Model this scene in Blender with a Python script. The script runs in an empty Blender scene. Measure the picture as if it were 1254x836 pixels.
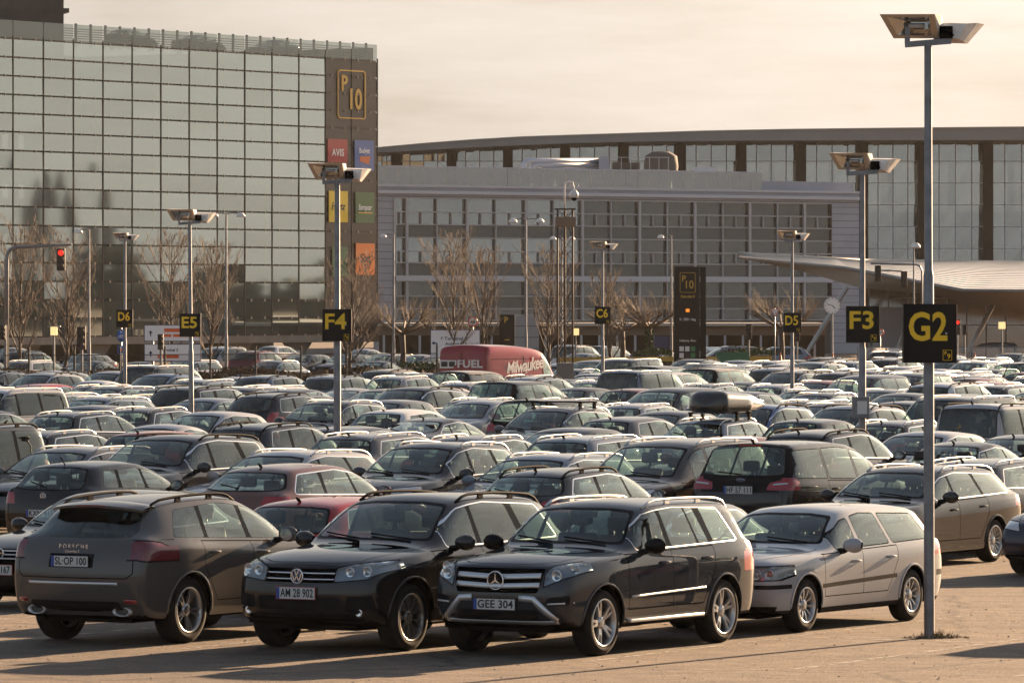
import bpy, bmesh, math, random
import numpy as np
from mathutils import Vector, Matrix
from mathutils.bvhtree import BVHTree
from mathutils.geometry import barycentric_transform
R = math.radians
SC = bpy.context.scene
COL = SC.collection

# ------------------------------------------------------------------ materials
MATS = {}
def new_mat(name):
    m = bpy.data.materials.new(name); m.use_nodes = True
    m.node_tree.nodes.clear(); MATS[name] = m
    return m, m.node_tree
def node(nt, typ, **kw):
    n = nt.nodes.new(typ)
    for k, v in kw.items():
        if k in n.inputs.keys(): n.inputs[k].default_value = v
        else: setattr(n, k, v)
    return n
def out(nt, sock):
    o = nt.nodes.new('ShaderNodeOutputMaterial'); nt.links.new(sock, o.inputs['Surface'])
def c4(c): return (c[0], c[1], c[2], 1.0)
def noise(nt, scale, detail=4, rough=.6, coord='Object', vec=None):
    if vec is None:
        tc = node(nt, 'ShaderNodeTexCoord'); vec = tc.outputs[coord]
    n = node(nt, 'ShaderNodeTexNoise', Scale=scale, Detail=detail, Roughness=rough)
    nt.links.new(vec, n.inputs['Vector'])
    return n.outputs['Fac']
def ramp(nt, fac, stops):
    r = node(nt, 'ShaderNodeValToRGB')
    e = r.color_ramp.elements
    while len(e) < len(stops): e.new(.5)
    for i, (p, c) in enumerate(stops):
        e[i].position = p; e[i].color = c4(c) if len(c) == 3 else c
    nt.links.new(fac, r.inputs['Fac'])
    return r.outputs['Color']
def simple(name, col, rough=.5, metal=0., spec=.5, coat=0., var=0., vscale=3., bump=0., emit=None, es=0.):
    m, nt = new_mat(name)
    b = node(nt, 'ShaderNodeBsdfPrincipled', Roughness=rough, Metallic=metal)
    b.inputs['Base Color'].default_value = c4(col)
    b.inputs['Specular IOR Level'].default_value = spec
    b.inputs['Coat Weight'].default_value = coat
    b.inputs['Coat Roughness'].default_value = .04
    if var or bump:
        f = noise(nt, vscale)
        if var:
            a = [max(0, x * (1 - var)) for x in col]; d = [min(1, x * (1 + var)) for x in col]
            nt.links.new(ramp(nt, f, [(.3, a), (.7, d)]), b.inputs['Base Color'])
        if bump:
            bp = node(nt, 'ShaderNodeBump', Strength=bump, Distance=.01)
            nt.links.new(f, bp.inputs['Height']); nt.links.new(bp.outputs[0], b.inputs['Normal'])
    if emit:
        b.inputs['Emission Color'].default_value = c4(emit); b.inputs['Emission Strength'].default_value = es
    out(nt, b.outputs[0])
    return m
def fresnel_fac(nt, f0, power=5.0):
    g = node(nt, 'ShaderNodeNewGeometry')
    d = node(nt, 'ShaderNodeVectorMath', operation='DOT_PRODUCT')
    nt.links.new(g.outputs['Normal'], d.inputs[0]); nt.links.new(g.outputs['Incoming'], d.inputs[1])
    a = node(nt, 'ShaderNodeMath', operation='ABSOLUTE'); nt.links.new(d.outputs['Value'], a.inputs[0])
    s = node(nt, 'ShaderNodeMath', operation='SUBTRACT'); s.inputs[0].default_value = 1.0; nt.links.new(a.outputs[0], s.inputs[1])
    p = node(nt, 'ShaderNodeMath', operation='POWER'); p.inputs[1].default_value = power; nt.links.new(s.outputs[0], p.inputs[0])
    k = node(nt, 'ShaderNodeMath', operation='MULTIPLY_ADD'); k.inputs[1].default_value = 1 - f0; k.inputs[2].default_value = f0
    nt.links.new(p.outputs[0], k.inputs[0])
    return k.outputs[0]
def glass(name, tint, f0=.09, rough=0.0, dirt=0.0, power=4.0):
    m, nt = new_mat(name)
    t = node(nt, 'ShaderNodeBsdfTransparent'); t.inputs['Color'].default_value = c4(tint)
    g = node(nt, 'ShaderNodeBsdfGlossy', Roughness=rough); g.inputs['Color'].default_value = (.92, 1, .96, 1)
    mx = node(nt, 'ShaderNodeMixShader')
    nt.links.new(fresnel_fac(nt, f0, power), mx.inputs[0]); nt.links.new(t.outputs[0], mx.inputs[1]); nt.links.new(g.outputs[0], mx.inputs[2])
    res = mx.outputs[0]
    if dirt:
        df = node(nt, 'ShaderNodeBsdfDiffuse'); df.inputs['Color'].default_value = (.32, .31, .29, 1)
        f = noise(nt, 2.5, 5)
        mm = node(nt, 'ShaderNodeMapRange'); mm.inputs['From Min'].default_value = .35; mm.inputs['From Max'].default_value = .75
        mm.inputs['To Min'].default_value = dirt * .4; mm.inputs['To Max'].default_value = dirt * 1.6
        nt.links.new(f, mm.inputs['Value'])
        m2 = node(nt, 'ShaderNodeMixShader'); nt.links.new(mm.outputs[0], m2.inputs[0])
        nt.links.new(res, m2.inputs[1]); nt.links.new(df.outputs[0], m2.inputs[2]); res = m2.outputs[0]
    out(nt, res)
    return m

def paint_material():
    m, nt = new_mat('paint')
    oi = node(nt, 'ShaderNodeObjectInfo')
    b = node(nt, 'ShaderNodeBsdfPrincipled', Metallic=.0)
    b.inputs['Specular IOR Level'].default_value = .0
    b.inputs['Coat Weight'].default_value = 1.0; b.inputs['Coat Roughness'].default_value = .03
    b.inputs['Coat IOR'].default_value = 1.55
    # road dust: more of it low on the body, with a patchy outline of its own
    tc = node(nt, 'ShaderNodeTexCoord')
    sx = node(nt, 'ShaderNodeSeparateXYZ'); nt.links.new(tc.outputs['Object'], sx.inputs[0])
    mr = node(nt, 'ShaderNodeMapRange'); mr.inputs['From Min'].default_value = .15; mr.inputs['From Max'].default_value = .9
    mr.inputs['To Min'].default_value = .20; mr.inputs['To Max'].default_value = .0
    nt.links.new(sx.outputs['Z'], mr.inputs['Value'])
    f = noise(nt, 3.0, 6, .65)
    mu = node(nt, 'ShaderNodeMath', operation='MULTIPLY'); nt.links.new(mr.outputs[0], mu.inputs[0]); nt.links.new(f, mu.inputs[1])
    mx = node(nt, 'ShaderNodeMix', data_type='RGBA')
    nt.links.new(mu.outputs[0], mx.inputs['Factor'])
    nt.links.new(oi.outputs['Color'], mx.inputs['A']); mx.inputs['B'].default_value = (.13, .11, .09, 1)
    nt.links.new(mx.outputs['Result'], b.inputs['Base Color'])
    rr = node(nt, 'ShaderNodeMapRange'); rr.inputs['To Min'].default_value = .30; rr.inputs['To Max'].default_value = .46
    nt.links.new(f, rr.inputs['Value']); nt.links.new(rr.outputs[0], b.inputs['Roughness'])
    cr = node(nt, 'ShaderNodeMapRange'); cr.inputs['From Max'].default_value = .35; cr.inputs['To Min'].default_value = .012; cr.inputs['To Max'].default_value = .05
    nt.links.new(mu.outputs[0], cr.inputs['Value']); nt.links.new(cr.outputs[0], b.inputs['Coat Roughness'])
    ge = node(nt, 'ShaderNodeNewGeometry'); hl = node(nt, 'ShaderNodeBsdfDiffuse'); hl.inputs['Color'].default_value = (.05, .048, .045, 1)
    ms = node(nt, 'ShaderNodeMixShader'); nt.links.new(ge.outputs['Backfacing'], ms.inputs[0]); nt.links.new(b.outputs[0], ms.inputs[1]); nt.links.new(hl.outputs[0], ms.inputs[2])
    out(nt, ms.outputs[0])
paint_material()
simple('gap', (.006, .006, .006), .7, spec=0.)
simple('plastic', (.018, .018, .019), .7, spec=.03, var=.3, vscale=8)
simple('gloss_black', (.008, .008, .009), .4, spec=0., coat=.25)
simple('underbody', (.010, .009, .008), .9, spec=0.)
simple('chrome', (.80, .80, .80), .16, metal=.9)
simple('satin', (.66, .66, .66), .36, metal=.75)
simple('alloy', (.50, .50, .50), .30, metal=.85, coat=.3)
simple('alloy_dark', (.34, .32, .29), .36, metal=.8)
simple('tyre', (.016, .015, .014), .85, spec=.2, var=.35, vscale=14)
simple('brake', (.10, .09, .08), .5, metal=.7)
simple('seat', (.025, .025, .026), .8, var=.2)
simple('seat_grey', (.10, .10, .10), .8)
simple('lamp_dark', (.24, .25, .27), .35, metal=.6)
simple('lamp_chrome', (.80, .82, .84), .12, metal=.9)
simple('red_lens', (.34, .012, .014), .12, coat=1.)
simple('dark_red_lens', (.15, .008, .011), .12, coat=1.)
simple('orange_lens', (.6, .12, .02), .15, coat=1.)
simple('clear_lens', (.55, .56, .57), .12, coat=1.)
simple('plate_white', (.62, .62, .60), .4)
simple('plate_red', (.50, .03, .03), .4)
simple('plate_blue', (.02, .07, .32), .4)
simple('ink', (.012, .012, .012), .5)
simple('emblem_blue', (.02, .035, .10), .2, coat=1.)
glass('auto_glass', (.74, .84, .78), .085, dirt=.008)
glass('windscreen_glass', (.62, .74, .68), .075, dirt=.006)
glass('privacy_glass', (.13, .14, .14), .07, dirt=.006)
glass('lens_glass', (.93, .95, .96), .06)

# ------------------------------------------------------------------ objects
def link(name, data, parent=None, mat=None, loc=None, rot=None):
    o = bpy.data.objects.new(name, data); COL.objects.link(o)
    if parent is not None: o.parent = parent
    if loc is not None: o.location = loc
    if rot is not None: o.rotation_euler = rot
    if mat is not None and data is not None and hasattr(data, 'materials'):
        for mm in (mat if isinstance(mat, (list, tuple)) else [mat]): data.materials.append(MATS[mm])
    return o
def tag(o, label, cat, group=None):
    o['label'] = label; o['category'] = cat
    if group: o['group'] = group
    return o
def thing(name, label, cat, loc=(0, 0, 0), rz=0., group=None):
    return tag(link(name, None, None, None, loc, (0, 0, rz)), label, cat, group)

class MB:
    """collects boxes, tubes, prisms into one mesh"""
    def __init__(s): s.bm = bmesh.new(); s.mi = 0; s.mats = []
    def mat(s, name):
        if name not in s.mats: s.mats.append(name)
        s.mi = s.mats.index(name); return s
    def _mark(s, fs, smooth=False):
        for f in fs: f.material_index = s.mi; f.smooth = smooth
    def box(s, x0, x1, y0, y1, z0, z1, M=None, bev=0.):
        vs = [Vector((x, y, z)) for x in (x0, x1) for y in (y0, y1) for z in (z0, z1)]
        if M is not None: vs = [M @ v for v in vs]
        b = [s.bm.verts.new(v) for v in vs]
        fs = [s.bm.faces.new([b[i] for i in q]) for q in ((0, 1, 3, 2), (4, 6, 7, 5), (0, 4, 5, 1), (2, 3, 7, 6), (0, 2, 6, 4), (1, 5, 7, 3))]
        s._mark(fs)
        if bev:
            es = list({e for f in fs for e in f.edges})
            r = bmesh.ops.bevel(s.bm, geom=es, offset=bev, segments=2, affect='EDGES', profile=.6)
            for f in r['faces']: f.material_index = s.mi; f.smooth = True
        return s
    def bar(s, p0, p1, w, h, up=(0, 0, 1)):
        p0, p1 = Vector(p0), Vector(p1); d = (p1 - p0); L = d.length; d.normalize()
        up = Vector(up)
        if abs(d.dot(up)) > .99: up = Vector((1, 0, 0))
        a = d.cross(up).normalized(); b = a.cross(d)
        M = Matrix.Translation(p0) @ Matrix((d, a, b)).transposed().to_4x4()
        return s.box(0, L, -w / 2, w / 2, -h / 2, h / 2, M)
    def tube(s, pts, rad, seg=8, cap=True, closed=False):
        pts = [Vector(p) for p in pts]; n = len(pts)
        rads = rad if isinstance(rad, (list, tuple)) else [rad] * n
        rings = []; prev = None
        for i, p in enumerate(pts):
            if closed: d = pts[(i + 1) % n] - pts[i - 1]
            else: d = pts[min(i + 1, n - 1)] - pts[max(i - 1, 0)]
            d.normalize()
            if prev is None:
                a = d.orthogonal().normalized()
            else:
                a = (prev - d * prev.dot(d)).normalized()
            prev = a; b = d.cross(a)
            rings.append([s.bm.verts.new(p + (a * math.cos(2 * math.pi * k / seg) + b * math.sin(2 * math.pi * k / seg)) * rads[i]) for k in range(seg)])
        fs = []
        for i in range(n if closed else n - 1):
            A, B = rings[i], rings[(i + 1) % n]
            for k in range(seg): fs.append(s.bm.faces.new((A[k], A[(k + 1) % seg], B[(k + 1) % seg], B[k])))
        s._mark(fs, True)
        if cap and not closed:
            s._mark([s.bm.faces.new(rings[0][::-1]), s.bm.faces.new(rings[-1])])
        return s
    def lathe(s, prof, seg=24, M=None, smooth=True):
        """prof: list of (radius, height) turned about local z"""
        rings = []
        for r, h in prof:
            if r < 1e-5:
                v = Vector((0, 0, h)); rings.append([s.bm.verts.new(M @ v if M is not None else v)])
            else:
                ring = []
                for k in range(seg):
                    a = 2 * math.pi * k / seg; v = Vector((r * math.cos(a), r * math.sin(a), h))
                    ring.append(s.bm.verts.new(M @ v if M is not None else v))
                rings.append(ring)
        fs = []
        for A, B in zip(rings, rings[1:]):
            for k in range(seg):
                k2 = (k + 1) % seg
                if len(A) == 1 and len(B) == 1: continue
                if len(A) == 1: fs.append(s.bm.faces.new((A[0], B[k2], B[k])))
                elif len(B) == 1: fs.append(s.bm.faces.new((A[k], A[k2], B[0])))
                else: fs.append(s.bm.faces.new((A[k], A[k2], B[k2], B[k])))
        s._mark(fs, smooth)
        return s
    def poly(s, pts, thick=None, M=None):
        """flat polygon in local xy (or 3d pts), optional thickness along local z"""
        vs = [Vector((p[0], p[1], p[2] if len(p) > 2 else 0)) for p in pts]
        T = (lambda v: M @ v) if M is not None else (lambda v: v)
        a = [s.bm.verts.new(T(v)) for v in vs]
        fs = [s.bm.faces.new(a)]
        if thick:
            b = [s.bm.verts.new(T(v + Vector((0, 0, thick)))) for v in vs]
            fs.append(s.bm.faces.new(b[::-1])); n = len(a)
            for i in range(n): fs.append(s.bm.faces.new((a[i], b[i], b[(i + 1) % n], a[(i + 1) % n])))
        s._mark(fs); return s
    def quad(s, a, b, c, d):
        s._mark([s.bm.faces.new([s.bm.verts.new(Vector(p)) for p in (a, b, c, d)])]); return s
    def grid(s, fn, nu, nv, smooth=True):
        V = [[s.bm.verts.new(fn(i / nu, j / nv)) for j in range(nv + 1)] for i in range(nu + 1)]
        s._mark([s.bm.faces.new((V[i][j], V[i + 1][j], V[i + 1][j + 1], V[i][j + 1])) for i in range(nu) for j in range(nv)], smooth)
        return s
    def merge(s, me, M=None, matname=None):
        """append an existing mesh"""
        n0 = len(s.bm.verts); f0 = len(s.bm.faces)
        s.bm.from_mesh(me); s.bm.verts.ensure_lookup_table(); s.bm.faces.ensure_lookup_table()
        if M is not None:
            for v in s.bm.verts[n0:]: v.co = M @ v.co
        for f in s.bm.faces[f0:]:
            f.material_index = s.mi
        return s
    def mesh(s, name, recalc=True):
        if recalc: bmesh.ops.recalc_face_normals(s.bm, faces=s.bm.faces)
        me = bpy.data.meshes.new(name); s.bm.to_mesh(me); s.bm.free()
        for m in s.mats: me.materials.append(MATS[m])
        return me
    def build(s, name, parent=None, loc=None, rot=None, recalc=True):
        return link(name, s.mesh(name, recalc), parent, None, loc, rot)

_txt = {}
def text_mesh(txt, size, extrude=.002, bold=.0, spacing=1., align='CENTER', shear=0., fitw=None):
    cu = bpy.data.curves.new('lettering', 'FONT'); cu.body = txt; cu.size = size; cu.extrude = extrude
    cu.offset = bold; cu.align_x = align; cu.align_y = 'CENTER'; cu.space_character = spacing; cu.shear = shear
    cu.resolution_u = 3
    o = bpy.data.objects.new('lettering', cu); COL.objects.link(o)
    dg = bpy.context.evaluated_depsgraph_get()
    me = bpy.data.meshes.new_from_object(o.evaluated_get(dg))
    bpy.data.objects.remove(o); bpy.data.curves.remove(cu)
    me.materials.clear()
    if fitw:
        xs = [v.co.x for v in me.vertices]; w = max(xs) - min(xs); cx = (max(xs) + min(xs)) / 2
        k = fitw / w
        for v in me.vertices: v.co.x = (v.co.x - cx) * k
    return me
def frame_M(origin, right, up):
    """local x -> right, local y -> up, local z -> outward"""
    r = Vector(right).normalized(); u = Vector(up).normalized(); n = r.cross(u).normalized(); u = n.cross(r)
    return Matrix.Translation(Vector(origin)) @ Matrix((r, u, n)).transposed().to_4x4()
def copy_tree(o, parent=None):
    c = o.copy(); COL.objects.link(c)
    if parent is not None: c.parent = parent; 
    for ch in list(o.children): copy_tree(ch, c)
    return c
# ------------------------------------------------------------------ cars: one smooth shell per model, cut into panels, doors, panes and lamps
def lerp(a, b, t): return a + (b - a) * t
def itp(s, pts): return float(np.interp(s, [p[0] for p in pts], [p[1] for p in pts]))
def round_poly(pts, r, seg=3):
    res = []; n = len(pts)
    for i in range(n):
        p = Vector(pts[i]); a = Vector(pts[i - 1]) - p; b = Vector(pts[(i + 1) % n]) - p
        la, lb = a.length, b.length
        ang = a.angle(b) if la > 1e-6 and lb > 1e-6 else math.pi
        if ang > 2.6: res.append(tuple(p)); continue
        rr = min(r, la * .45, lb * .45)
        p0 = p + a / la * rr; p1 = p + b / lb * rr
        for k in range(seg + 1):
            t = k / seg
            res.append(tuple(p0 * (1 - t) ** 2 + p * 2 * t * (1 - t) + p1 * t * t))
    return res
def hull(pts):
    pts = sorted(set((round(p[0], 5), round(p[1], 5)) for p in pts))
    def half(ps):
        h = []
        for p in ps:
            while len(h) > 1 and (h[-1][0] - h[-2][0]) * (p[1] - h[-2][1]) - (h[-1][1] - h[-2][1]) * (p[0] - h[-2][0]) <= 1e-9: h.pop()
            h.append(p)
        return h
    a = half(pts); b = half(pts[::-1])
    return a[:-1] + b[:-1]
def grow(poly, d):
    """offset of a convex counter-clockwise polygon"""
    n = len(poly); P = [Vector(p) for p in poly]; res = []
    for i in range(n):
        e0 = (P[i] - P[i - 1]).normalized(); e1 = (P[(i + 1) % n] - P[i]).normalized()
        n0 = Vector((e0.y, -e0.x)); n1 = Vector((e1.y, -e1.x)); b = n0 + n1
        b = b / max(.5, b.length_squared / 2) if b.length > 1e-6 else n0
        res.append(tuple(P[i] + b * d))
    return res

class Car:
    def __init__(self, p, lod=0):
        self.p = p; self.lod = lod
        self.cage(); self.cut(); 
    # ---- profile helpers (s runs from the nose backwards)
    def top(self, s): return itp(s, self.p['top'])
    def belt(self, s): return itp(s, self.p['belt'])
    def X(self, s): return self.p['L'] / 2 - s
    def cage(self):
        p = self.p; L = p['L']; W = p['W']; zb = p['zb']
        cw, hd, re, tl = p['cowl'], p['hdr'], p['rend'], p['tail']
        top = p['top']
        # station: (s, bow)
        bf, br = p.get('bowf', .24), p.get('bowr', .16)
        S = [(0, bf), (.13, bf * .95), (.50, bf * .7), (p['fa'] + .05, .10), (cw - .30, .10), (cw, .15), ((cw * .55 + hd * .45), .14), (hd, .10), (hd + .28, .07),
             ((hd + re) / 2, 0), (re - .32, -.03), (re, -.05), ((re + tl) / 2, -.06), (tl, -.08)]
        if p.get('deck'): S += [((tl + L) / 2, -.09), (L - .10, -br)]
        S += [(L, -br)]
        nS = len(S)
        plan = p.get('plan', [(0, .90), (.13, .945), (.5, .985), (1.0, 1), (L - 1.1, 1), (L - .5, .985), (L - .12, .95), (L, .90)])
        def is_cab(s): return cw < s < tl
        rings = []
        cof = [.13, .10, .015, .0, .035, .09, .10, .11, .11]
        cof = p.get('fcap', cof)
        cor = p.get('rcap', [.13, .08, -.02, -.05, .01, .06, .08, .09, .09])
        for i, (s, bow) in enumerate(S):
            w = W * itp(s, plan)
            for ax in (p['fa'], p['ra']):
                w += p.get('flare', .015) * max(0, 1 - abs(s - ax) / .55)
            z5 = self.belt(s); zt = self.top(s)
            kk = min(1., 1 - p.get('rise', .0))
            zbot = zb + (.07 if i == 0 else .02 if i == 1 else .0) + (.10 if i == nS - 1 else .03 if i == nS - 2 else 0)
            h = z5 - zbot
            w5 = w * p.get('w5', .925)
            if s <= cw + 1e-6:         # bonnet
                w6 = w5 * .80; z6 = z5 + (zt - z5) * .62
                if s == cw: w6 = w5 * .90; z6 = z5 + (zt - z5) * .55
            elif s < hd - 1e-6:        # windscreen
                t = (s - cw) / (hd - cw)
                w6 = lerp(w5 * .915, p['wr'][0], t); z6 = zt - .035 * t - .012
            elif s <= re + 1e-6:
                t = (s - hd) / (re - hd)
                w6 = lerp(p['wr'][0], p['wr'][1], t); z6 = zt - p.get('rcrown', .055)
            elif s < tl + 1e-6:
                t = (s - re) / (tl - re)
                w6 = lerp(p['wr'][1], w5 * .88, t); z6 = lerp(zt - p.get('rcrown', .055), z5 + .012, t)
            else:
                w6 = w5 * .84; z6 = z5 + (zt - z5) * .7
            z6 = max(z6, z5 + .004); zt = max(zt, z6 + .004)
            w4 = w * .985; z4 = z5 - p.get('shoulder', .085)
            pts = [(.72 * w, zbot), (.945 * w, zbot + .015), (.985 * w, zbot + .17 * h), (w, zbot + .58 * h), (w4, z4), (w5, z5), (w6, z6), (w6 * .55, lerp(z6, zt, .72)), (0, zt)]
            so = [0] * 9
            if i == 0: so = cof
            elif i == 1: so = [c * .35 for c in cof]
            elif i == nS - 1: so = [-c for c in cor]
            elif i == nS - 2 and p.get('deck'): so = [-c * .3 for c in cor]
            rings.append([(s + so[j] + bow * (y / W) ** 2, y, z) for j, (y, z) in enumerate(pts)])
        bm = bmesh.new(); self.S = S
        cl = bm.edges.layers.float.new('crease_edge')
        V = []
        for r in rings:
            right = [bm.verts.new((self.X(s), -y, z)) for (s, y, z) in r]
            left = [bm.verts.new((self.X(s), y, z)) for (s, y, z) in r[:8]]
            V.append(right + left[::-1])          # 17 verts: 0..8 right->centre, 9..16 left down
        n = 17
        for i in range(nS - 1):
            for k in range(n):
                bm.faces.new((V[i][k], V[i + 1][k], V[i + 1][(k + 1) % n], V[i][(k + 1) % n]))
        for end, ring in ((0, V[0]), (1, V[-1])):
            src = rings[0] if end == 0 else rings[-1]
            st, bw = S[0] if end == 0 else S[-1]; off = cof if end == 0 else [-c for c in cor]
            ys = [src[6][1], src[7][1], 0, -src[7][1], -src[6][1]]
            grid = []
            for j in (1, 2, 3, 4):
                row = [ring[j]]
                wj = src[j][1]
                for q, yy in enumerate(ys):
                    y = yy * wj / src[5][1]
                    row.append(bm.verts.new((self.X(st + off[j] + bw * (y / W) ** 2), -y, src[j][2] + (0 if abs(q - 2) == 2 else .0))))
                row.append(ring[16 - j]); grid.append(row)
            grid.append([ring[5], ring[6], ring[7], ring[8], ring[9], ring[10], ring[11]])
            for a, b in zip(grid, grid[1:]):
                for k in range(6):
                    q = (a[k], a[k + 1], b[k + 1], b[k])
                    bm.faces.new(q if end == 0 else q[::-1])
            q = [ring[0]] + grid[0] + [ring[16]]
            bm.faces.new(q[::-1] if end == 0 else q)
        # creases along the belt line, pillars and roof edges
        def cr(i, j, v):
            for jj in (j, 16 - j):
                e = bm.edges.get((V[i][jj], V[i + 1][jj]))
                if e: e[cl] = v
        for i in range(1, nS - 2):
            s = S[i][0]
            cr(i, 5, .62 if s >= cw - .4 else .45)
            if cw - .01 <= s < tl: cr(i, 6, p.get('crease6', .45))
            cr(i, 4, p.get('crease4', .45)); cr(i, 1, .6); cr(i, 3, .15)
        for k in range(5, 11):                       # leading edge of the bonnet
            e = bm.edges.get((V[0][k], V[0][k + 1]))
            if e: e[cl] = .35
            e = bm.edges.get((V[-1][k], V[-1][k + 1]))
            if e: e[cl] = .35
        bmesh.ops.recalc_face_normals(bm, faces=bm.faces)
        me = bpy.data.meshes.new('shell'); bm.to_mesh(me); bm.free()
        o = bpy.data.objects.new('shell', me); COL.objects.link(o)
        md = o.modifiers.new('s', 'SUBSURF'); md.levels = 1 if self.lod else 2; md.render_levels = md.levels
        dg = bpy.context.evaluated_depsgraph_get()
        self.base = bpy.data.meshes.new_from_object(o.evaluated_get(dg))
        bpy.data.objects.remove(o); bpy.data.meshes.remove(me)
        b2 = bmesh.new(); b2.from_mesh(self.base); b2.faces.ensure_lookup_table()
        self.bvh = BVHTree.FromBMesh(b2)
        self.bverts = [v.co.copy() for v in b2.verts]; self.bnorm = [v.normal.copy() for v in b2.verts]
        self.bfaces = [[v.index for v in f.verts] for f in b2.faces]
        b2.free()
    # ---- rays onto the shell
    def ray_side(self, s, z, sgn=-1):
        h = self.bvh.ray_cast(Vector((self.X(s), sgn * 3, z)), Vector((0, -sgn, 0)))
        return h[0], h[1]
    def ray_front(self, y, z):
        h = self.bvh.ray_cast(Vector((6, y, z)), Vector((-1, 0, 0))); return h[0], h[1]
    def ray_rear(self, y, z):
        h = self.bvh.ray_cast(Vector((-6, y, z)), Vector((1, 0, 0))); return h[0], h[1]
    def ray_top(self, s, y):
        h = self.bvh.ray_cast(Vector((self.X(s), y, 5)), Vector((0, 0, -1))); return h[0], h[1]
    # ---- stamping
    def stamp(self, poly, e1, e2, nrm, zone, nmin=.2, flt=None, keepzones=None):
        """cut a convex polygon (coordinates along e1,e2) into the faces that look along nrm and give the inner faces a zone"""
        bm = self.bm; zl = self.zl
        e1, e2, nrm = Vector(e1), Vector(e2), Vector(nrm)
        P = hull(poly)
        lo = (min(q[0] for q in P), min(q[1] for q in P)); hi = (max(q[0] for q in P), max(q[1] for q in P))
        faces = []
        for f in bm.faces:
            if f.normal.dot(nrm) < nmin: continue
            if flt and not flt(f.calc_center_median()): continue
            a = [v.co.dot(e1) for v in f.verts]
            if max(a) < lo[0] or min(a) > hi[0]: continue
            b = [v.co.dot(e2) for v in f.verts]
            if max(b) < lo[1] or min(b) > hi[1]: continue
            if keepzones is not None and self.zones[f[zl]] not in keepzones: continue
            faces.append(f)
        n = len(P)
        for i in range(n):
            if not faces: break
            a, b = Vector(P[i]), Vector(P[(i + 1) % n]); d = b - a
            if d.length < 1e-5: continue
            on = Vector((d.y, -d.x)).normalized()               # outward for ccw
            no = e1 * on.x + e2 * on.y; co = e1 * a.x + e2 * a.y
            g = set(faces)
            for f in faces: g.update(f.edges); g.update(f.verts)
            r = bmesh.ops.bisect_plane(bm, geom=list(g), dist=1e-5, plane_co=co, plane_no=no)
            fs = [x for x in r['geom'] if isinstance(x, bmesh.types.BMFace)]
            faces = [f for f in fs if f.is_valid and (f.calc_center_median() - co).dot(no) < 0]
        zi = self.zid(zone)
        for f in faces: f[zl] = zi
        return faces
    def zid(self, z):
        if z not in self.zones: self.zones.append(z)
        return self.zones.index(z)
    def side(self, poly, zone, both=True, nmin=.25, flt=None, keepzones=None):
        """poly in (s, z)"""
        q = [(self.X(a), b) for a, b in poly]
        res = []
        for sg, nm in ((-1, 'R'), (1, 'L')):
            z = zone + '.' + nm if zone[0] != '!' else zone
            res += self.stamp(q, (1, 0, 0), (0, 0, 1), (0, sg, 0), z, nmin, flt, keepzones and [k + '.' + nm if k[0] not in '!b' else k for k in keepzones])
        return res
    def front(self, poly, zone, nmin=.2, mirror=False, flt=None, ang=0., keepzones=None):
        """poly in (y to the car's right as seen from the front..., z); ang turns the view sideways"""
        res = []
        for sg in ((1, -1) if mirror else (1,)):
            q = [(sg * y, z) for y, z in poly]
            a = R(ang) * sg
            n = Vector((math.cos(a), math.sin(a), 0)); e = Vector((-math.sin(a), math.cos(a), 0))
            res += self.stamp(q, e, (0, 0, 1), n, zone + (('.L' if sg > 0 else '.R') if mirror and zone[0] != '!' else ''), nmin, flt, keepzones)
        return res
    def rear(self, poly, zone, nmin=.2, mirror=False, flt=None, ang=0., keepzones=None):
        res = []
        for sg in ((1, -1) if mirror else (1,)):
            q = [(sg * y, z) for y, z in poly]
            a = R(ang) * sg
            n = Vector((-math.cos(a), math.sin(a), 0)); e = Vector((math.sin(a), math.cos(a), 0))
            res += self.stamp(q, e, (0, 0, 1), n, zone + (('.L' if sg > 0 else '.R') if mirror and zone[0] != '!' else ''), nmin, flt, keepzones)
        return res
    def topv(self, poly, zone, nmin=.3, flt=None, keepzones=None):
        return self.stamp([(self.X(a), b) for a, b in poly], (1, 0, 0), (0, 1, 0), (0, 0, 1), zone, nmin, flt, keepzones)
    def strip(self, pts, w, kind, zone='!gap', **kw):
        for a, b in zip(pts, pts[1:]):
            a, b = Vector(a), Vector(b); d = (b - a)
            if d.length < 1e-6: continue
            d.normalize(); n = Vector((-d.y, d.x)) * w / 2; e = d * w * .3
            q = [tuple(a - n - e), tuple(b - n + e), tuple(b + n + e), tuple(a + n - e)]
            getattr(self, kind)(q, zone, **kw)
    def cut(self):
        p = self.p; L = p['L']; W = p['W']; lod = self.lod
        bm = self.bm = bmesh.new(); bm.from_mesh(self.base)
        self.zl = bm.faces.layers.int.new('zone'); self.zones = ['body']
        cw, hd, re, tl = p['cowl'], p['hdr'], p['rend'], p['tail']; r = p['r']
        # lower sill / bumper skirts in black plastic
        zb = p['zb']
        if p.get('skirt', .0):
            sk = zb + p['skirt']
            self.side([(-.2, zb - .2), (L + .2, zb - .2), (L + .2, sk), (-.2, sk)], '!plastic', nmin=.15)
            self.front([(-2, zb - .2), (2, zb - .2), (2, sk + p.get('skf', .05)), (-2, sk + p.get('skf', .05))], '!plastic', nmin=.3)
            self.rear([(-2, zb - .2), (2, zb - .2), (2, sk + p.get('skr', .08)), (-2, sk + p.get('skr', .08))], '!plastic', nmin=.3)
        # ---- panes of the side
        self.side_polys = {}
        bl = p.get('dlo_lo', .035); tp = p.get('dlo_hi', .075)
        def zlo(s): return self.belt(s) + bl
        def ztop(s):
            if s <= hd: t = (s - cw) / (hd - cw); return self.top(s) - .035 * max(t, 0) - .012 - tp * min(1, .35 + max(t, 0))
            if s <= re: return self.top(s) - p.get('rcrown', .055) - tp
            t = (s - re) / (tl - re); return lerp(self.top(re) - p.get('rcrown', .055), self.belt(tl), t) - tp * .9
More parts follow.
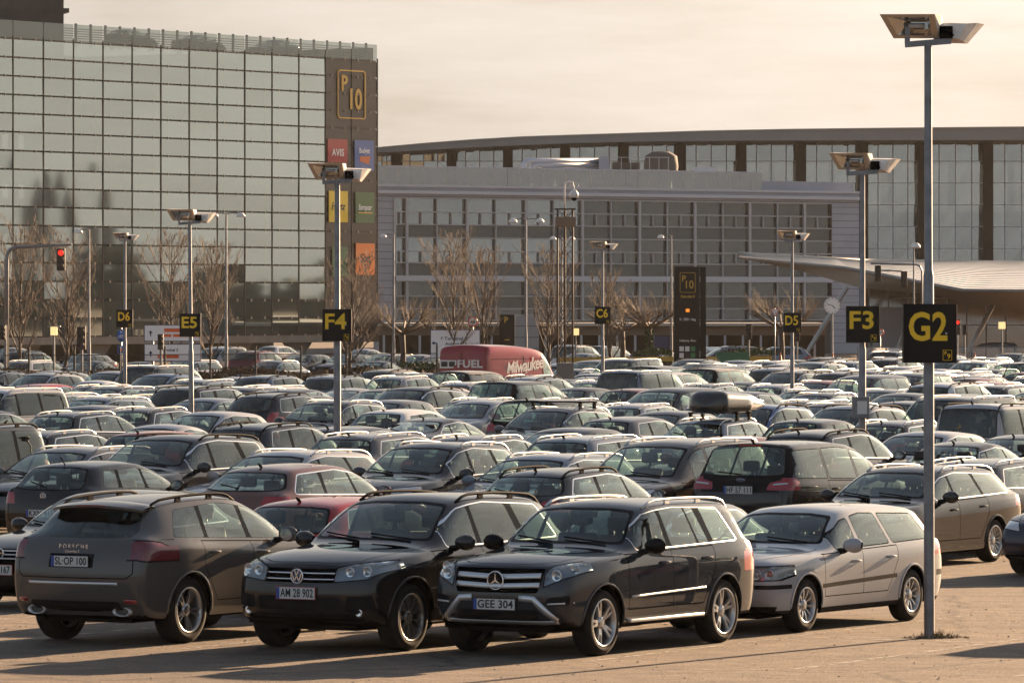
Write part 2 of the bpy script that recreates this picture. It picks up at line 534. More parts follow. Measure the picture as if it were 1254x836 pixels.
        def pane(a0, a1, b1, b0, rr=.035):
            """a0,b0: bottom/top s at the front edge, a1,b1 at the rear edge"""
            bot = [(lerp(a0, a1, t), zlo(lerp(a0, a1, t))) for t in (0, .33, .66, 1)]
            up = [(lerp(b1, b0, t), ztop(lerp(b1, b0, t))) for t in np.linspace(0, 1, 8)]
            q = [x for x in bot + up]
            return round_poly(hull(q), rr, 2 if lod else 3)
        panes = p['panes']
        outl = []
        polys = [pane(*q) for q in panes]
        for q in polys: outl += q
        dlo = hull(outl)
        gl = lambda c: c.z > min(zlo(cw), zlo(tl)) - .12
        if p.get('dlo_trim'):
            g = grow(dlo, p.get('trim_w', .022))
            self.side(g, '!' + p['dlo_trim'], nmin=.2, flt=gl)
        if p.get('dlo_black', True): self.side(grow(dlo, .004), '!gloss_black', nmin=.2, flt=gl)
        else:
            for q in polys: self.side(grow(q, .014), '!gloss_black', nmin=.2, flt=gl)
        for k, q in enumerate(polys): self.side(q, 'pane%d' % k, nmin=.2, flt=gl)
        # ---- windscreen and rear window
        def yz_ring(s, z_or=None): return None
        zc = self.top(cw) + p.get('ws_lo', .035); zh = self.top(hd) - p.get('ws_hi', .045)
        wl = W * .925 * .90 * p.get('ws_wl', .955); wh = p['wr'][0] * p.get('ws_wh', .90)
        ws = [(-wl, zc - .02), (-wl * .5, zc), (wl * .5, zc), (wl, zc - .02), (wh, zh - .03), (wh * .5, zh), (-wh * .5, zh), (-wh, zh - .03)]
        mid = self.X((cw + hd) / 2)
        fl = lambda c: self.X(hd + .25) < c.x < self.X(cw - .12) and c.z > zc - .12
        self.front(round_poly(hull(ws), .05), '!gloss_black', nmin=.12, flt=fl)
        self.front(round_poly(grow(hull(ws), -.028), .05), 'windscreen', nmin=.12, flt=fl)
        if not p.get('no_rear_glass'):
            zr0 = p['rw'][0]; zr1 = p['rw'][1]; rl, rh = p['rw'][2], p['rw'][3]
            rw = [(-rl, zr0 + .02), (-rl * .5, zr0), (rl * .5, zr0), (rl, zr0 + .02), (rh, zr1 - .02), (rh * .5, zr1), (-rh * .5, zr1), (-rh, zr1 - .02)]
            fr = lambda c: c.x < self.X(re - .35) and c.z > zr0 - .1
            if p.get('rw_frame', .02): self.rear(round_poly(grow(hull(rw), p.get('rw_frame', .02)), .06), '!gloss_black', nmin=.1, flt=fr)
            self.rear(round_poly(hull(rw), .06), 'rear_window', nmin=.1, flt=fr)
        # ---- doors
        if not lod:
            zs = zb + p.get('sill', .16)
            D = p['doors']                                     # s of the front, middle and rear shut lines
            def dpoly(a, b):
                zt0 = [(lerp(a, b, t), self.belt(lerp(a, b, t)) + .0) for t in (0, .5, 1)]
                return [(a, zs), (b, zs)] + zt0[::-1]
            for k in range(len(D) - 1):
                a, b = D[k], D[k + 1]
                last = k == len(D) - 2
                bb = b
                q = [(a, zs), (b - (.28 if last and p.get('rear_cut', True) else 0), zs), (b, zs + (.38 if last else 0)), (b, self.belt(b) - .002), (a, self.belt(a) - .002)]
                q = hull(q)
                self.side(q, 'door%d' % k, nmin=.3, keepzones=['body', '!plastic'])
                loop = q + [q[0]]
                self.strip(loop, .011, 'side', nmin=.25, keepzones=['body', '!plastic', 'door%d' % k])
            # bonnet and tailgate shut lines
            fb = lambda v: v.x > self.X(cw + .1) and v.z < self.top(cw) + .05
            for sg in (1, -1):
                self.strip([(cw + .02, sg * W * .80), (cw - .35, sg * W * .775), (.75, sg * W * .755), (.38, sg * W * .66), (.26, sg * W * .50)], .011, 'topv', flt=fb, keepzones=['body'])
                self.strip([(cw - .18, sg * W * .46), (.75, sg * W * .42), (.34, sg * W * .36)], .010, 'topv', zone='crease', flt=fb, keepzones=['body']) if p.get('hood_lines') else None
            self.strip([(.255, -W * .52), (.19, -W * .3), (.175, 0), (.19, W * .3), (.255, W * .52)], .012, 'topv', nmin=.15, flt=fb, keepzones=['body'])
        # ---- lamps, grilles etc.
        p['style'](self)
        # ---- wheel arches
        seg = 28 if not lod else 14
        self.arch = []
        for ax in (p['fa'], p['ra']):
            ra_ = r + p.get('arch', .055)
            cz = r - .01 + p.get('arch_up', .01)
            q = [(ax + ra_ * math.cos(t), cz + ra_ * math.sin(t)) for t in np.linspace(0, math.pi, seg)]
            q += [(ax - ra_ * .97, -.1), (ax + ra_ * .97, -.1)]
            if p.get('clad'):
                rc = ra_ + p['clad']
                qc = [(ax + rc * math.cos(t), cz + rc * math.sin(t)) for t in np.linspace(0, math.pi, seg)] + [(ax - rc, -.1), (ax + rc, -.1)]
                self.side(qc, '!plastic', nmin=.15, keepzones=None)
            fs = self.side(q, '!del', nmin=.05, flt=lambda c: abs(c.y) > W * .62)
            bmesh.ops.delete(bm, geom=fs, context='FACES')
            self.arch.append((ax, cz, ra_))
    # ---- results
    def zone_mesh(self, zone_list, name, mats, zone_mat, recess=None):
        """faces of the named zones as one mesh with smooth normals taken from the uncut shell"""
        zs = {self.zones.index(z) for z in zone_list if z in self.zones}
        fs = [f for f in self.bm.faces if f[self.zl] in zs]
        if not fs: return None
        vs = {}; verts = []
        for f in fs:
            for v in f.verts:
                if v not in vs: vs[v] = len(verts); verts.append(v)
        me = bpy.data.meshes.new(name)
        me.from_pydata([v.co[:] for v in verts], [], [[vs[v] for v in f.verts] for f in fs])
        for m in mats: me.materials.append(MATS[m])
        mi = [mats.index(zone_mat(self.zones[f[self.zl]])) for f in fs]
        me.polygons.foreach_set('material_index', mi)
        me.polygons.foreach_set('use_smooth', [True] * len(fs))
        nrm = [self.normal_at(v.co) for v in verts]
        me.update()
        me.normals_split_custom_set_from_vertices([n[:] for n in nrm])
        return me
    def normal_at(self, co):
        loc, n, i, d = self.bvh.find_nearest(co)
        if i is None: return Vector((0, 0, 1))
        f = self.bfaces[i]; vs = [self.bverts[k] for k in f]; ns = [self.bnorm[k] for k in f]
        acc = Vector((0, 0, 0))
        if len(f) == 4:
            # inverse-bilinear by distance weights is too rough: use two triangles
            for tri in ((0, 1, 2), (0, 2, 3)):
                a, b, c = (vs[t] for t in tri)
                m = (b - a).cross(c - a)
                if m.length < 1e-12: continue
                q = loc - a
                d00 = (b - a).dot(b - a); d01 = (b - a).dot(c - a); d11 = (c - a).dot(c - a); d20 = q.dot(b - a); d21 = q.dot(c - a)
                den = d00 * d11 - d01 * d01
                if abs(den) < 1e-14: continue
                v = (d11 * d20 - d01 * d21) / den; w = (d00 * d21 - d01 * d20) / den; u = 1 - v - w
                if min(u, v, w) > -.02:
                    acc = ns[tri[0]] * u + ns[tri[1]] * v + ns[tri[2]] * w; break
        if acc.length < 1e-6:
            for k in range(len(f)):
                acc += ns[k] / ((vs[k] - loc).length + 1e-4)
        return acc.normalized()
# ------------------------------------------------------------------ wheels
_wh = {}
def wheel_meshes(r, rr, tw, kind, lod=0):
    key = (r, rr, tw, kind, lod)
    if key in _wh: return _wh[key]
    seg = 40 if not lod else 16
    t = MB().mat('tyre'); h = tw / 2
    t.lathe([(rr - .012, h - .012), (rr + .004, h - .002), (rr + .02, h + .004), ((rr + r) / 2, h + .010), (r - .028, h - .004), (r - .006, h - .028), (r, h - .05),
             (r, -h + .05), (r - .01, -h + .02), ((rr + r) / 2, -h - .005), (rr, -h)], seg)
    if not lod:   # tread grooves are part of the tyre
        pass
    if lod:
        al = 'alloy_dark' if 'dark' in kind else 'alloy'
        t.mat('brake').lathe([(0, .0), (rr - .02, .0)], seg)
        t.mat(al).lathe([(rr - .03, .02), (rr - .008, h - .004), (rr + .004, h - .004)], seg)
        n = {'five': 5, 'star': 5, 'ten': 10, 'mesh_dark': 8}.get(kind, 7)
        for k in range(n):
            a = 2 * math.pi * k / n; M = Matrix.Rotation(a, 4, 'Z') @ Matrix.Translation((0, 0, h - .05))
            t.poly([(.03, -.03), (rr - .01, -.022), (rr - .01, .022), (.03, .03)], .02, M)
        me = t.mesh('wheel'); _wh[key] = (me, None); return _wh[key]
    tm = t.mesh('tyre')
    al = 'alloy_dark' if 'dark' in kind else 'alloy'
    m = MB().mat(al)
    m.lathe([(rr + .006, h - .004), (rr + .002, h + .004), (rr - .010, h + .002), (rr - .018, h - .022), (rr - .030, h - .06), (rr - .034, -h + .03), (rr - .01, -h + .01)], 48)
    m.mat('brake').lathe([(.04, -.01), (rr * .78, -.01), (rr * .78, -.03), (0, -.03)], 32)
    m.mat('underbody').lathe([(0, -.05), (rr - .02, -.05)], 32)
    m.mat(al)
    def spoke(a, w0, w1, r0=.04, r1=None, skew=0., zc=.0, th=.028):
        r1 = r1 or rr - .006
        M = Matrix.Rotation(a, 4, 'Z')
        z0 = h - .045 + zc; z1 = h - .018
        pr = []
        for (x, w, z) in ((r0, w0, z0), (r0 + (r1 - r0) * .5, (w0 + w1) / 2 * .92, (z0 + z1) / 2 + .006), (r1, w1, z1)):
            s_ = skew * (x - r0) / (r1 - r0)
            pr.append([M @ Vector((x, s_ - w / 2, z - th)), M @ Vector((x, s_ - w * .38, z)), M @ Vector((x, s_ + w * .38, z)), M @ Vector((x, s_ + w / 2, z - th))])
        vv = [[m.bm.verts.new(q) for q in p] for p in pr]
        fs = []
        for A, B in zip(vv, vv[1:]):
            for k in range(3): fs.append(m.bm.faces.new((A[k], A[k + 1], B[k + 1], B[k])))
        m._mark(fs)
    if kind == 'star':            # five pairs of straight spokes that part towards the rim
        for k in range(5):
            a = 2 * math.pi * k / 5 + .3
            spoke(a, .06, .034, .03, skew=.042); spoke(a, .06, .034, .03, skew=-.042)
    elif kind == 'five':          # five twin spokes
        for k in range(5):
            a = 2 * math.pi * k / 5 + .25
            spoke(a + .16, .030, .036, .06); spoke(a - .16, .030, .036, .06)
    elif kind == 'ten':
        for k in range(10): spoke(2 * math.pi * k / 10, .030, .040, .05)
    elif kind == 'mesh_dark':     # forked spokes
        for k in range(9):
            a = 2 * math.pi * k / 9
            spoke(a, .030, .024, .05, rr * .62); spoke(a, .022, .022, rr * .5, skew=.05, zc=.012); spoke(a, .022, .022, rr * .5, skew=-.05, zc=.012)
    elif kind == 'thin':
        for k in range(14): spoke(2 * math.pi * k / 14, .020, .026, .05)
    else:
        for k in range(7): spoke(2 * math.pi * k / 7, .048, .056, .05)
    m.lathe([(.075, h - .06), (.07, h - .035), (.045, h - .028), (0, h - .026)], 24)
    m.mat('gap')
    for k in range(5):
        a = 2 * math.pi * k / 5 + .5
        m.lathe([(.009, h - .024), (0, h - .023)], 8, Matrix.Translation((.052 * math.cos(a), .052 * math.sin(a), -.004)))
    rm = m.mesh('rim')
    _wh[key] = (tm, rm); return _wh[key]

# ------------------------------------------------------------------ model table
def dflt(**k):
    p = dict(k); L, W = p['L'], p['W']
    cs, cz = p['cowl_']; hs, hz = p['hdr_']; rs, rz = p['rend_']; ts, tz = p['tail_']; ps, pz = p['peak_']
    n = p['nose']
    top = [(0, n - .04), (.13, n), (.5, n + (cz - n) * .52), (cs - .3, cz - .035), (cs, cz), ((cs * .55 + hs * .45), lerp(cz, hz, .47) + .018), (hs, hz), (hs + .28, lerp(hz, pz, .62)), (ps, pz), (rs - .32, lerp(pz, rz, .55)), (rs, rz), ((rs + ts) / 2, lerp(rz, tz, .5) + p.get('tail_bulge', .02)), (ts, tz)]
    if p.get('deck_'):
        top += [(L - .10, p['deck_'][1]), (L, p['deck_'][1] - .03)]; p['deck'] = True
    else: top += [(L, tz - .06)]
    p['top'] = top
    b0, b1, b2 = p['belt_']                       # at the nose, cowl, tail
    p['belt'] = [(0, n - .085), (.13, n - .05), (.5, lerp(b0, b1, .3)), (cs, b1), (ts, b2)] + ([(L - .1, p['deck_'][1] - .02), (L, p['deck_'][1] - .06)] if p.get('deck_') else [(L, b2 - .05)])
    p['cowl'], p['hdr'], p['rend'], p['tail'] = cs, hs, rs, ts
    p.setdefault('wr', (W * .70, W * .68))
    p.setdefault('rw', (tz + .05, rz - .07, W * .74, W * .60))
    return p

def front_style(c, hl, grille=None, low=None, fog=None, hl_side=None, lod_skip=True, bars=0, hl_zone='headlight'):
    p = c.p
    if low:
        for q in low: c.front(round_poly(hull(q), .02), '!plastic', nmin=.2, flt=lambda v: v.x > c.X(.7))
    if grille:
        c.front(round_poly(hull(grille), .02), '!gap' if c.lod else 'grille', nmin=.2, flt=lambda v: v.x > c.X(.6))
    if hl:
        if not c.lod: c.front(grow(hull(hl), .014), '!gloss_black', nmin=.08, mirror=True, flt=lambda v: v.x > c.X(p.get('hl_back', .62)))
        c.front(round_poly(hull(hl), .02), hl_zone, nmin=.08, mirror=True, flt=lambda v: v.x > c.X(p.get('hl_back', .62)))
    if hl_side:
        c.side(hull(hl_side), hl_zone, nmin=.15, flt=lambda v: v.x > c.X(1.1))
def rear_style(c, tl, tl_side=None, plate=None, low=None, third=None, lines=True):
    p = c.p; L = p['L']
    back = lambda v: v.x < c.X(L - .75)
    corner = lambda v: v.x < c.X(L - .75) and abs(v.y) > .74 * p['W']
    if lines and not c.lod:
        w = p.get('gate_w', .80) * p['W']; zl = p.get('gate_z', p['zb'] + .32); zt = p['tail_'][1]
        c.strip([(-w * .98, zt), (-w, zl + .06), (-w * .9, zl), (w * .9, zl), (w, zl + .06), (w * .98, zt)], .012, 'rear', nmin=.15, flt=back)
    if low:
        for q in low: c.rear(round_poly(hull(q), .02), '!plastic', nmin=.2, flt=back)
    if plate: c.rear(hull([(-.29, plate - .075), (.29, plate - .075), (.29, plate + .085), (-.29, plate + .085)]), '!gloss_black' if p.get('plate_black') else '!gap' if False else 'body', nmin=.2, flt=back)
    if tl and not c.lod and p.get('tl_edge'):
        c.rear(grow(hull(tl), .016), '!gloss_black', nmin=.08, mirror=True, flt=back); c.side(grow(hull(tl_side), .016), '!gloss_black', nmin=.12, flt=corner)
    if tl: c.rear(round_poly(hull(tl), .025), 'tail_light', nmin=.08, mirror=True, flt=back)
    if tl_side: c.side(round_poly(hull(tl_side), .02), 'tail_light', nmin=.12, flt=corner)

def rect(y0, y1, z0, z1): return [(y0, z0), (y1, z0), (y1, z1), (y0, z1)]
MODELS = {}
# --- boxy off-roader with a wide two-bar grille and silver front guard
def st_boxy(c):
    front_style(c, [(.575, .775), (.84, .89), (.95, 1.0), (.90, 1.06), (.62, .985), (.575, .90)], [(-.50, .70), (.50, .70), (.54, .80), (.56, .965), (-.56, .965), (-.54, .80)],
                [rect(-.50, .50, .40, .52), [(.60, .56), (.84, .58), (.84, .68), (.62, .65)], [(-.60, .56), (-.84, .58), (-.84, .68), (-.62, .65)]])
    rear_style(c, [(.66, .80), (.92, .80), (.93, 1.14), (.78, 1.12), (.66, .98)], [(4.32, .80), (4.6, .80), (4.6, 1.14), (4.42, 1.14)])
MODELS['boxy_suv'] = dflt(L=4.53, W=.925, H=1.67, zb=.29, r=.360, rr=.258, tw=.235, rim='star', fa=.84, ra=3.595, nose=1.02, cowl_=(1.42, 1.165), hdr_=(2.05, 1.605), peak_=(2.75, 1.665), rend_=(4.22, 1.60), tail_=(4.47, 1.08),
    belt_=(.985, 1.085, 1.13), wr=(.665, .65), doors=[1.36, 2.38, 3.36], panes=[(1.66, 2.33, 2.36, 1.66), (2.44, 3.03, 2.98, 2.44), (3.08, 3.30, 3.20, 3.02), (3.42, 3.98, 3.78, 3.36)], pane_door=[0, 1, 1, None],
    dlo_trim='satin', trim_w=.013, bowf=.16, bowr=.12, w5=.94, arch=.06, flare=.02, skirt=.05, sill=.19, hl_back=.62, rails='chrome', style=st_boxy, dlo_hi=.065, shoulder=.10)
# --- large dark off-roader with a two-bar grille between wide lamps
def st_wide(c):
    front_style(c, [(.45, .785), (.80, .82), (.96, .93), (.94, 1.01), (.62, .975), (.46, .93)], [(-.44, .77), (.44, .77), (.46, .925), (-.46, .925)],
                [rect(-.54, .54, .47, .62), [(.60, .48), (.88, .50), (.86, .64), (.60, .62)], [(-.60, .48), (-.88, .50), (-.86, .64), (-.60, .62)], rect(-.62, .62, .36, .43)])
    rear_style(c, [(.52, .98), (.90, .96), (.95, 1.10), (.80, 1.13), (.55, 1.10)], [(4.50, .97), (4.9, .97), (4.9, 1.13), (4.60, 1.12)], .88)
MODELS['wide_suv'] = dflt(L=4.80, W=.965, H=1.71, zb=.27, r=.375, rr=.262, tw=.255, rim='mesh_dark', fa=.92, ra=3.825, nose=1.0, cowl_=(1.46, 1.17), hdr_=(2.24, 1.645), peak_=(2.85, 1.705), rend_=(4.30, 1.60), tail_=(4.68, 1.12),
    belt_=(.99, 1.085, 1.135), wr=(.68, .655), doors=[1.42, 2.48, 3.50], panes=[(1.78, 2.43, 2.45, 1.78), (2.53, 3.40, 3.30, 2.53), (3.55, 4.22, 4.02, 3.45)], pane_door=[0, 1, None],
    dlo_trim='chrome', trim_w=.018, bowf=.24, arch=.065, flare=.025, skirt=.03, sill=.19, hl_back=.75, rails='black', style=st_wide, privacy=(1, 2, 'r'))
# --- sporty brown-grey off-roader with a roof spoiler
def st_sport(c):
    front_style(c, [(.56, .72), (.88, .82), (.92, .95), (.74, .97), (.58, .88)], [(-.6, .45), (.6, .45), (.5, .62), (-.5, .62)], [[(.62, .42), (.86, .45), (.84, .60), (.62, .6)], [(-.62, .42), (-.86, .45), (-.84, .60), (-.62, .6)]])
    rear_style(c, [(.74, .985), (.90, .955), (.99, .955), (.99, 1.175), (.88, 1.17), (.76, 1.11)], [(4.20, 1.095), (4.42, 1.00), (4.9, .955), (4.9, 1.175), (4.56, 1.175), (4.34, 1.15)], .955, [rect(-.60, .60, .40, .50)])
    c.rear(hull(rect(-.30, .30, .875, 1.03)), 'plate_recess', nmin=.2, flt=lambda v: v.x < c.X(4.2))
MODELS['sport_suv'] = dflt(L=4.82, W=.97, H=1.69, zb=.28, r=.378, rr=.255, tw=.265, rim='five', fa=.93, ra=3.83, nose=.94, cowl_=(1.50, 1.15), hdr_=(2.34, 1.62), peak_=(2.90, 1.685), rend_=(4.20, 1.575), tail_=(4.66, 1.17),
    belt_=(.93, 1.08, 1.19), wr=(.675, .63), doors=[1.45, 2.52, 3.55], panes=[(1.88, 2.46, 2.48, 1.88), (2.56, 3.36, 3.28, 2.56), (3.44, 4.06, 3.80, 3.36)], pane_door=[0, 1, None],
    dlo_trim=None, bowf=.26, bowr=.20, arch=.05, flare=.045, skirt=.0, sill=.19, rails='black', style=st_sport, tl_edge=True, privacy=(2, 'r'), rw=(1.20, 1.49, .70, .58), gate_z=.76, plan=[(0, .86), (.13, .93), (.5, .985), (1.0, 1), (3.7, 1.0), (4.3, .985), (4.70, .95), (4.82, .90)], tail_bulge=.035, rw_frame=.0)
# --- silver boxy estate of about 2001
def st_oldest(c):
    front_style(c, [(.38, .625), (.84, .635), (.90, .72), (.88, .785), (.40, .775)], [(-.31, .62), (.31, .62), (.34, .80), (-.34, .80)], [rect(-.50, .50, .30, .40)], hl_side=[(.0, .635), (.36, .65), (.40, .775), (.0, .785)])
    c.front(hull(rect(-.95, .95, .525, .575)), '!plastic', nmin=.1, flt=lambda v: v.x > c.X(1.2))
    c.side(hull([(.0, .525), (.50, .525), (.50, .575), (.0, .575)]), '!plastic', nmin=.1)
    c.side(hull([(1.28, .50), (3.24, .55), (3.24, .60), (1.28, .55)]), '!plastic', nmin=.3)
    rear_style(c, [(.72, .78), (.90, .78), (.86, 1.1), (.70, 1.36), (.62, 1.36), (.70, 1.0)], [(4.50, .76), (4.75, .76), (4.75, .98), (4.46, 1.33), (4.38, 1.33), (4.54, .98)], .72)
    c.side(hull([(4.36, .53), (4.75, .53), (4.75, .60), (4.36, .60)]), '!plastic', nmin=.1)
    c.rear(hull(rect(-.95, .95, .53, .60)), '!plastic', nmin=.1, flt=lambda v: v.x < c.X(4.3))
MODELS['boxy_estate'] = dflt(L=4.71, W=.90, H=1.46, zb=.20, r=.317, rr=.208, tw=.205, rim='ten', fa=.93, ra=3.685, nose=.86, cowl_=(1.45, .985), hdr_=(2.20, 1.385), peak_=(2.70, 1.455), rend_=(4.36, 1.375), tail_=(4.60, .98),
    belt_=(.80, .90, .965), wr=(.62, .60), doors=[1.36, 2.36, 3.28], panes=[(1.74, 2.30, 2.34, 1.74), (2.42, 3.12, 3.06, 2.44), (3.22, 4.22, 4.06, 3.16)], pane_door=[0, 1, None],
    dlo_black=False, bowf=.20, bowr=.10, arch=.05, flare=.012, skirt=.075, sill=.20, rails=None, style=st_oldest, w5=.955, rw=(1.03, 1.31, .62, .52), shoulder=.07)
# --- sleek estate with roof rails
def st_sleek(c):
    front_style(c, [(.48, .66), (.84, .70), (.90, .80), (.60, .78)], [(-.46, .68), (.46, .68), (.47, .76), (-.47, .76)], [rect(-.45, .45, .32, .46), rect(.55, .82, .34, .43), rect(-.82, -.55, .34, .43)])
    rear_style(c, [(.50, .82), (.90, .82), (.90, .98), (.55, .97)], [(4.45, .82), (4.8, .82), (4.8, .98), (4.50, .98)], .72)
MODELS['sleek_estate'] = dflt(L=4.77, W=.91, H=1.475, zb=.19, r=.322, rr=.222, tw=.22, rim='thin', fa=.92, ra=3.63, nose=.79, cowl_=(1.40, .985), hdr_=(2.20, 1.405), peak_=(2.70, 1.47), rend_=(4.25, 1.385), tail_=(4.66, 1.02),
    belt_=(.82, .93, 1.01), wr=(.63, .60), doors=[1.38, 2.40, 3.38], panes=[(1.78, 2.35, 2.38, 1.78), (2.44, 3.28, 3.18, 2.44), (3.36, 4.22, 3.96, 3.28)], pane_door=[0, 1, None],
    dlo_trim='chrome', trim_w=.016, bowf=.24, arch=.05, flare=.015, skirt=.02, sill=.19, rails='chrome', style=st_sleek)
# --- lower estate, sloping tail
def st_slope(c):
    front_style(c, [(.50, .64), (.84, .68), (.89, .78), (.56, .77)], [(-.36, .46), (.36, .46), (.40, .76), (-.40, .76)], [rect(.50, .80, .34, .48), rect(-.80, -.50, .34, .48)])
    rear_style(c, [(.48, .84), (.88, .82), (.90, .97), (.52, .97)], [(4.36, .83), (4.8, .83), (4.8, .97), (4.42, .97)], .72)
MODELS['slope_estate'] = dflt(L=4.70, W=.905, H=1.455, zb=.18, r=.322, rr=.222, tw=.22, rim='seven', fa=.90, ra=3.70, nose=.77, cowl_=(1.50, .965), hdr_=(2.28, 1.385), peak_=(2.75, 1.45), rend_=(4.02, 1.365), tail_=(4.56, 1.00),
    belt_=(.80, .90, .985), wr=(.60, .565), doors=[1.40, 2.42, 3.42], panes=[(1.86, 2.38, 2.42, 1.86), (2.46, 3.26, 3.16, 2.48), (3.34, 4.10, 3.80, 3.26)], pane_door=[0, 1, None],
    dlo_trim='chrome', trim_w=.02, bowf=.26, arch=.05, flare=.018, skirt=.0, sill=.19, rails='chrome', style=st_slope)
# --- small hatchback
def st_hatch(c):
    front_style(c, [(.44, .66), (.78, .70), (.82, .80), (.50, .77)], [(-.42, .68), (.42, .68), (.43, .75), (-.43, .75)], [rect(-.42, .42, .32, .46)])
    rear_style(c, [(.54, .80), (.82, .80), (.82, .97), (.60, .95)], [(3.68, .80), (4.1, .80), (4.1, .97), (3.74, .97)], .58)
MODELS['hatchback'] = dflt(L=3.98, W=.845, H=1.46, zb=.20, r=.305, rr=.198, tw=.20, rim='seven', fa=.82, ra=3.29, nose=.82, cowl_=(1.22, 1.0), hdr_=(2.00, 1.395), peak_=(2.40, 1.455), rend_=(3.52, 1.385), tail_=(3.86, 1.00),
    belt_=(.84, .945, 1.03), wr=(.59, .57), doors=[1.24, 2.26, 3.10], panes=[(1.62, 2.21, 2.24, 1.62), (2.30, 2.92, 2.86, 2.30), (3.02, 3.40, 3.22, 2.94)], pane_door=[0, 1, None],
    bowf=.24, arch=.045, flare=.012, skirt=.02, sill=.19, rails=None, style=st_hatch, rw=(1.02, 1.33, .60, .50))
MODELS['compact'] = dflt(L=4.26, W=.885, H=1.47, zb=.20, r=.318, rr=.215, tw=.21, rim='five', fa=.86, ra=3.44, nose=.81, cowl_=(1.28, .985), hdr_=(2.08, 1.40), peak_=(2.50, 1.465), rend_=(3.74, 1.375), tail_=(4.14, 1.01),
    belt_=(.83, .94, 1.03), wr=(.61, .57), doors=[1.30, 2.32, 3.24], panes=[(1.68, 2.27, 2.30, 1.68), (2.36, 3.06, 2.98, 2.36), (3.16, 3.64, 3.42, 3.06)], pane_door=[0, 1, None],
    dlo_trim='chrome', trim_w=.014, bowf=.24, arch=.045, flare=.012, skirt=.02, sill=.19, rails=None, rw=(1.03, 1.32, .64, .52), gate_w=.80, hl_back=.62,
    style=lambda c: (front_style(c, [(.46, .66), (.80, .70), (.86, .80), (.54, .78)], [(-.42, .68), (.42, .68), (.44, .76), (-.44, .76)], [rect(-.45, .45, .32, .46)]),
                     rear_style(c, [(.50, .80), (.86, .80), (.86, .97), (.56, .96)], [(3.92, .80), (4.3, .80), (4.3, .97), (3.98, .97)], .60)))
# --- saloon and four-door fastback
MODELS['saloon'] = dflt(L=4.62, W=.90, H=1.43, zb=.19, r=.318, rr=.215, tw=.21, rim='ten', fa=.88, ra=3.62, nose=.78, cowl_=(1.42, .965), hdr_=(2.20, 1.37), peak_=(2.62, 1.425), rend_=(3.24, 1.35), tail_=(3.92, 1.01), deck_=(4.5, 1.0),
    belt_=(.80, .90, .985), wr=(.60, .55), doors=[1.38, 2.40, 3.36], panes=[(1.78, 2.36, 2.40, 1.78), (2.44, 3.18, 3.06, 2.46), (3.24, 3.56, 3.24, 3.10)], pane_door=[0, 1, None],
    dlo_trim='chrome', trim_w=.014, bowf=.24, arch=.05, flare=.014, skirt=.0, sill=.19, rails=None, rw=(1.04, 1.31, .64, .52),
    style=lambda c: (front_style(c, [(.48, .64), (.82, .68), (.87, .78), (.54, .76)], [(-.40, .60), (.40, .60), (.42, .75), (-.42, .75)], [rect(-.45, .45, .32, .44)]),
                     rear_style(c, [(.46, .78), (.87, .78), (.87, .94), (.50, .94)], [(4.28, .78), (4.7, .78), (4.7, .94), (4.34, .94)], .66, lines=False)))
MODELS['fastback'] = dflt(L=4.71, W=.925, H=1.395, zb=.17, r=.328, rr=.235, tw=.235, rim='ten', fa=.88, ra=3.70, nose=.76, cowl_=(1.50, .945), hdr_=(2.30, 1.335), peak_=(2.72, 1.392), rend_=(3.34, 1.325), tail_=(4.42, 1.00),
    belt_=(.79, .885, .99), wr=(.59, .54), doors=[1.44, 2.48, 3.46], panes=[(1.88, 2.42, 2.46, 1.88), (2.50, 3.22, 3.10, 2.52), (3.28, 3.72, 3.28, 3.16)], pane_door=[0, 1, None], tail_bulge=.03,
    dlo_trim='chrome', trim_w=.016, bowf=.26, arch=.045, flare=.02, skirt=.0, sill=.19, rails=None, rw=(1.06, 1.28, .66, .52),
    style=lambda c: (front_style(c, [(.50, .63), (.84, .66), (.89, .76), (.56, .74)], [(-.36, .46), (.36, .46), (.40, .74), (-.40, .74)], [rect(.50, .80, .34, .46), rect(-.80, -.50, .34, .46)]),
                     rear_style(c, [(.46, .80), (.90, .80), (.90, .94), (.52, .95)], [(4.40, .80), (4.8, .80), (4.8, .94), (4.46, .94)], .68, lines=False)))
# --- people carriers
def st_mpv(c):
    front_style(c, [(.50, .76), (.86, .82), (.92, .98), (.72, .96), (.54, .86)], [(-.46, .78), (.46, .78), (.48, .84), (-.48, .84)], [[(-.60, .42), (.60, .42), (.44, .64), (-.44, .64)]])
    rear_style(c, [(.47, .98), (.92, .98), (.95, 1.06), (.93, 1.17), (.78, 1.16), (.50, 1.09)], [(4.42, 1.10), (4.60, 1.0), (5, .98), (5, 1.18), (4.58, 1.17)], .99, None)
    if not c.lod: c.rear(hull(rect(-.68, .68, .94, 1.14)), '!gloss_black', nmin=.2, flt=lambda v: v.x < c.X(4.3), keepzones=['body', '!gap'])
MODELS['mpv'] = dflt(L=4.82, W=.94, H=1.735, zb=.22, r=.335, rr=.222, tw=.225, rim='five', fa=.96, ra=3.81, nose=.97, cowl_=(1.25, 1.13), hdr_=(2.16, 1.645), peak_=(2.85, 1.73), rend_=(4.48, 1.685), tail_=(4.72, 1.13),
    belt_=(.97, 1.05, 1.14), wr=(.67, .67), doors=[1.42, 2.46, 3.52], panes=[(1.90, 2.40, 2.43, 1.90), (2.50, 3.42, 3.40, 2.50), (3.50, 4.48, 4.36, 3.48)], pane_door=[0, 1, None],
    dlo_trim=None, dlo_black=False, bowf=.26, bowr=.10, arch=.05, flare=.012, skirt=.03, sill=.19, rails=None, style=st_mpv, rw=(1.20, 1.63, .70, .62), rw_frame=.10, w5=.945, gate_z=.60)
MODELS['roofrail_mpv'] = dict(MODELS['mpv']); MODELS['roofrail_mpv'].update(rails='chrome', rim='seven')
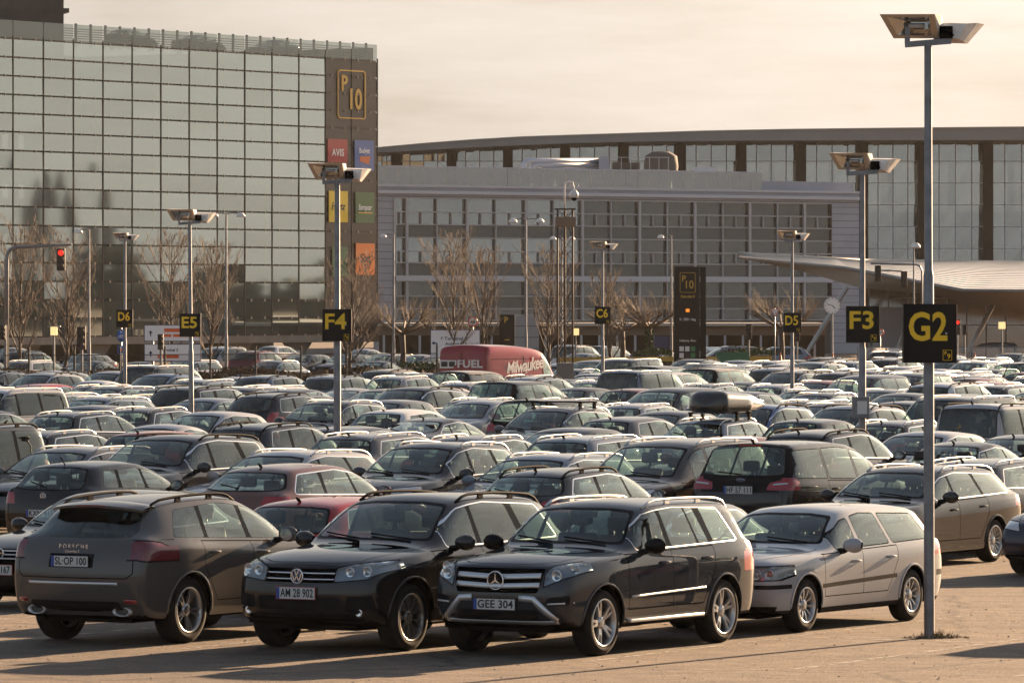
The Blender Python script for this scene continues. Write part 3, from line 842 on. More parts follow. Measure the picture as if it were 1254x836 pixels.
# --- mid-size off-roaders
def st_cross(c):
    front_style(c, [(.48, .78), (.82, .84), (.89, .95), (.58, .92)], [(-.44, .72), (.44, .72), (.46, .90), (-.46, .90)], [rect(-.5, .5, .40, .54)])
    rear_style(c, [(.66, .86), (.90, .86), (.92, 1.12), (.74, 1.13)], [(4.16, .90), (4.6, .86), (4.6, 1.14), (4.20, 1.08)], .80)
MODELS['crossover'] = dflt(L=4.43, W=.905, H=1.64, zb=.24, r=.345, rr=.225, tw=.225, rim='five', fa=.87, ra=3.50, nose=.95, cowl_=(1.32, 1.10), hdr_=(2.10, 1.565), peak_=(2.60, 1.63), rend_=(3.92, 1.53), tail_=(4.32, 1.10),
    belt_=(.93, 1.03, 1.12), wr=(.64, .60), doors=[1.32, 2.34, 3.30], panes=[(1.70, 2.28, 2.31, 1.70), (2.38, 3.14, 3.06, 2.38), (3.24, 3.86, 3.66, 3.16)], pane_door=[0, 1, None],
    dlo_trim='chrome', trim_w=.014, bowf=.22, arch=.055, flare=.02, skirt=.08, sill=.20, rails='black', style=st_cross, privacy=(1, 2, 'r'), rw=(1.15, 1.46, .64, .54))
MODELS['bright_crossover'] = dict(MODELS['crossover']); MODELS['bright_crossover'].update(rails='chrome', privacy=())
MODELS['square_suv'] = dflt(L=4.70, W=.93, H=1.84, zb=.30, r=.375, rr=.225, tw=.25, rim='seven', fa=.80, ra=3.55, nose=1.06, cowl_=(1.40, 1.20), hdr_=(2.00, 1.77), peak_=(2.75, 1.84), rend_=(4.52, 1.80), tail_=(4.66, 1.15),
    belt_=(1.04, 1.12, 1.16), wr=(.70, .70), doors=[1.34, 2.36, 3.36], panes=[(1.62, 2.30, 2.33, 1.62), (2.40, 3.26, 3.24, 2.40), (3.36, 4.44, 4.40, 3.34)], pane_door=[0, 1, None],
    bowf=.14, bowr=.06, w5=.95, arch=.06, flare=.03, skirt=.08, sill=.20, rails='chrome', privacy=(1, 2, 'r'), rw=(1.20, 1.72, .72, .66),
    style=lambda c: (front_style(c, [(.56, .86), (.86, .88), (.90, 1.0), (.60, 1.0)], [(-.48, .80), (.48, .80), (.5, 1.0), (-.5, 1.0)], [rect(-.5, .5, .42, .56)]),
                     rear_style(c, [(.76, .90), (.93, .90), (.93, 1.16), (.78, 1.16)], None, .86)))
MODELS['small_van'] = dflt(L=4.28, W=.90, H=1.82, zb=.20, r=.315, rr=.2, tw=.2, rim='seven', fa=.88, ra=3.58, nose=.93, cowl_=(1.16, 1.10), hdr_=(1.98, 1.70), peak_=(2.6, 1.81), rend_=(4.06, 1.79), tail_=(4.22, 1.08),
    belt_=(.93, 1.02, 1.07), wr=(.68, .68), doors=[1.28, 2.26, 3.18], panes=[(1.70, 2.20, 2.23, 1.70), (2.30, 3.10, 3.10, 2.30), (3.20, 4.02, 4.0, 3.20)], pane_door=[0, 1, None],
    bowf=.24, bowr=.06, w5=.95, arch=.05, flare=.01, skirt=.06, sill=.19, rails='black', privacy=(1, 2, 'r'), rw=(1.12, 1.68, .66, .62),
    style=lambda c: (front_style(c, [(.48, .74), (.82, .80), (.88, .95), (.58, .92)], [(-.4, .72), (.4, .72), (.42, .80), (-.42, .80)], [rect(-.45, .45, .36, .5)]),
                     rear_style(c, [(.80, .85), (.90, .85), (.90, 1.25), (.80, 1.25)], None, .7)))
MODELS['panel_van'] = dflt(L=6.1, W=1.04, H=2.50, zb=.22, r=.345, rr=.215, tw=.22, rim='seven', fa=.95, ra=4.55, nose=1.05, cowl_=(.98, 1.30), hdr_=(1.72, 2.16), peak_=(2.5, 2.48), rend_=(5.99, 2.48), tail_=(6.05, 1.20),
    belt_=(1.05, 1.20, 1.20), crease6=.85, wr=(.88, .95), doors=[1.20, 2.05, 2.06], panes=[(1.45, 1.98, 1.96, 1.45)], pane_door=[0], rcrown=.09,
    bowf=.22, bowr=.03, w5=.985, arch=.06, flare=.01, skirt=.06, sill=.19, rails=None, no_rear_glass=True,
    style=lambda c: (front_style(c, [(.56, .84), (.88, .90), (.94, 1.12), (.70, 1.05)], [(-.4, .84), (.4, .84), (.42, .98), (-.42, .98)], [rect(-.5, .5, .40, .56)]),
                     rear_style(c, [(.90, .80), (1.02, .80), (1.02, 1.3), (.92, 1.3)], None, None, lines=False)))

# ------------------------------------------------------------------ assembling a model into a thing with parts
PLATE_TXT = {}
def plate_part(root, txt, size=(.52, .112), blue=True, red=False, M=None, at=None):
    w, h = size
    m = MB().mat('plate_red' if red else 'ink').box(-w / 2 - .006, w / 2 + .006, -h / 2 - .006, h / 2 + .006, -.006, 0)
    m.mat('plate_white').box(-w / 2, w / 2, -h / 2, h / 2, 0, .002)
    if blue: m.mat('plate_blue').box(-w / 2, -w / 2 + .042, -h / 2, h / 2, .002, .0035)
    o = m.build('number_plate', root); o.matrix_local = M
    if txt:
        t = text_mesh(txt, h * 1.04, .0008, .0022, 1.04, fitw=(w - .075 if blue else w - .05))
        link('lettering', t, o, 'ink', (.018 if blue else 0, -.002, .0045))
    return o

def zmat(car):
    def f(z):
        k = z.split('.')[0]
        if k[0] == '!': return k[1:]
        if k.startswith('pane'):
            i = int(k[4:]); return 'privacy_glass' if i in car.p.get('privacy', ()) else 'auto_glass'
        if k == 'rear_window': return 'privacy_glass' if 'r' in car.p.get('privacy', ()) else 'auto_glass'
        return {'windscreen': 'windscreen_glass', 'headlight': 'clear_lens', 'tail_light': car.p.get('tail_mat', 'red_lens'), 'grille': 'gap', 'plate_recess': 'gloss_black'}.get(k, 'paint')
    return f
BODY_MATS = ['paint', 'gap', 'plastic', 'gloss_black', 'chrome', 'underbody', 'satin']

def seat_meshes():
    m = MB().mat('seat')
    m.box(-.24, .28, -.25, .25, -.10, .10, None, .05)                                   # cushion (x forward)
    m.box(-.06, .07, -.25, .25, 0, .62, Matrix.Translation((-.24, 0, .02)) @ Matrix.Rotation(R(-17), 4, 'Y'), .05)
    s = m.mesh('seat')
    m = MB().mat('seat'); m.box(-.05, .05, -.135, .135, 0, .17, None, .045)
    m.mat('satin').tube([(0, -.06, -.10), (0, -.06, .02)], .007, 6).tube([(0, .06, -.10), (0, .06, .02)], .007, 6)
    return s, m.mesh('headrest')
SEAT, HEADREST = seat_meshes()
def bench_mesh(w):
    m = MB().mat('seat')
    m.box(-.26, .26, -w, w, -.10, .09, None, .05)
    m.box(-.06, .07, -w, w, 0, .58, Matrix.Translation((-.26, 0, .0)) @ Matrix.Rotation(R(-20), 4, 'Y'), .05)
    return m.mesh('rear_seat')
def handle_mesh(mat='paint'):
    m = MB().mat(mat); m.tube([(-.10, 0, 0), (-.085, .035, 0), (-.03, .045, .004), (.05, .045, .004), (.085, .03, 0), (.095, 0, 0)], [.013, .016, .016, .017, .018, .016], 8)
    return m.mesh('door_handle')
def mirror_mesh(mat='paint'):
    """local: x forward, y outward, z up; fixed at the origin on the door"""
    m = MB().mat('gloss_black'); m.tube([(0, -.03, -.01), (-.01, .04, .0), (-.02, .10, .03)], [.04, .035, .03], 8)
    m.mat(mat)
    def f(u, v):
        a = v * 2 * math.pi; y = .045 + .235 * u
        k = math.sin(math.pi * min(1, max(0, .04 + u * .93))) ** .38
        return Vector((-.02 + .095 * k * (math.cos(a) if math.cos(a) > 0 else .35 * math.cos(a)), y, .065 + .098 * k * math.sin(a) * (.8 + .2 * u)))
    m.grid(f, 10, 18)
    m.mat('lamp_chrome').lathe([(1, 0), (0, .002)], 20, Matrix.Translation((-.056, .163, .066)) @ Matrix.Rotation(R(-90), 4, 'Y') @ Matrix.Diagonal((.068, .085, 1, 1)))
    return m.mesh('wing_mirror')

def rail_mesh(c, sg, kind):
    p = c.p; s0, s1 = p['hdr'] + p.get('rail0', .12), p['rend'] + p.get('rail1', -.02); y = sg * p['wr'][0] * .93
    pts = []; N = 14
    for i in range(N + 1):
        t = i / N; s = lerp(s0, s1, t); h, n = c.ray_top(s, y * lerp(1, p['wr'][1] / p['wr'][0], t))
        if h is None: continue
        lift = .050 * min(1, math.sin(math.pi * t) * 3.2) if 0 < t < 1 else .0
        pts.append(h + Vector((0, 0, lift + .004)))
    m = MB().mat('plastic' if kind == 'black' else 'satin'); m.tube(pts, .0165, 8)
    for t in (.33, .66):
        i = int(t * N); q = pts[i]; m.box(q.x - .05, q.x + .05, q.y - .012, q.y + .012, q.z - .055, q.z - .004)
    return m.mesh('roof_rail')

def body_extras(c, m):
    """wheel housings, arch lips and floor as part of the body mesh"""
    p = c.p; W = p['W']
    for ax, cz, ra_ in c.arch:
        for sg in (1, -1):
            seg = 20; m.mat('underbody')
            def f(u, v):
                t = math.pi * u * 1.12 - .06 * math.pi
                return Vector((c.X(ax + (ra_ + .012) * math.cos(t)), sg * lerp(W - .055, W - .36, v), cz + (ra_ + .012) * math.sin(t)))
            m.grid(f, seg, 1)
            m.poly([(c.X(ax + (ra_ + .012) * math.cos(t)), sg * (W - .36), cz + (ra_ + .012) * math.sin(t)) for t in np.linspace(-.19, math.pi + .19, 16)])
            pts = []
            for t in np.linspace(-.05, math.pi + .05, 26):
                h, n = c.ray_side(ax + (ra_ + .004) * math.cos(t), max(p['zb'] + .03, cz + (ra_ + .004) * math.sin(t)), sg)
                if h is not None and abs(h.y) > W * .75: pts.append(h + Vector((0, sg * .002, 0)))
            if len(pts) > 4: m.mat('plastic' if p.get('clad') else 'paint').tube(pts, .014, 6)
    m.mat('underbody').box(c.X(p['L'] - .35), c.X(.35), -W + .38, W - .38, p['zb'] - .03, p['zb'] + .02)

CARS = {}
def model(name, lod=0, **over):
    key = (name, lod, tuple(sorted((k, str(v)) for k, v in over.items())))
    if key in CARS: return CARS[key]
    p = dict(MODELS[name]); p.update(over)
    c = Car(p, lod)
    # underside
    for f in c.bm.faces:
        if f.normal.z < -.75 and f.calc_center_median().z < p['zb'] + .12: f[c.zl] = c.zid('!underbody')
    # slivers cut off from the main piece of a lamp, pane or grille go back to the body
    grp = {}
    for f in c.bm.faces:
        z = c.zones[f[c.zl]]
        if z[0] != '!' and z != 'body': grp.setdefault(f[c.zl], set()).add(f)
    for zi, fs in grp.items():
        isl = []; left = set(fs)
        while left:
            st = [left.pop()]; cur = [st[0]]
            while st:
                for e in st.pop().edges:
                    for g in e.link_faces:
                        if g in left: left.discard(g); st.append(g); cur.append(g)
            isl.append(cur)
        ar = [sum(f.calc_area() for f in i) for i in isl]
        for i, a in zip(isl, ar):
            if a < max(ar) * .12:
                for f in i: f[c.zl] = 0
    d = {'car': c, 'p': p}
    zf = zmat(c)
    bz = [z for z in c.zones if z != '!del' and (z == 'body' or z[0] == '!' or z.startswith('plate_recess'))]
    if lod:
        allz = [z for z in c.zones if z != '!del']
        mats = sorted({zf(z) for z in allz})
        me = c.zone_mesh(allz, name, mats, zf)
        m = MB(); m.mats = list(mats); m.bm.from_mesh(me); bpy.data.meshes.remove(me)
        W = p['W']
        m.mat('underbody')
        for ax, cz, ra_ in c.arch:
            for sg in (1, -1): m.box(c.X(ax + ra_), c.X(ax - ra_), sg * (W - .36), sg * (W - .34), .2, cz + ra_)
        wm, _ = wheel_meshes(p['r'], p['rr'], p['tw'], p['rim'], 1)
        for ax in (p['fa'], p['ra']):
            for sg in (1, -1):
                M = Matrix.Translation((c.X(ax), sg * (W - .025 - p['tw'] / 2), p['r'])) @ Matrix.Rotation(R(-90 * sg), 4, 'X')
                nb = len(m.bm.faces); m.bm.from_mesh(wm); m.bm.verts.ensure_lookup_table(); m.bm.faces.ensure_lookup_table()
                fs = m.bm.faces[nb:]
                vs = {v for f in fs for v in f.verts}
                for v in vs: v.co = M @ v.co
                mm = [mt.name for mt in wm.materials]
                for f in fs:
                    nm = mm[f.material_index]
                    if nm not in m.mats: m.mats.append(nm)
                    f.material_index = m.mats.index(nm)
        m.mat('seat')
        zs = p['belt_'][1] - .42
        for s_, ys in ((p['doors'][1] - .12, (-.37, .37)), (p['doors'][1] + .80, (-.40, .40))):
            for y in ys:
                m.box(c.X(s_ + .06), c.X(s_ - .06), y - .24, y + .24, zs, zs + .52); m.box(c.X(s_ + .13), c.X(s_ + .04), y - .12, y + .12, zs + .56, zs + .74)
        m.box(c.X(p['cowl'] + .55), c.X(p['cowl'] + .15), -W * .8, W * .8, zs - .1, p['belt_'][1] - .05)
        for sg in (1, -1):                                               # mirrors
            m.mat('paint')
            h, n = c.ray_side(p['panes'][0][0] - .02, p['belt_'][1] + .03, sg)
            if h is not None: m.box(h.x - .10, h.x - .02, min(h.y, h.y + sg * .24), max(h.y, h.y + sg * .24), h.z + .0, h.z + .15, None, .03)
            if p.get('rails'):
                rm = rail_mesh(c, sg, p['rails']); mt = rm.materials[0].name; m.mat(mt); m.merge(rm)
        h, n = c.ray_top(p['rend'] - .15, 0)
        if h is not None: m.mat('gap').tube([h, h + Vector((-.10, 0, .11))], [.012, .006], 5)
        d['mesh'] = m.mesh(name, recalc=False)
        CARS[key] = d; return d
    # near: body mesh plus parts
    me = c.zone_mesh(bz, 'body', BODY_MATS, lambda z: zf(z) if zf(z) in BODY_MATS else 'gap')
    bmx = MB(); bmx.mats = list(BODY_MATS); body_extras(c, bmx); ex = bmx.mesh('x')
    # join extras after the smooth shell so that its normals stay
    d['body'] = me; d['body_x'] = ex
    d['zone'] = {}
    for z in c.zones:
        if z == 'body' or z[0] == '!' or z.startswith('plate_recess'): continue
        mt = zf(z); d['zone'][z] = c.zone_mesh([z], z.split('.')[0], [mt], zf)
    CARS[key] = d; return d

def join_meshes(objs):
    bpy.context.view_layer.objects.active = objs[0]
    for o in objs: o.select_set(True)
    bpy.ops.object.join()
    for o in list(bpy.context.selected_objects): o.select_set(False)
    return objs[0]

PAN = {}
def assemble(name, root, colour, extras=None, **over):
    """a near car: root Empty with all its parts"""
    d = model(name, 0, **over); c = d['car']; p = d['p']; W = p['W']
    if 'body_mesh' not in d:
        a = link('body', d['body']); b = link('bodyx', d['body_x'])
        a = join_meshes([a, b]); d['body_mesh'] = a.data; bpy.data.objects.remove(a)
    body = link('body', d['body_mesh'], root)
    painted = [body]
    doors = {}
    for z, me in d['zone'].items():
        if me is None: continue
        k = z.split('.')[0]; sd = z.split('.')[1] if '.' in z else ''
        if k.startswith('door'):
            o = link('door', me, root); doors[(int(k[4:]), sd)] = o; painted.append(o)
    for z, me in d['zone'].items():
        if me is None: continue
        k = z.split('.')[0]; sd = z.split('.')[1] if '.' in z else ''
        if k.startswith('pane'):
            dn = p['pane_door'][int(k[4:])]
            link('window', me, doors.get((dn, sd), root) if dn is not None else root)
        elif k in ('windscreen', 'rear_window', 'tail_light', 'grille'): link(k, me, root)
        elif k == 'headlight':
            h = link('headlight', me, root)
            if p.get('fancy_lamp') is None and 'lens' not in me.name:
                pass
    hm = PAN.setdefault(('handle', p.get('handle', 'paint')), None) or handle_mesh(p.get('handle', 'paint')); PAN[('handle', p.get('handle', 'paint'))] = hm
    for (k, sd), o in doors.items():
        sg = -1 if sd == 'R' else 1
        s_ = p['doors'][k + 1] - .20; z_ = c.belt(s_) - p.get('handle_dz', .13)
        h, n = c.ray_side(s_, z_, sg)
        if h is None: continue
        hh = link('door_handle', hm, o, None, h - Vector((0, sg * .012, 0)), (0, 0, 0 if sg > 0 else math.pi)); painted.append(hh)
        if k == 0:
            s_ = p['panes'][0][0] + .07; h, n = c.ray_side(s_, c.belt(s_) - .01, sg)
            km = ('mirror', p.get('mirror', 'paint'), sg)
            if km not in PAN:
                mm = mirror_mesh(p.get('mirror', 'paint'))
                if sg < 0:
                    for v in mm.vertices: v.co.y = -v.co.y
                    mm.flip_normals()
                PAN[km] = mm
            wm = link('wing_mirror', PAN[km], o, None, h + Vector((0, 0, .02))); painted.append(wm)
    tm, rm = wheel_meshes(p['r'], p['rr'], p['tw'], p['rim'])
    for ax in (p['fa'], p['ra']):
        for sg in (1, -1):
            w = link('wheel', tm, root, None, (c.X(ax), sg * (W - .025 - p['tw'] / 2), p['r']), (R(-90 * sg), 0, 0))
            link('rim', rm, w, None, None, (0, 0, random.uniform(0, 6.28)))
    if p.get('rails'):
        for sg in (1, -1):
            if ('rail', sg) not in d: d[('rail', sg)] = rail_mesh(c, sg, p['rails'])
            link('roof_rail', d[('rail', sg)], root)
    # inside
    zs = c.belt(p['doors'][1]) - .46
    for y in (-.37, .37):
        s_ = link('front_seat', SEAT, root, None, (c.X(p['doors'][1] - .28), y, zs))
        link('headrest', HEADREST, s_, None, (-.46, 0, .70))
    if ('bench',) not in d: d[('bench',)] = bench_mesh(W * .70)
    b = link('rear_seat', d[('bench',)], root, None, (c.X(p['doors'][1] + .62), 0, zs))
    for y in (-.42, .0, .42): link('headrest', HEADREST, b, None, (-.50, y, .60 if y else .54))
    if ('dash',) not in d:
        m = MB().mat('plastic'); cz = p['cowl_'][1]
        m.box(c.X(p['cowl'] + .72), c.X(p['cowl'] + .12), -W * .82, W * .82, cz - .38, cz - .07, None, .05)
        m.mat('gloss_black').box(c.X(p['cowl'] + .74), c.X(p['cowl'] + .55), -.12, .12, cz - .40, cz - .10, None, .02)
        d[('dash',)] = m.mesh('dashboard')
        m = MB().mat('plastic'); t = [(0, .185 * math.cos(a), .185 * math.sin(a)) for a in np.linspace(0, 2 * math.pi, 24, False)]
        m.tube(t, .015, 6, closed=True); m.box(-.01, .02, -.17, .17, -.025, .025); m.lathe([(.06, 0), (0, .03)], 12, Matrix.Rotation(R(-90), 4, 'Y'))
        d[('wheel_',)] = m.mesh('steering_wheel')
        m = MB().mat('gloss_black').box(-.02, .02, -.11, .11, -.035, .035, None, .015); d[('mir',)] = m.mesh('rear_view_mirror')
    dsh = link('dashboard', d[('dash',)], root)
    link('steering_wheel', d[('wheel_',)], dsh, None, (c.X(p['cowl'] + .88), .37, p['cowl_'][1] - .14), (0, R(-24), 0))
    hs = p['hdr'] + .0; link('rear_view_mirror', d[('mir',)], root, None, (c.X(hs + .02), 0, p['hdr_'][1] - .12))
    if p.get('aerial', True):
        if ('aer',) not in d:
            h, n = c.ray_top(p['rend'] - .16, 0); m = MB().mat('gap')
            if p.get('aerial') == 'stick': m.tube([h - Vector((0, 0, .01)), h + Vector((-.16, 0, .14))], [.010, .006], 6)
            else: m.tube([h + Vector((.07, 0, -.008)), h + Vector((.0, 0, .025)), h + Vector((-.06, 0, .06))], [.006, .022, .010], 8)
            d[('aer',)] = m.mesh('aerial')
        link('aerial', d[('aer',)], root)
    # plates
    for end in ('f', 'r'):
        t = p.get('plate_' + end)
        if t is None: continue
        z = p.get('pz_' + end, .58 if end == 'f' else .70)
        h, n = (c.ray_front if end == 'f' else c.ray_rear)(0, z)
        if h is None: continue
        dx = .016 if end == 'f' else -.016
        tilt = math.asin(max(-1, min(1, n.z)))
        if end == 'f': M = frame_M(h + Vector((dx, 0, 0)), (0, 1, 0), (-.0, 0, 1))
        else: M = frame_M(h + Vector((dx, 0, 0)), (0, -1, 0), (0, 0, 1))
        plate_part(root, t[0], t[1] if len(t) > 1 else (.52, .112), t[2] if len(t) > 2 else True, t[3] if len(t) > 3 else False, M)
    if extras: extras(c, root, painted)
    for o in painted: o.color = c4(colour)
    return root
# ------------------------------------------------------------------ fronts, badges and lettering of particular cars
def front_bar(c, m, pts, h, d, rear=False):
    """a raised bar that follows the nose (or tail) along points (y, z)"""
    ray = c.ray_rear if rear else c.ray_front
    sx = -1 if rear else 1
    P = []
    for a, b in zip(pts, pts[1:]):
        n = max(2, int(Vector((b[0] - a[0], b[1] - a[1])).length / .06))
        for i in range(n): P.append((lerp(a[0], b[0], i / n), lerp(a[1], b[1], i / n)))
    P.append(pts[-1])
    rows = []
    for i, (y, z) in enumerate(P):
        a, b = P[max(0, i - 1)], P[min(len(P) - 1, i + 1)]
        t = Vector((b[0] - a[0], b[1] - a[1])).normalized(); n2 = Vector((-t.y, t.x)) * h / 2
        row = []
        for k, dd in ((-1, -.004), (-.8, d * .8), (0, d), (.8, d * .8), (1, -.004)):
            yy, zz = y + n2.x * k, z + n2.y * k
            hh, nn = ray(yy, zz)
            if hh is None: hh = Vector((sx * c.p['L'] / 2, yy, zz))
            row.append(m.bm.verts.new(Vector((hh.x + sx * dd, yy, zz))))
        rows.append(row)
    fs = []
    for A, B in zip(rows, rows[1:]):
        for k in range(4): fs.append(m.bm.faces.new((A[k], A[k + 1], B[k + 1], B[k])))
    for r in (rows[0], rows[-1]): fs.append(m.bm.faces.new(r))
    m._mark(fs, True)
    return m
def on_front(c, y, z, d=.0):
    h, n = c.ray_front(y, z); return frame_M(h + Vector((d, 0, 0)), (0, 1, 0), (0, 0, 1))
def on_rear(c, y, z, d=.0):
    h, n = c.ray_rear(y, z); return frame_M(h - Vector((d, 0, 0)), (0, -1, 0), (0, 0, 1))
def ring(m, r, t, M, seg=28, z=0):
    m.tube([M @ Vector((r * math.cos(a), r * math.sin(a), z)) for a in np.linspace(0, 2 * math.pi, seg, False)], t, 6, closed=True)
def stroke(m, M, pts, w, th=.006):
    for a, b in zip(pts, pts[1:]):
        a, b = Vector(a), Vector(b); d = (b - a).normalized(); n = Vector((-d.y, d.x)) * w / 2
        m.poly([tuple(a - n), tuple(b - n), tuple(b + n), tuple(a + n)], th, M)
def emblem_vw(root, M, r):
    m = MB().mat('emblem_blue'); m.lathe([(r * .95, .0), (r * .95, .006), (0, .008)], 28, M)
    m.mat('chrome'); ring(m, r * .93, r * .10, M, z=.006)
    T = M @ Matrix.Translation((0, 0, .008)); w = r * .17
    stroke(m, T, [(-.30 * r, .78 * r), (0, .10 * r), (.30 * r, .78 * r)], w)
    stroke(m, T, [(-.78 * r, .42 * r), (-.36 * r, -.62 * r), (0, .02 * r), (.36 * r, -.62 * r), (.78 * r, .42 * r)], w)
    m.build('emblem', root)
def emblem_star(root, M, r):
    m = MB().mat('gloss_black'); m.lathe([(r * .95, -.004), (0, .0)], 28, M)
    m.mat('chrome'); ring(m, r, r * .085, M, z=.004)
    for k in range(3):
        a = math.pi / 2 + k * 2 * math.pi / 3; q = lambda an, rr: (rr * math.cos(an), rr * math.sin(an))
        m.poly([q(a - 1.05, r * .13), q(a, r * .98), q(a + 1.05, r * .13), (0, 0)], .010, M)
    m.build('emblem', root)
def emblem_bolt(root, M, r):
    m = MB().mat('gloss_black'); m.lathe([(r * .95, -.002), (0, .0)], 28, M)
    m.mat('chrome'); ring(m, r, r * .11, M, z=.004)
    stroke(m, M, [(-1.25 * r, -.10 * r), (.25 * r, -.14 * r)], r * .16, .01); stroke(m, M, [(.25 * r, -.16 * r), (-.25 * r, .16 * r)], r * .16, .01); stroke(m, M, [(-.25 * r, .14 * r), (1.25 * r, .10 * r)], r * .16, .01)
    m.build('emblem', root)
def emblem_oval(root, M, rx, ry):
    m = MB().mat('chrome'); T = M @ Matrix.Diagonal((rx, ry, 1, 1))
    m.lathe([(1, 0), (1, .005), (.9, .006)], 28, T); m.mat('emblem_blue').lathe([(.9, .0065), (0, .008)], 28, T)
    m.build('emblem', root)

def lamp_units(c, root, bulbs):
    """replace plain headlights by a clear cover over a dark bowl with round reflectors"""
    hs = [o for o in root.children if o.name.split('.')[0] == 'headlight']
    for o in hs:
        me = o.data; key = ('lamp', me.name)
        if key not in PAN:
            bm = bmesh.new(); bm.from_mesh(me)
            # which way is out: normals of the shell
            m = MB().mat('lens_glass')
            vs = {v: (m.bm.verts.new(v.co)) for v in bm.verts}
            for f in bm.faces: m._mark([m.bm.faces.new([vs[v] for v in f.verts])], True)
            m.mat('lamp_dark')
            iv = {v: m.bm.verts.new(v.co - c.normal_at(v.co) * .045) for v in bm.verts}
            for f in bm.faces: m._mark([m.bm.faces.new([iv[v] for v in f.verts])], True)
            m.mat('lamp_chrome')
            for e in bm.edges:
                if e.is_boundary: m._mark([m.bm.faces.new((vs[e.verts[0]], vs[e.verts[1]], iv[e.verts[1]], iv[e.verts[0]]))])
            cy = sum(v.co.y for v in bm.verts) / len(bm.verts); sg = 1 if cy > 0 else -1
            for (y, z, r, kind) in bulbs:
                h, n = c.ray_front(sg * y, z)
                if h is None: continue
                M = frame_M(h - n * .012, (0, 1, 0), (0, 0, 1))
                m.mat('lamp_chrome').lathe([(r, .0), (r * .92, .004), (r * .55, -.03), (.0, -.034)], 20, M)
                m.mat({'o': 'orange_lens', 'p': 'lens_glass', 'w': 'clear_lens'}[kind]).lathe([(r * .55, -.028), (r * .40, -.010), (0, .0)], 16, M)
            PAN[key] = m.mesh('headlight', recalc=False)
        o.data = PAN[key]
def recess(c, root, nm='grille', depth=.035):
    for o in root.children:
        if o.name.split('.')[0] != nm: continue
        key = ('rec', o.data.name)
        if key not in PAN:
            bm = bmesh.new(); bm.from_mesh(o.data); m = MB().mat('gap')
            vs = {v: (m.bm.verts.new(v.co)) for v in bm.verts}; iv = {v: m.bm.verts.new(v.co - Vector((depth, 0, 0))) for v in bm.verts}
            for f in bm.faces: m._mark([m.bm.faces.new([iv[v] for v in f.verts])])
            m.mat('plastic')
            for e in bm.edges:
                if e.is_boundary: m._mark([m.bm.faces.new((vs[e.verts[0]], vs[e.verts[1]], iv[e.verts[1]], iv[e.verts[0]]))])
            PAN[key] = m.mesh(nm, recalc=False)
        o.data = PAN[key]
def child_of(root, nm):
    for o in root.children:
        if o.name.split('.')[0] == nm: return o
    return root
def fog(m, c, y, z, r):
    for sg in (1, -1):
        M = on_front(c, sg * y, z, .004)
        m.mat('lamp_chrome').lathe([(r, .002), (r * .9, .006), (r * .5, -.004), (0, -.004)], 16, M)
def wipers(c, root):
    p = c.p; m = MB().mat('gap')
    for y0, y1 in ((.55, .02), (-.08, -.62)):
        pts = []
        for t in np.linspace(0, 1, 6):
            y = lerp(y0, y1, t); z = p['cowl_'][1] + .02 + .05 * t
            h, n = c.ray_front(y, z)
            if h is not None: pts.append(h + n * .02)
        if len(pts) > 2: m.tube(pts, .009, 5)
    m.build('wiper', root)

def ex_boxy(c, root, painted):
    recess(c, root); lamp_units(c, root, [(.69, .895, .062, 'p'), (.82, .965, .052, 'w')])
    g = child_of(root, 'grille')
    for z in (.775, .875):
        m = MB().mat('satin'); front_bar(c, m, [(-.52, z + .015), (-.12, z), (.12, z), (.52, z + .015)], .055, .004); m.build('slat', g)
    emblem_star(g, on_front(c, 0, .83, .012), .098)
    m = MB().mat('satin')
    front_bar(c, m, [(-.30, .645), (-.46, .635), (-.70, .40)], .075, .022); front_bar(c, m, [(.30, .645), (.46, .635), (.70, .40)], .075, .022)
    front_bar(c, m, [(-.70, .385), (-.5, .375), (.5, .375), (.70, .385)], .045, .022); m.build('bumper_guard', root)
    m = MB().mat('satin'); front_bar(c, m, [(.62, .585), (.86, .60)], .022, .008); front_bar(c, m, [(-.62, .585), (-.86, .60)], .022, .008); m.build('daytime_lamp', root)
    for sg in (1, -1):
        m = MB().mat('satin'); pts = []
        for s in np.linspace(1.42, 3.1, 10):
            h, n = c.ray_side(s, .62 + (s - 1.4) * .02, sg); pts.append(h + Vector((0, sg * .004, 0)))
        m.tube(pts, .012, 6); m.build('side_moulding', root)
        m = MB().mat('satin'); m.box(c.X(3.05), c.X(1.36), sg * (c.p['W'] - .03) - .05, sg * (c.p['W'] - .03) + .05, .335, .375, None, .015); m.build('sill_step', root)
    wipers(c, root)
def ex_wide(c, root, painted):
    recess(c, root); lamp_units(c, root, [(.60, .895, .055, 'w'), (.78, .905, .058, 'p')])
    g = child_of(root, 'grille')
    for z in (.805, .870):
        m = MB().mat('chrome'); front_bar(c, m, [(-.44, z + .005), (.44, z + .005)], .016, .008); m.build('slat', g)
    emblem_vw(g, on_front(c, 0, .84, .018), .082)
    m = MB(); fog(m, c, .72, .445, .045); m.build('fog_lamp', root); wipers(c, root)
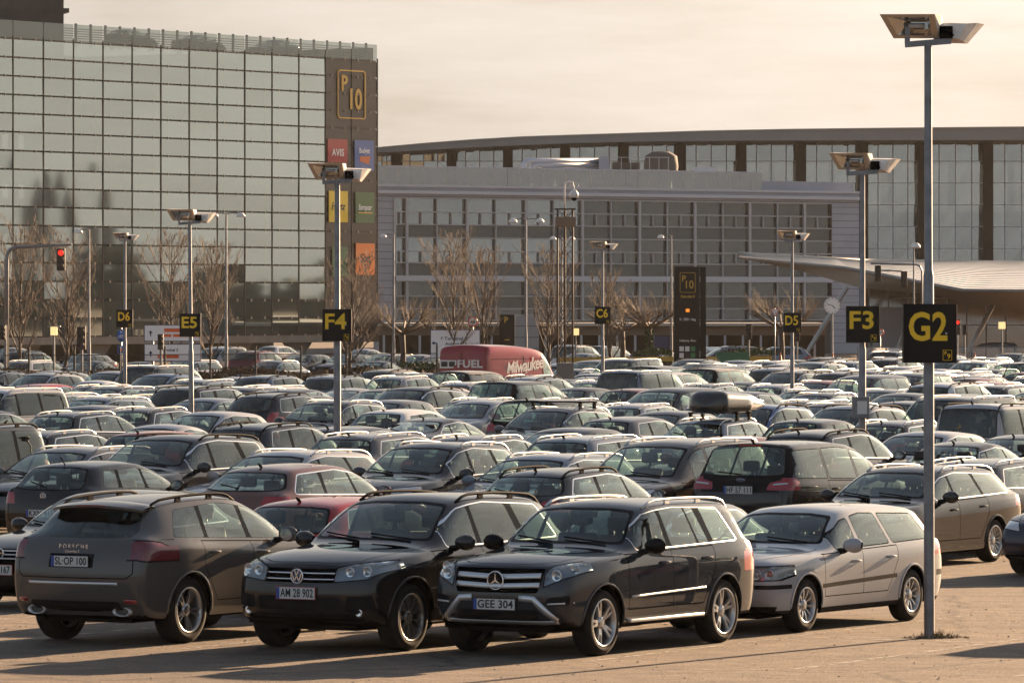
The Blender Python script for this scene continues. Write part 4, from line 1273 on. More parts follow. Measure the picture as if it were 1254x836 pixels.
def ex_sport(c, root, painted):
    t = text_mesh('PORSCHE', .066, .002, .0015, 1.55); o = link('lettering', t, root, 'chrome'); o.matrix_local = on_rear(c, -.0, 1.105, .004)
    t = text_mesh('Cayenne S', .045, .002, .0005, 1.0, shear=.25); o = link('lettering', t, root, 'chrome'); o.matrix_local = on_rear(c, -.0, 1.055, .004)
    m = MB().mat('satin'); front_bar(c, m, [(-.60, .70), (.60, .70)], .035, .010, True); m.build('tailgate_strip', root)
    for sg in (1, -1):
        h, n = c.ray_rear(sg * .58, .40)
        for dy in (-.045, .045):
            pass
        m = MB().mat('satin'); T = frame_M(h + Vector((.08, 0, -.015)), (0, -1, 0), (0, 0, 1))
        m.lathe([(1.05, -.02), (1.05, .11), (.88, .115), (.80, .03)], 20, T @ Matrix.Diagonal((.115, .052, 1, 1))); m.mat('gap').lathe([(.85, .02), (0, .02)], 20, T @ Matrix.Diagonal((.115, .052, 1, 1)))
        m.build('exhaust_pipe', root)
        m = MB().mat('red_lens'); front_bar(c, m, [(sg * .66, .50), (sg * .80, .50)], .05, .006, True); m.build('reflector', root)
    # roof spoiler over the rear window
    p = c.p; m = MB().mat('paint'); N = 12
    def f(u, v):
        y = lerp(-.62, .62, v); e = 1 - (abs(y) / .62) ** 4 * .35
        h, n = c.ray_top(p['rend'] - .18, y * .98); x = h.x - .40 * u * e
        return Vector((x, y, h.z + .006 + .02 * math.sin(u * 1.6) - .055 * u * u))
    m.grid(f, 5, 16)
    def f2(u, v):
        q = f(u, v); return q + Vector((.0, 0, -.028 * (1 if u > 0 else .5)))
    m.grid(f2, 5, 16)
    m.grid(lambda u, v: lerp(f(1, v), f2(1, v), u), 1, 16)
    s = m.build('roof_spoiler', root); painted.append(s)
    m = MB().mat('dark_red_lens'); m.box(-.0, .004, -.20, .20, -.008, .008, Matrix.Translation(f(1, .5) + Vector((-.004, 0, -.014)))); m.build('brake_lamp', s)
def ex_oldest(c, root, painted):
    recess(c, root); lamp_units(c, root, [(.48, .70, .062, 'p'), (.62, .70, .062, 'w'), (.76, .705, .058, 'o')])
    g = child_of(root, 'grille'); m = MB().mat('chrome'); front_bar(c, m, [(-.33, .635), (.33, .635)], .015, .006); front_bar(c, m, [(-.36, .755), (.36, .755)], .02, .008); m.build('slat', g)
    h, n = c.ray_rear(-.55, .30); m = MB().mat('satin').tube([h + Vector((.1, 0, -.08)), h + Vector((-.05, 0, -.10))], .03, 10); m.build('exhaust_pipe', root); wipers(c, root)
def ex_bolt(c, root, painted):
    recess(c, root); lamp_units(c, root, [(.62, .71, .05, 'p'), (.76, .73, .05, 'w')]); g = child_of(root, 'grille')
    for z in (.64, .69, .735):
        m = MB().mat('satin'); front_bar(c, m, [(-.40, z), (.40, z)], .016, .006); m.build('slat', g)
    emblem_bolt(g, on_front(c, 0, .70, .014), .065); wipers(c, root)
def ex_plain_front(c, root, painted):
    recess(c, root); b = c.p.get('bulbs')
    if b: lamp_units(c, root, b)
    wipers(c, root)
def ex_hatch_rear(c, root, painted):
    emblem_vw(root, on_rear(c, 0, .92, .006), .055)
    m = MB().mat('gap'); h, n = c.ray_rear(.0, c.p['rw'][0] + .02); h2, n2 = c.ray_rear(.36, c.p['rw'][0] + .10); m.tube([h + n * .01, h2 + n2 * .015], .010, 5); m.build('wiper', root)
def ex_mpv_rear(c, root, painted):
    emblem_oval(root, on_rear(c, 0, 1.125, .008), .075, .03)
    m = MB().mat('gap'); h, n = c.ray_rear(.0, 1.21); h2, n2 = c.ray_rear(.42, 1.24); m.tube([h + n * .01, h2 + n2 * .015], .011, 5); m.build('wiper', root)
    m = MB().mat('red_lens'); z = c.p['rend_'][1] - .035; h, n = c.ray_rear(0, z); m.box(-.012, .012, -.19, .19, -.018, .018, Matrix.Translation(h)); m.build('brake_lamp', root)
    m = MB().mat('clear_lens')
    front_bar(c, m, [(.56, 1.065), (.80, 1.085)], .028, .003, True); front_bar(c, m, [(-.56, 1.065), (-.80, 1.085)], .028, .003, True); m.build('reversing_lamp', root)
def ex_rear_wiper(c, root, painted):
    m = MB().mat('gap'); z = c.p['rw'][0]; h, n = c.ray_rear(.0, z + .02); h2, n2 = c.ray_rear(.40, z + .07)
    if h is not None and h2 is not None: m.tube([h + n * .01, h2 + n2 * .015], .010, 5)
    m.build('wiper', root)
def ex_roofbars(c, root, painted):
    p = c.p; m = MB().mat('plastic')
    for s in (p['hdr'] + .45, p['rend'] - .75):
        h, n = c.ray_top(s, 0); m.box(h.x - .03, h.x + .03, -p['wr'][0] * 1.02, p['wr'][0] * 1.02, h.z + .10, h.z + .13)
        for sg in (1, -1): m.box(h.x - .035, h.x + .035, sg * p['wr'][0] * .93 - .03, sg * p['wr'][0] * .93 + .03, h.z - .04, h.z + .11)
    m.build('roof_bars', root)
def roof_box_mesh():
    m = MB().mat('box_shell')
    L, W, Hh = 2.35, .90, .52
    def f(u, v):
        x = -L / 2 + L * u; a = v * 2 * math.pi
        e = min(1, (u * 9) ** .5) * min(1, ((1 - u) * 3.2) ** .55)
        w = W / 2 * (.55 + .45 * min(1, (1 - u) * 2.2)) * min(1, (u * 14) ** .5 + .0) if 0 < u < 1 else 0
        ht = Hh * (1 - .35 * u) * e
        ca, sa = math.cos(a), math.sin(a)
        y = w * math.copysign(abs(ca) ** .45, ca)
        z = (ht * .66 * abs(sa) ** .6 if sa >= 0 else -Hh * .30 * abs(sa) ** .4 * min(1, e))
        return Vector((x, y, .14 + z))
    m.grid(f, 26, 28)
    return m.mesh('roof_box')
simple('box_shell', (.012, .011, .010), .22, coat=.7)
# ------------------------------------------------------------------ camera frame: image column -> direction, used only to lay the plan out
FPX, CAMH, HOR = 6900.0, 3.8, 375.0
TH = R(28); ST, CT = math.sin(TH), math.cos(TH)
def at(px, py, Y): return Vector(((px - 627) / FPX * Y, Y, CAMH - (py - HOR) / FPX * Y))
def gr(px, Y): return Vector(((px - 627) / FPX * Y, Y, 0))
def uv(u, v): return Vector((ST * u + CT * v, CT * u - ST * v, 0))
def v_at(px, u):
    t = (px - 627) / FPX; return (t * CT * u - ST * u) / (CT + ST * t)
def proj(P): return 627 + P.x / P.y * FPX, HOR + (CAMH - P.z) / P.y * FPX
ROW = {1: 56.0, 2: 61.5, 3: 74.4, 4: 79.8, 5: 92.6, 6: 97.8, 7: 108.8, 8: 114.2, 9: 124.8, 10: 130.2, 11: 141, 12: 146.4, 13: 157.4, 14: 162.8, 15: 173.8, 16: 179.2, 17: 190.2, 18: 195.6, 19: 206.6, 20: 212, 21: 223, 22: 228.4, 23: 239.4, 24: 244.8}
RZ_F, RZ_R = R(-120.5), R(59.5)
BLACK, DGREY, GREY, SILVER, WHITE = (.008, .008, .009), (.030, .030, .032), (.10, .10, .105), (.36, .365, .38), (.62, .62, .60)
BROWN, RED, DRED, BLUE, DBLUE, BEIGE, STEEL = (.045, .036, .030), (.30, .012, .014), (.13, .010, .012), (.06, .11, .22), (.012, .018, .040), (.30, .25, .19), (.16, .19, .23)
CNAME = {BLACK: 'black', DGREY: 'dark grey', GREY: 'grey', SILVER: 'silver', WHITE: 'white', BROWN: 'dark brown', RED: 'red', DRED: 'dark red', BLUE: 'blue', DBLUE: 'dark blue', BEIGE: 'beige', STEEL: 'steel blue'}
MNAME = {'boxy_suv': 'boxy off-roader', 'wide_suv': 'big off-roader', 'sport_suv': 'sporty off-roader', 'boxy_estate': 'boxy estate', 'sleek_estate': 'railed estate', 'slope_estate': 'sloping estate', 'hatchback': 'hatchback', 'compact': 'compact car',
         'saloon': 'saloon', 'fastback': 'fastback', 'mpv': 'people carrier', 'roofrail_mpv': 'railed people carrier', 'crossover': 'crossover', 'bright_crossover': 'silver-railed crossover', 'square_suv': 'square off-roader', 'small_van': 'small van'}
KIND = {'boxy_suv': 'off_roader', 'wide_suv': 'off_roader', 'sport_suv': 'off_roader', 'boxy_estate': 'estate_car', 'sleek_estate': 'estate_car', 'slope_estate': 'estate_car', 'hatchback': 'hatchback_car', 'compact': 'compact_car', 'saloon': 'saloon_car', 'fastback': 'fastback_car',
        'mpv': 'people_carrier', 'roofrail_mpv': 'people_carrier', 'crossover': 'crossover_car', 'bright_crossover': 'crossover_car', 'square_suv': 'off_roader', 'small_van': 'small_van', 'panel_van': 'panel_van'}
LOT = 'cars parked in the rows of the car park'
POLES = {}   # name -> image column, for wording the labels
cars = []    # (row, v, model, colour, orient, root)
def put_near(label, model_, u, v, orient, colour, extras=None, **over):
    o = thing(KIND[model_], label, 'car', uv(u, v), RZ_F if orient == 'F' else RZ_R, LOT)
    assemble(model_, o, colour, extras, **over); return o

# ---- the first rows, seen large
put_near('dark grey boxy off-roader with star badge and silver bumper guard, plate GEE 304', 'boxy_suv', 56.1, -28.75, 'F', (.030, .034, .041), ex_boxy, plate_f=('GEE 304', (.52, .115)), pz_f=.575, mirror='gloss_black', rails='chrome')
put_near('black off-roader with two-bar grille, plate AM 28 902, between brown and grey ones', 'wide_suv', 55.9, -31.04, 'F', (.010, .0095, .0095), ex_wide, plate_f=('AM 28 902', (.50, .125), True, True), pz_f=.655, plate_r=None)
put_near('brown-grey off-roader seen from behind with roof spoiler and plate SL OP 100', 'sport_suv', 55.9, -33.95, 'R', (.084, .079, .074), ex_sport, plate_r=('SL·OP 100', (.50, .115)), pz_r=.945, tail_mat='dark_red_lens', aerial=False)
put_near('silver boxy estate parked just behind the G2 lamp post', 'boxy_estate', 61.15, -28.65, 'F', (.40, .41, .42), ex_oldest, handle='paint')
put_near('black estate with a ring badge, plate AD 88 167, cut by the left edge', 'slope_estate', 61.7, -38.8, 'F', BLACK, ex_bolt, plate_f=('AD 88 167', (.50, .12), False, True), pz_f=.50, rails=None)
put_near('red compact car peeping out between the brown-grey and black off-roaders', 'compact', 61.6, -34.9, 'R', RED, ex_rear_wiper, plate_r=('', (.5, .11)))
put_near('grey estate mostly hidden between the boxy off-roader and silver estate', 'slope_estate', 61.6, -31.0, 'F', GREY, ex_plain_front, rails=None)
put_near('black estate whose tail edge shows at the right picture edge beside the G2 post', 'sleek_estate', 63.7, -23.5, 'R', BLACK, ex_rear_wiper)
put_near('black hatchback with round badge and plate KXN, behind the brown-grey off-roader', 'hatchback', 74.2, -46.4, 'R', (.007, .007, .008), ex_hatch_rear, plate_r=('KXN 415', (.52, .11)), pz_r=.66, aerial='stick')
put_near('dark red estate with round tail window frame, third row left of black off-roader', 'slope_estate', 74.6, v_at(385, 74.6), 'R', (.14, .07, .055), ex_rear_wiper, rails=None)
put_near('dark grey sloping estate seen from behind, directly beyond the boxy off-roader', 'slope_estate', 74.6, v_at(718, 74.6), 'R', (.022, .021, .021), ex_rear_wiper, rails='black')
put_near('black estate with roof rails facing us behind the G2 post', 'sleek_estate', 76.2, v_at(1108, 76.2), 'F', (.016, .015, .016), ex_plain_front, bulbs=[(.62, .735, .045, 'p'), (.76, .76, .045, 'w')])
put_near('dark blue saloon facing us, cut by the right picture edge in the third row', 'saloon', 75.5, v_at(1394, 76.4), 'F', DBLUE, ex_plain_front)
put_near('dark brown people carrier from behind, plate HF 57 111, large red lamps', 'mpv', 80.6, v_at(992, 80.6), 'R', (.026, .021, .019), ex_mpv_rear, plate_r=('HF 57 111', (.50, .115)), pz_r=.975)

# ---- further rows: (row, column, model, facing, colour, extras)
T = [
 (4, -68, 'small_van', 'F', DGREY), (4, 70, 'sleek_estate', 'F', GREY), (4, 210, 'wide_suv', 'F', DGREY), (4, 350, 'sleek_estate', 'F', SILVER), (4, 520, 'bright_crossover', 'F', DGREY), (4, 662, 'sleek_estate', 'F', STEEL), (4, 822, 'roofrail_mpv', 'F', BROWN), (4, 1185, 'sleek_estate', 'R', DGREY),
 (5, 95, 'slope_estate', 'R', BLACK), (5, 220, 'hatchback', 'R', RED), (5, 345, 'crossover', 'R', DGREY), (5, 480, 'sleek_estate', 'R', GREY), (5, 612, 'slope_estate', 'R', DGREY), (5, 742, 'sleek_estate', 'R', STEEL), (5, 875, 'hatchback', 'F', DRED), (5, 1030, 'crossover', 'R', DGREY), (5, 1190, 'saloon', 'R', BROWN),
 (6, 190, 'saloon', 'F', SILVER), (6, 455, 'compact', 'R', DGREY), (6, 690, 'hatchback', 'F', DGREY), (6, 1130, 'compact', 'F', SILVER), (6, 1255, 'saloon', 'R', DGREY),
 (7, -12, 'compact', 'R', DGREY), (7, 110, 'slope_estate', 'R', BLACK), (7, 250, 'compact', 'F', SILVER), (7, 545, 'fastback', 'R', DGREY), (7, 668, 'bright_crossover', 'F', GREY), (7, 785, 'compact', 'R', GREY), (7, 898, 'slope_estate', 'R', STEEL), (7, 1012, 'hatchback', 'R', DGREY), (7, 1125, 'slope_estate', 'R', BLACK), (7, 1240, 'small_van', 'R', SILVER),
 (8, 100, 'compact', 'F', GREY), (8, 200, 'slope_estate', 'R', DGREY), (8, 395, 'bright_crossover', 'F', DGREY), (8, 690, 'mpv', 'R', DGREY), (8, 1040, 'crossover', 'F', SILVER), (8, 1160, 'square_suv', 'F', DGREY),
 (9, 20, 'slope_estate', 'R', DRED), (9, 120, 'sleek_estate', 'F', STEEL), (9, 245, 'compact', 'F', STEEL), (9, 360, 'crossover', 'R', BLACK), (9, 470, 'hatchback', 'F', GREY), (9, 580, 'compact', 'F', STEEL), (9, 1010, 'sleek_estate', 'F', DGREY), (9, 1200, 'crossover', 'F', DGREY),
 (10, 505, 'wide_suv', 'F', DGREY), (10, 60, 'sleek_estate', 'F', SILVER), (10, 170, 'slope_estate', 'R', BLACK), (10, 610, 'slope_estate', 'R', SILVER),
 (11, 228, 'compact', 'R', DGREY), (11, 50, 'hatchback', 'R', DRED), (11, 290, 'sleek_estate', 'F', DGREY), (11, 800, 'saloon', 'F', SILVER), (11, 1000, 'slope_estate', 'F', DGREY),
 (12, 150, 'slope_estate', 'R', BLACK), (12, 350, 'sleek_estate', 'R', WHITE),
 (13, 45, 'crossover', 'F', SILVER), (13, 795, 'square_suv', 'R', STEEL), (13, 878, 'slope_estate', 'R', DGREY),
 (14, 512, 'bright_crossover', 'F', DGREY), (14, 410, 'hatchback', 'F', WHITE), (14, 1110, 'roofrail_mpv', 'F', DGREY),
]
rnd = random.Random(11)
plan = {}
for r, px, md, o, col in T: plan.setdefault(r, []).append([v_at(px, ROW[r]), md, o, col])
VAN = (176.0, v_at(618, 176.0))
FAR = [('saloon', 2), ('compact', 4), ('hatchback', 3), ('slope_estate', 4), ('sleek_estate', 4), ('crossover', 3), ('bright_crossover', 2), ('mpv', 2), ('square_suv', 1), ('fastback', 1), ('wide_suv', 1)]
FC = [(DGREY, 7), (BLACK, 6), (GREY, 5), (SILVER, 9), (WHITE, 3), (BROWN, 2), (DBLUE, 2), (RED, 2), (DRED, 1), (STEEL, 3), (BEIGE, 2), (BLUE, 1)]
def pick(l):
    t = rnd.uniform(0, sum(w for _, w in l))
    for a, w in l:
        t -= w
        if t <= 0: return a
    return l[0][0]
def far_edge(px):      # how deep the car park is at an image column
    return float(np.interp(px, [0, 540, 700, 900, 1254], [196, 204, 232, 250, 268]))
for r in range(8, 25):
    u = ROW[r]; lst = plan.setdefault(r, [])
    v = v_at(-35, u) + rnd.uniform(0, 1.2); v1 = v_at(1290, u)
    while v < v1:
        P = uv(u, v); px = proj(P)[0]
        ok = P.y < far_edge(px) - 2 and all(abs(v - w[0]) > 2.22 for w in lst) and rnd.random() > .035
        if abs(u - VAN[0]) < 5 and abs(v - VAN[1]) < 2.4: ok = False
        if 680 < px < 706 and 186 < P.y < 196: ok = False
        if ok:
            lst.append([v, pick(FAR), 'F' if rnd.random() < .5 else 'R', pick(FC)]); v += 2.40
        else: v += .25
NEARX = {'F': ex_plain_front, 'R': ex_rear_wiper}
ORD = ['zeroth', 'first', 'second', 'third', 'fourth', 'fifth', 'sixth', 'seventh', 'eighth', 'ninth', 'tenth', 'eleventh', 'twelfth', 'thirteenth', 'fourteenth', 'fifteenth', 'sixteenth', 'seventeenth', 'eighteenth', 'nineteenth', 'twentieth', 'twenty-first', 'twenty-second', 'twenty-third', 'twenty-fourth', 'twenty-fifth', 'twenty-sixth']
ROOFBOX_AT = None
for r in sorted(plan):
    lst = sorted(plan[r], key=lambda w: w[0])
    vis = [w for w in lst if -20 < proj(uv(ROW[r], w[0]))[0] < 1274]
    for i, w in enumerate(lst):
        v, md, o, col = w
        others = [q[0] for q in lst if proj(uv(ROW[r], q[0]))[0] > -30] + ([v_at(992, 80.6)] if r == 4 else [])
        n = sum(1 for q in others if q < v - 1e-6) + 1
        # a car straight behind another in the same bay keeps clear of it
        du = rnd.uniform(-.22, .22); dv = rnd.uniform(-.05, .05); da = rnd.uniform(-.012, .012)
        if r == 4 and md == 'sleek_estate' and o == 'R': du = 1.75        # parked deep in its bay
        jit = 1 + rnd.uniform(-.12, .12); cc = tuple(min(.8, x * jit) for x in col)
        facing = 'facing us' if o == 'F' else 'seen from behind'
        lab = '%s %s %s, %s from left in the %s row' % (CNAME[col], MNAME[md], facing, ORD[n] if n < len(ORD) else str(n), ORD[r])
        rt = thing(KIND[md], lab, 'car', uv(ROW[r] + du, v + dv), (RZ_F if o == 'F' else RZ_R) + da, LOT)
        if r <= 8:
            ex = NEARX[o]
            assemble(md, rt, cc, ex, aerial=True)
            if r == 7 and md == 'slope_estate' and col == STEEL:
                ROOFBOX_AT = (rt, md)
            if r == 7 and md == 'bright_crossover': ex_roofbars(model(md, 0, aerial=True)['car'], rt, [])
        else:
            bpy.data.objects.remove(rt)
            rt = link(KIND[md], model(md, 1)['mesh'], None, None, uv(ROW[r] + du, v + dv), (0, 0, (RZ_F if o == 'F' else RZ_R) + da))
            tag(rt, lab, 'car', LOT); rt.color = c4(cc)
        cars.append((r, v, rt))
# roof box on the steel blue estate
if ROOFBOX_AT:
    rt = ROOFBOX_AT[0]; c = model('slope_estate', 0, aerial=True)['car']; h, n = c.ray_top(2.9, 0)
    ex_roofbars(c, rt, [])
    bx = link('roof_box', roof_box_mesh(), None, None, uv(0, 0))
    M = Matrix.Translation(rt.location) @ Matrix.Rotation(rt.rotation_euler.z, 4, 'Z') @ Matrix.Translation((h.x + .05, -.16, h.z + .12))
    bx.matrix_world = M; tag(bx, 'long black roof box strapped on the steel blue estate', 'roof box')

# ---- the red delivery van
vn = thing('panel_van', 'tall red delivery van with white lettering parked in front of the hedge', 'van', uv(*VAN), RZ_R)
simple('van_white', (.70, .66, .64), .4)
def ex_van(c, root, painted):
    p = c.p
    t = text_mesh('FUEL', .36, .004, .012, 1.05, fitw=1.02); o = link('lettering', t, root, 'van_white'); o.matrix_local = on_rear(c, -.35, 1.78, .015)
    m = MB().mat('van_white'); T = on_rear(c, .55, 1.78, .012)
    m.box(-.34, .34, -.14, .14, 0, .006, T); m.mat('ink').box(-.28, -.02, -.09, .09, .006, .009, T).box(.04, .28, -.09, .09, .006, .009, T); m.build('logo', root)
    m = MB().mat('ink'); T = on_rear(c, -.05, 1.38, .012)
    m.box(-.42, .12, -.10, .12, 0, .01, T, .0); m.box(.0, .30, -.20, -.02, 0, .011, T); m.mat('van_white'); ring(m, .20, .02, T @ Matrix.Translation((-.02, -.16, .012))); ring(m, .10, .03, T @ Matrix.Translation((-.52, -.18, .012))); m.build('picture_panel', root)
    m = MB().mat('gap'); T = on_rear(c, 0, 1.4, .004); m.box(-.008, .008, -1.0, .85, 0, .004, T); m.build('door_gap', root)
    t = text_mesh('Milwaukee', .62, .004, .014, .92, shear=.28, fitw=2.6); h, n = c.ray_side(3.3, 1.70, -1)
    o = link('lettering', t, root, 'van_white'); o.matrix_local = frame_M(h + Vector((0, -.02, 0)), (1, 0, .10), (-.10, 0, 1))
    m = MB().mat('van_white'); T = frame_M(h + Vector((-.35, -.02, -.36)), (1, 0, .10), (-.10, 0, 1)); m.poly([(-.9, -.02), (.55, .10), (.25, .0), (.45, -.02), (.1, -.09), (.3, -.02)][:3], .006, T); m.build('underline', root)
    m = MB().mat('gap')
    for s in (2.06, 3.35):
        pts = []
        for z in np.linspace(.4, 2.05, 8):
            hh, nn = c.ray_side(s, z, -1)
            if hh is not None: pts.append(hh + Vector((0, -.002, 0)))
        m.tube(pts, .010, 4)
    pts = [c.ray_side(s, 1.95, -1)[0] for s in np.linspace(2.1, 5.6, 8)]; m.tube(pts, .010, 4); m.build('panel_joint', root)
assemble('panel_van', vn, (.26, .006, .013), ex_van, aerial=False)
# ------------------------------------------------------------------ ground, lamp posts, signs
def struct(o): o['kind'] = 'structure'; return o
def ground_mat():
    m, nt = new_mat('asphalt')
    tc = node(nt, 'ShaderNodeTexCoord'); P = tc.outputs['Object']
    b = node(nt, 'ShaderNodeBsdfPrincipled'); b.inputs['Specular IOR Level'].default_value = .35
    n1 = noise(nt, .18, 6, .6, vec=P); n2 = noise(nt, 2.2, 8, .7, vec=P); n3 = noise(nt, 38, 3, .7, vec=P); n4 = noise(nt, 130, 2, .6, vec=P)
    big = ramp(nt, n1, [(.30, (.130, .104, .083)), (.55, (.180, .143, .112)), (.75, (.235, .187, .145))])
    st = ramp(nt, n2, [(.30, (.40, .39, .38)), (.44, (.80, .80, .80)), (.58, (1.05, 1.04, 1.03)), (.74, (1.30, 1.26, 1.2))])
    mx = node(nt, 'ShaderNodeMix', data_type='RGBA', blend_type='MULTIPLY'); mx.inputs['Factor'].default_value = 1
    nt.links.new(big, mx.inputs['A']); nt.links.new(st, mx.inputs['B'])
    gn = ramp(nt, n3, [(.30, (.38, .38, .38)), (.5, (.95, .95, .95)), (.70, (1.9, 1.8, 1.7))])
    m2 = node(nt, 'ShaderNodeMix', data_type='RGBA', blend_type='MULTIPLY'); m2.inputs['Factor'].default_value = .9
    nt.links.new(mx.outputs['Result'], m2.inputs['A']); nt.links.new(gn, m2.inputs['B'])
    mp = node(nt, 'ShaderNodeMapping'); mp.inputs['Rotation'].default_value = (0, 0, R(28)); mp.inputs['Scale'].default_value = (.22, 1.6, 1); nt.links.new(P, mp.inputs[0])
    n5 = noise(nt, 1.1, 7, .68, vec=mp.outputs[0]); sk5 = ramp(nt, n5, [(.32, (.62, .61, .60)), (.48, (.97, .97, .97)), (.66, (1.14, 1.12, 1.1))])
    m5 = node(nt, 'ShaderNodeMix', data_type='RGBA', blend_type='MULTIPLY'); m5.inputs['Factor'].default_value = 1; nt.links.new(m2.outputs['Result'], m5.inputs['A']); nt.links.new(sk5, m5.inputs['B']); m2 = m5
    # old repair seams
    vo = node(nt, 'ShaderNodeTexVoronoi', feature='DISTANCE_TO_EDGE', Scale=.16)
    wv = noise(nt, .6, 4, .6, vec=P); vm = node(nt, 'ShaderNodeVectorMath', operation='MULTIPLY_ADD'); nt.links.new(P, vm.inputs[0]); vm.inputs[1].default_value = (1, 1, 1)
    cb = node(nt, 'ShaderNodeCombineXYZ'); nt.links.new(wv, cb.inputs[0]); nt.links.new(wv, cb.inputs[1]); nt.links.new(cb.outputs[0], vm.inputs[2]); nt.links.new(vm.outputs[0], vo.inputs['Vector'])
    cr = ramp(nt, vo.outputs['Distance'], [(.0, (.35, .35, .35)), (.006, (.5, .5, .5)), (.012, (1, 1, 1))])
    m3 = node(nt, 'ShaderNodeMix', data_type='RGBA', blend_type='MULTIPLY'); m3.inputs['Factor'].default_value = .7
    nt.links.new(m2.outputs['Result'], m3.inputs['A']); nt.links.new(cr, m3.inputs['B'])
    nt.links.new(m3.outputs['Result'], b.inputs['Base Color'])
    rr = node(nt, 'ShaderNodeMapRange'); rr.inputs['To Min'].default_value = .62; rr.inputs['To Max'].default_value = .9; nt.links.new(n2, rr.inputs['Value']); nt.links.new(rr.outputs[0], b.inputs['Roughness'])
    ad = node(nt, 'ShaderNodeMath', operation='ADD'); nt.links.new(n3, ad.inputs[0]); nt.links.new(n4, ad.inputs[1])
    bp = node(nt, 'ShaderNodeBump', Strength=.8, Distance=.03); nt.links.new(ad.outputs[0], bp.inputs['Height'])
    bp2 = node(nt, 'ShaderNodeBump', Strength=.5, Distance=.10); nt.links.new(n2, bp2.inputs['Height']); nt.links.new(bp.outputs[0], bp2.inputs['Normal'])
    nt.links.new(bp2.outputs[0], b.inputs['Normal'])
    out(nt, b.outputs[0])
ground_mat()
g = MB().mat('asphalt').quad((-560, -90, 0), (560, -90, 0), (560, 760, 0), (-560, 760, 0)).build('ground'); struct(g)
# worn bay lines
m, nt = new_mat('worn_paint')
b = node(nt, 'ShaderNodeBsdfPrincipled', Roughness=.7); b.inputs['Base Color'].default_value = (.42, .39, .34, 1)
tr = node(nt, 'ShaderNodeBsdfTransparent'); mx = node(nt, 'ShaderNodeMixShader'); f = noise(nt, 5.5, 8, .75)
rp = ramp(nt, f, [(.42, (0, 0, 0)), (.58, (.80, .80, .80))]); nt.links.new(rp, mx.inputs[0]); nt.links.new(tr.outputs[0], mx.inputs[1]); nt.links.new(b.outputs[0], mx.inputs[2]); out(nt, mx.outputs[0])
mk = MB().mat('worn_paint')
def line(u0, v0, u1, v1, w):
    a, b_ = uv(u0, v0), uv(u1, v1); d = (b_ - a).normalized(); n = Vector((-d.y, d.x, 0)) * w / 2; z = Vector((0, 0, .004))
    mk.quad(a - n + z, b_ - n + z, b_ + n + z, a + n + z)
for (ra, rb) in ((1, 2), (3, 4), (5, 6)):
    uc = (ROW[ra] + ROW[rb]) / 2
    v = -60.1
    while v < -12:
        line(uc - 5.2, v, uc + 5.2, v, .10); v += 2.5
    line(uc, -75, uc + .004, -10, .10)
struct(mk.build('bay_lines'))
# loose grit on the asphalt in front
simple('grit', (.17, .14, .115), .9, var=.6, vscale=2.)
gm = MB().mat('grit'); rg = random.Random(8)
for i in range(1700):
    Y_ = rg.uniform(56.5, 75) if rg.random() < .75 else rg.uniform(75, 92); p = gr(rg.uniform(-20, 1270), Y_); z = rg.choice((.005, .006, .008, .010, .015)) * rg.uniform(.7, 1.3)
    q = [p + Vector((rg.uniform(-1, 1), rg.uniform(-1, 1), 0)) * z * .5 + Vector((z * math.cos(a) * rg.uniform(.7, 1.2), z * math.sin(a) * rg.uniform(.7, 1.2), 0)) for a in (0, 1.26, 2.5, 3.77, 5.0)]; tp = p + Vector((0, 0, z * rg.uniform(.6, 1.1)))
    vb_ = [gm.bm.verts.new(k) for k in q]; vt_ = gm.bm.verts.new(tp); gm._mark([gm.bm.faces.new((vb_[k], vb_[(k + 1) % 5], vt_)) for k in range(5)])
go = gm.build('gravel', recalc=False); go['kind'] = 'stuff'
# weeds at the foot of the near post
simple('dry_grass', (.16, .12, .06), .9, var=.4)
def weeds(c, n, r, h, name='weeds'):
    m = MB().mat('dry_grass'); rg = random.Random(5)
    for i in range(n):
        a = rg.uniform(0, 6.28); rr = r * rg.random() ** .7; p = c + Vector((rr * math.cos(a) * 1.8, rr * math.sin(a), 0)); hh = h * rg.uniform(.3, 1) * (1.2 - rr / r)
        d = Vector((rg.uniform(-1, 1), rg.uniform(-1, 1), 0)) * hh * .8; w = Vector((rg.uniform(-1, 1), rg.uniform(-1, 1), 0)).normalized() * .008
        m._mark([m.bm.faces.new([m.bm.verts.new(q) for q in (p - w, p + w, p + d + Vector((0, 0, hh)))])])
    o = m.build(name); o['kind'] = 'stuff'; return o

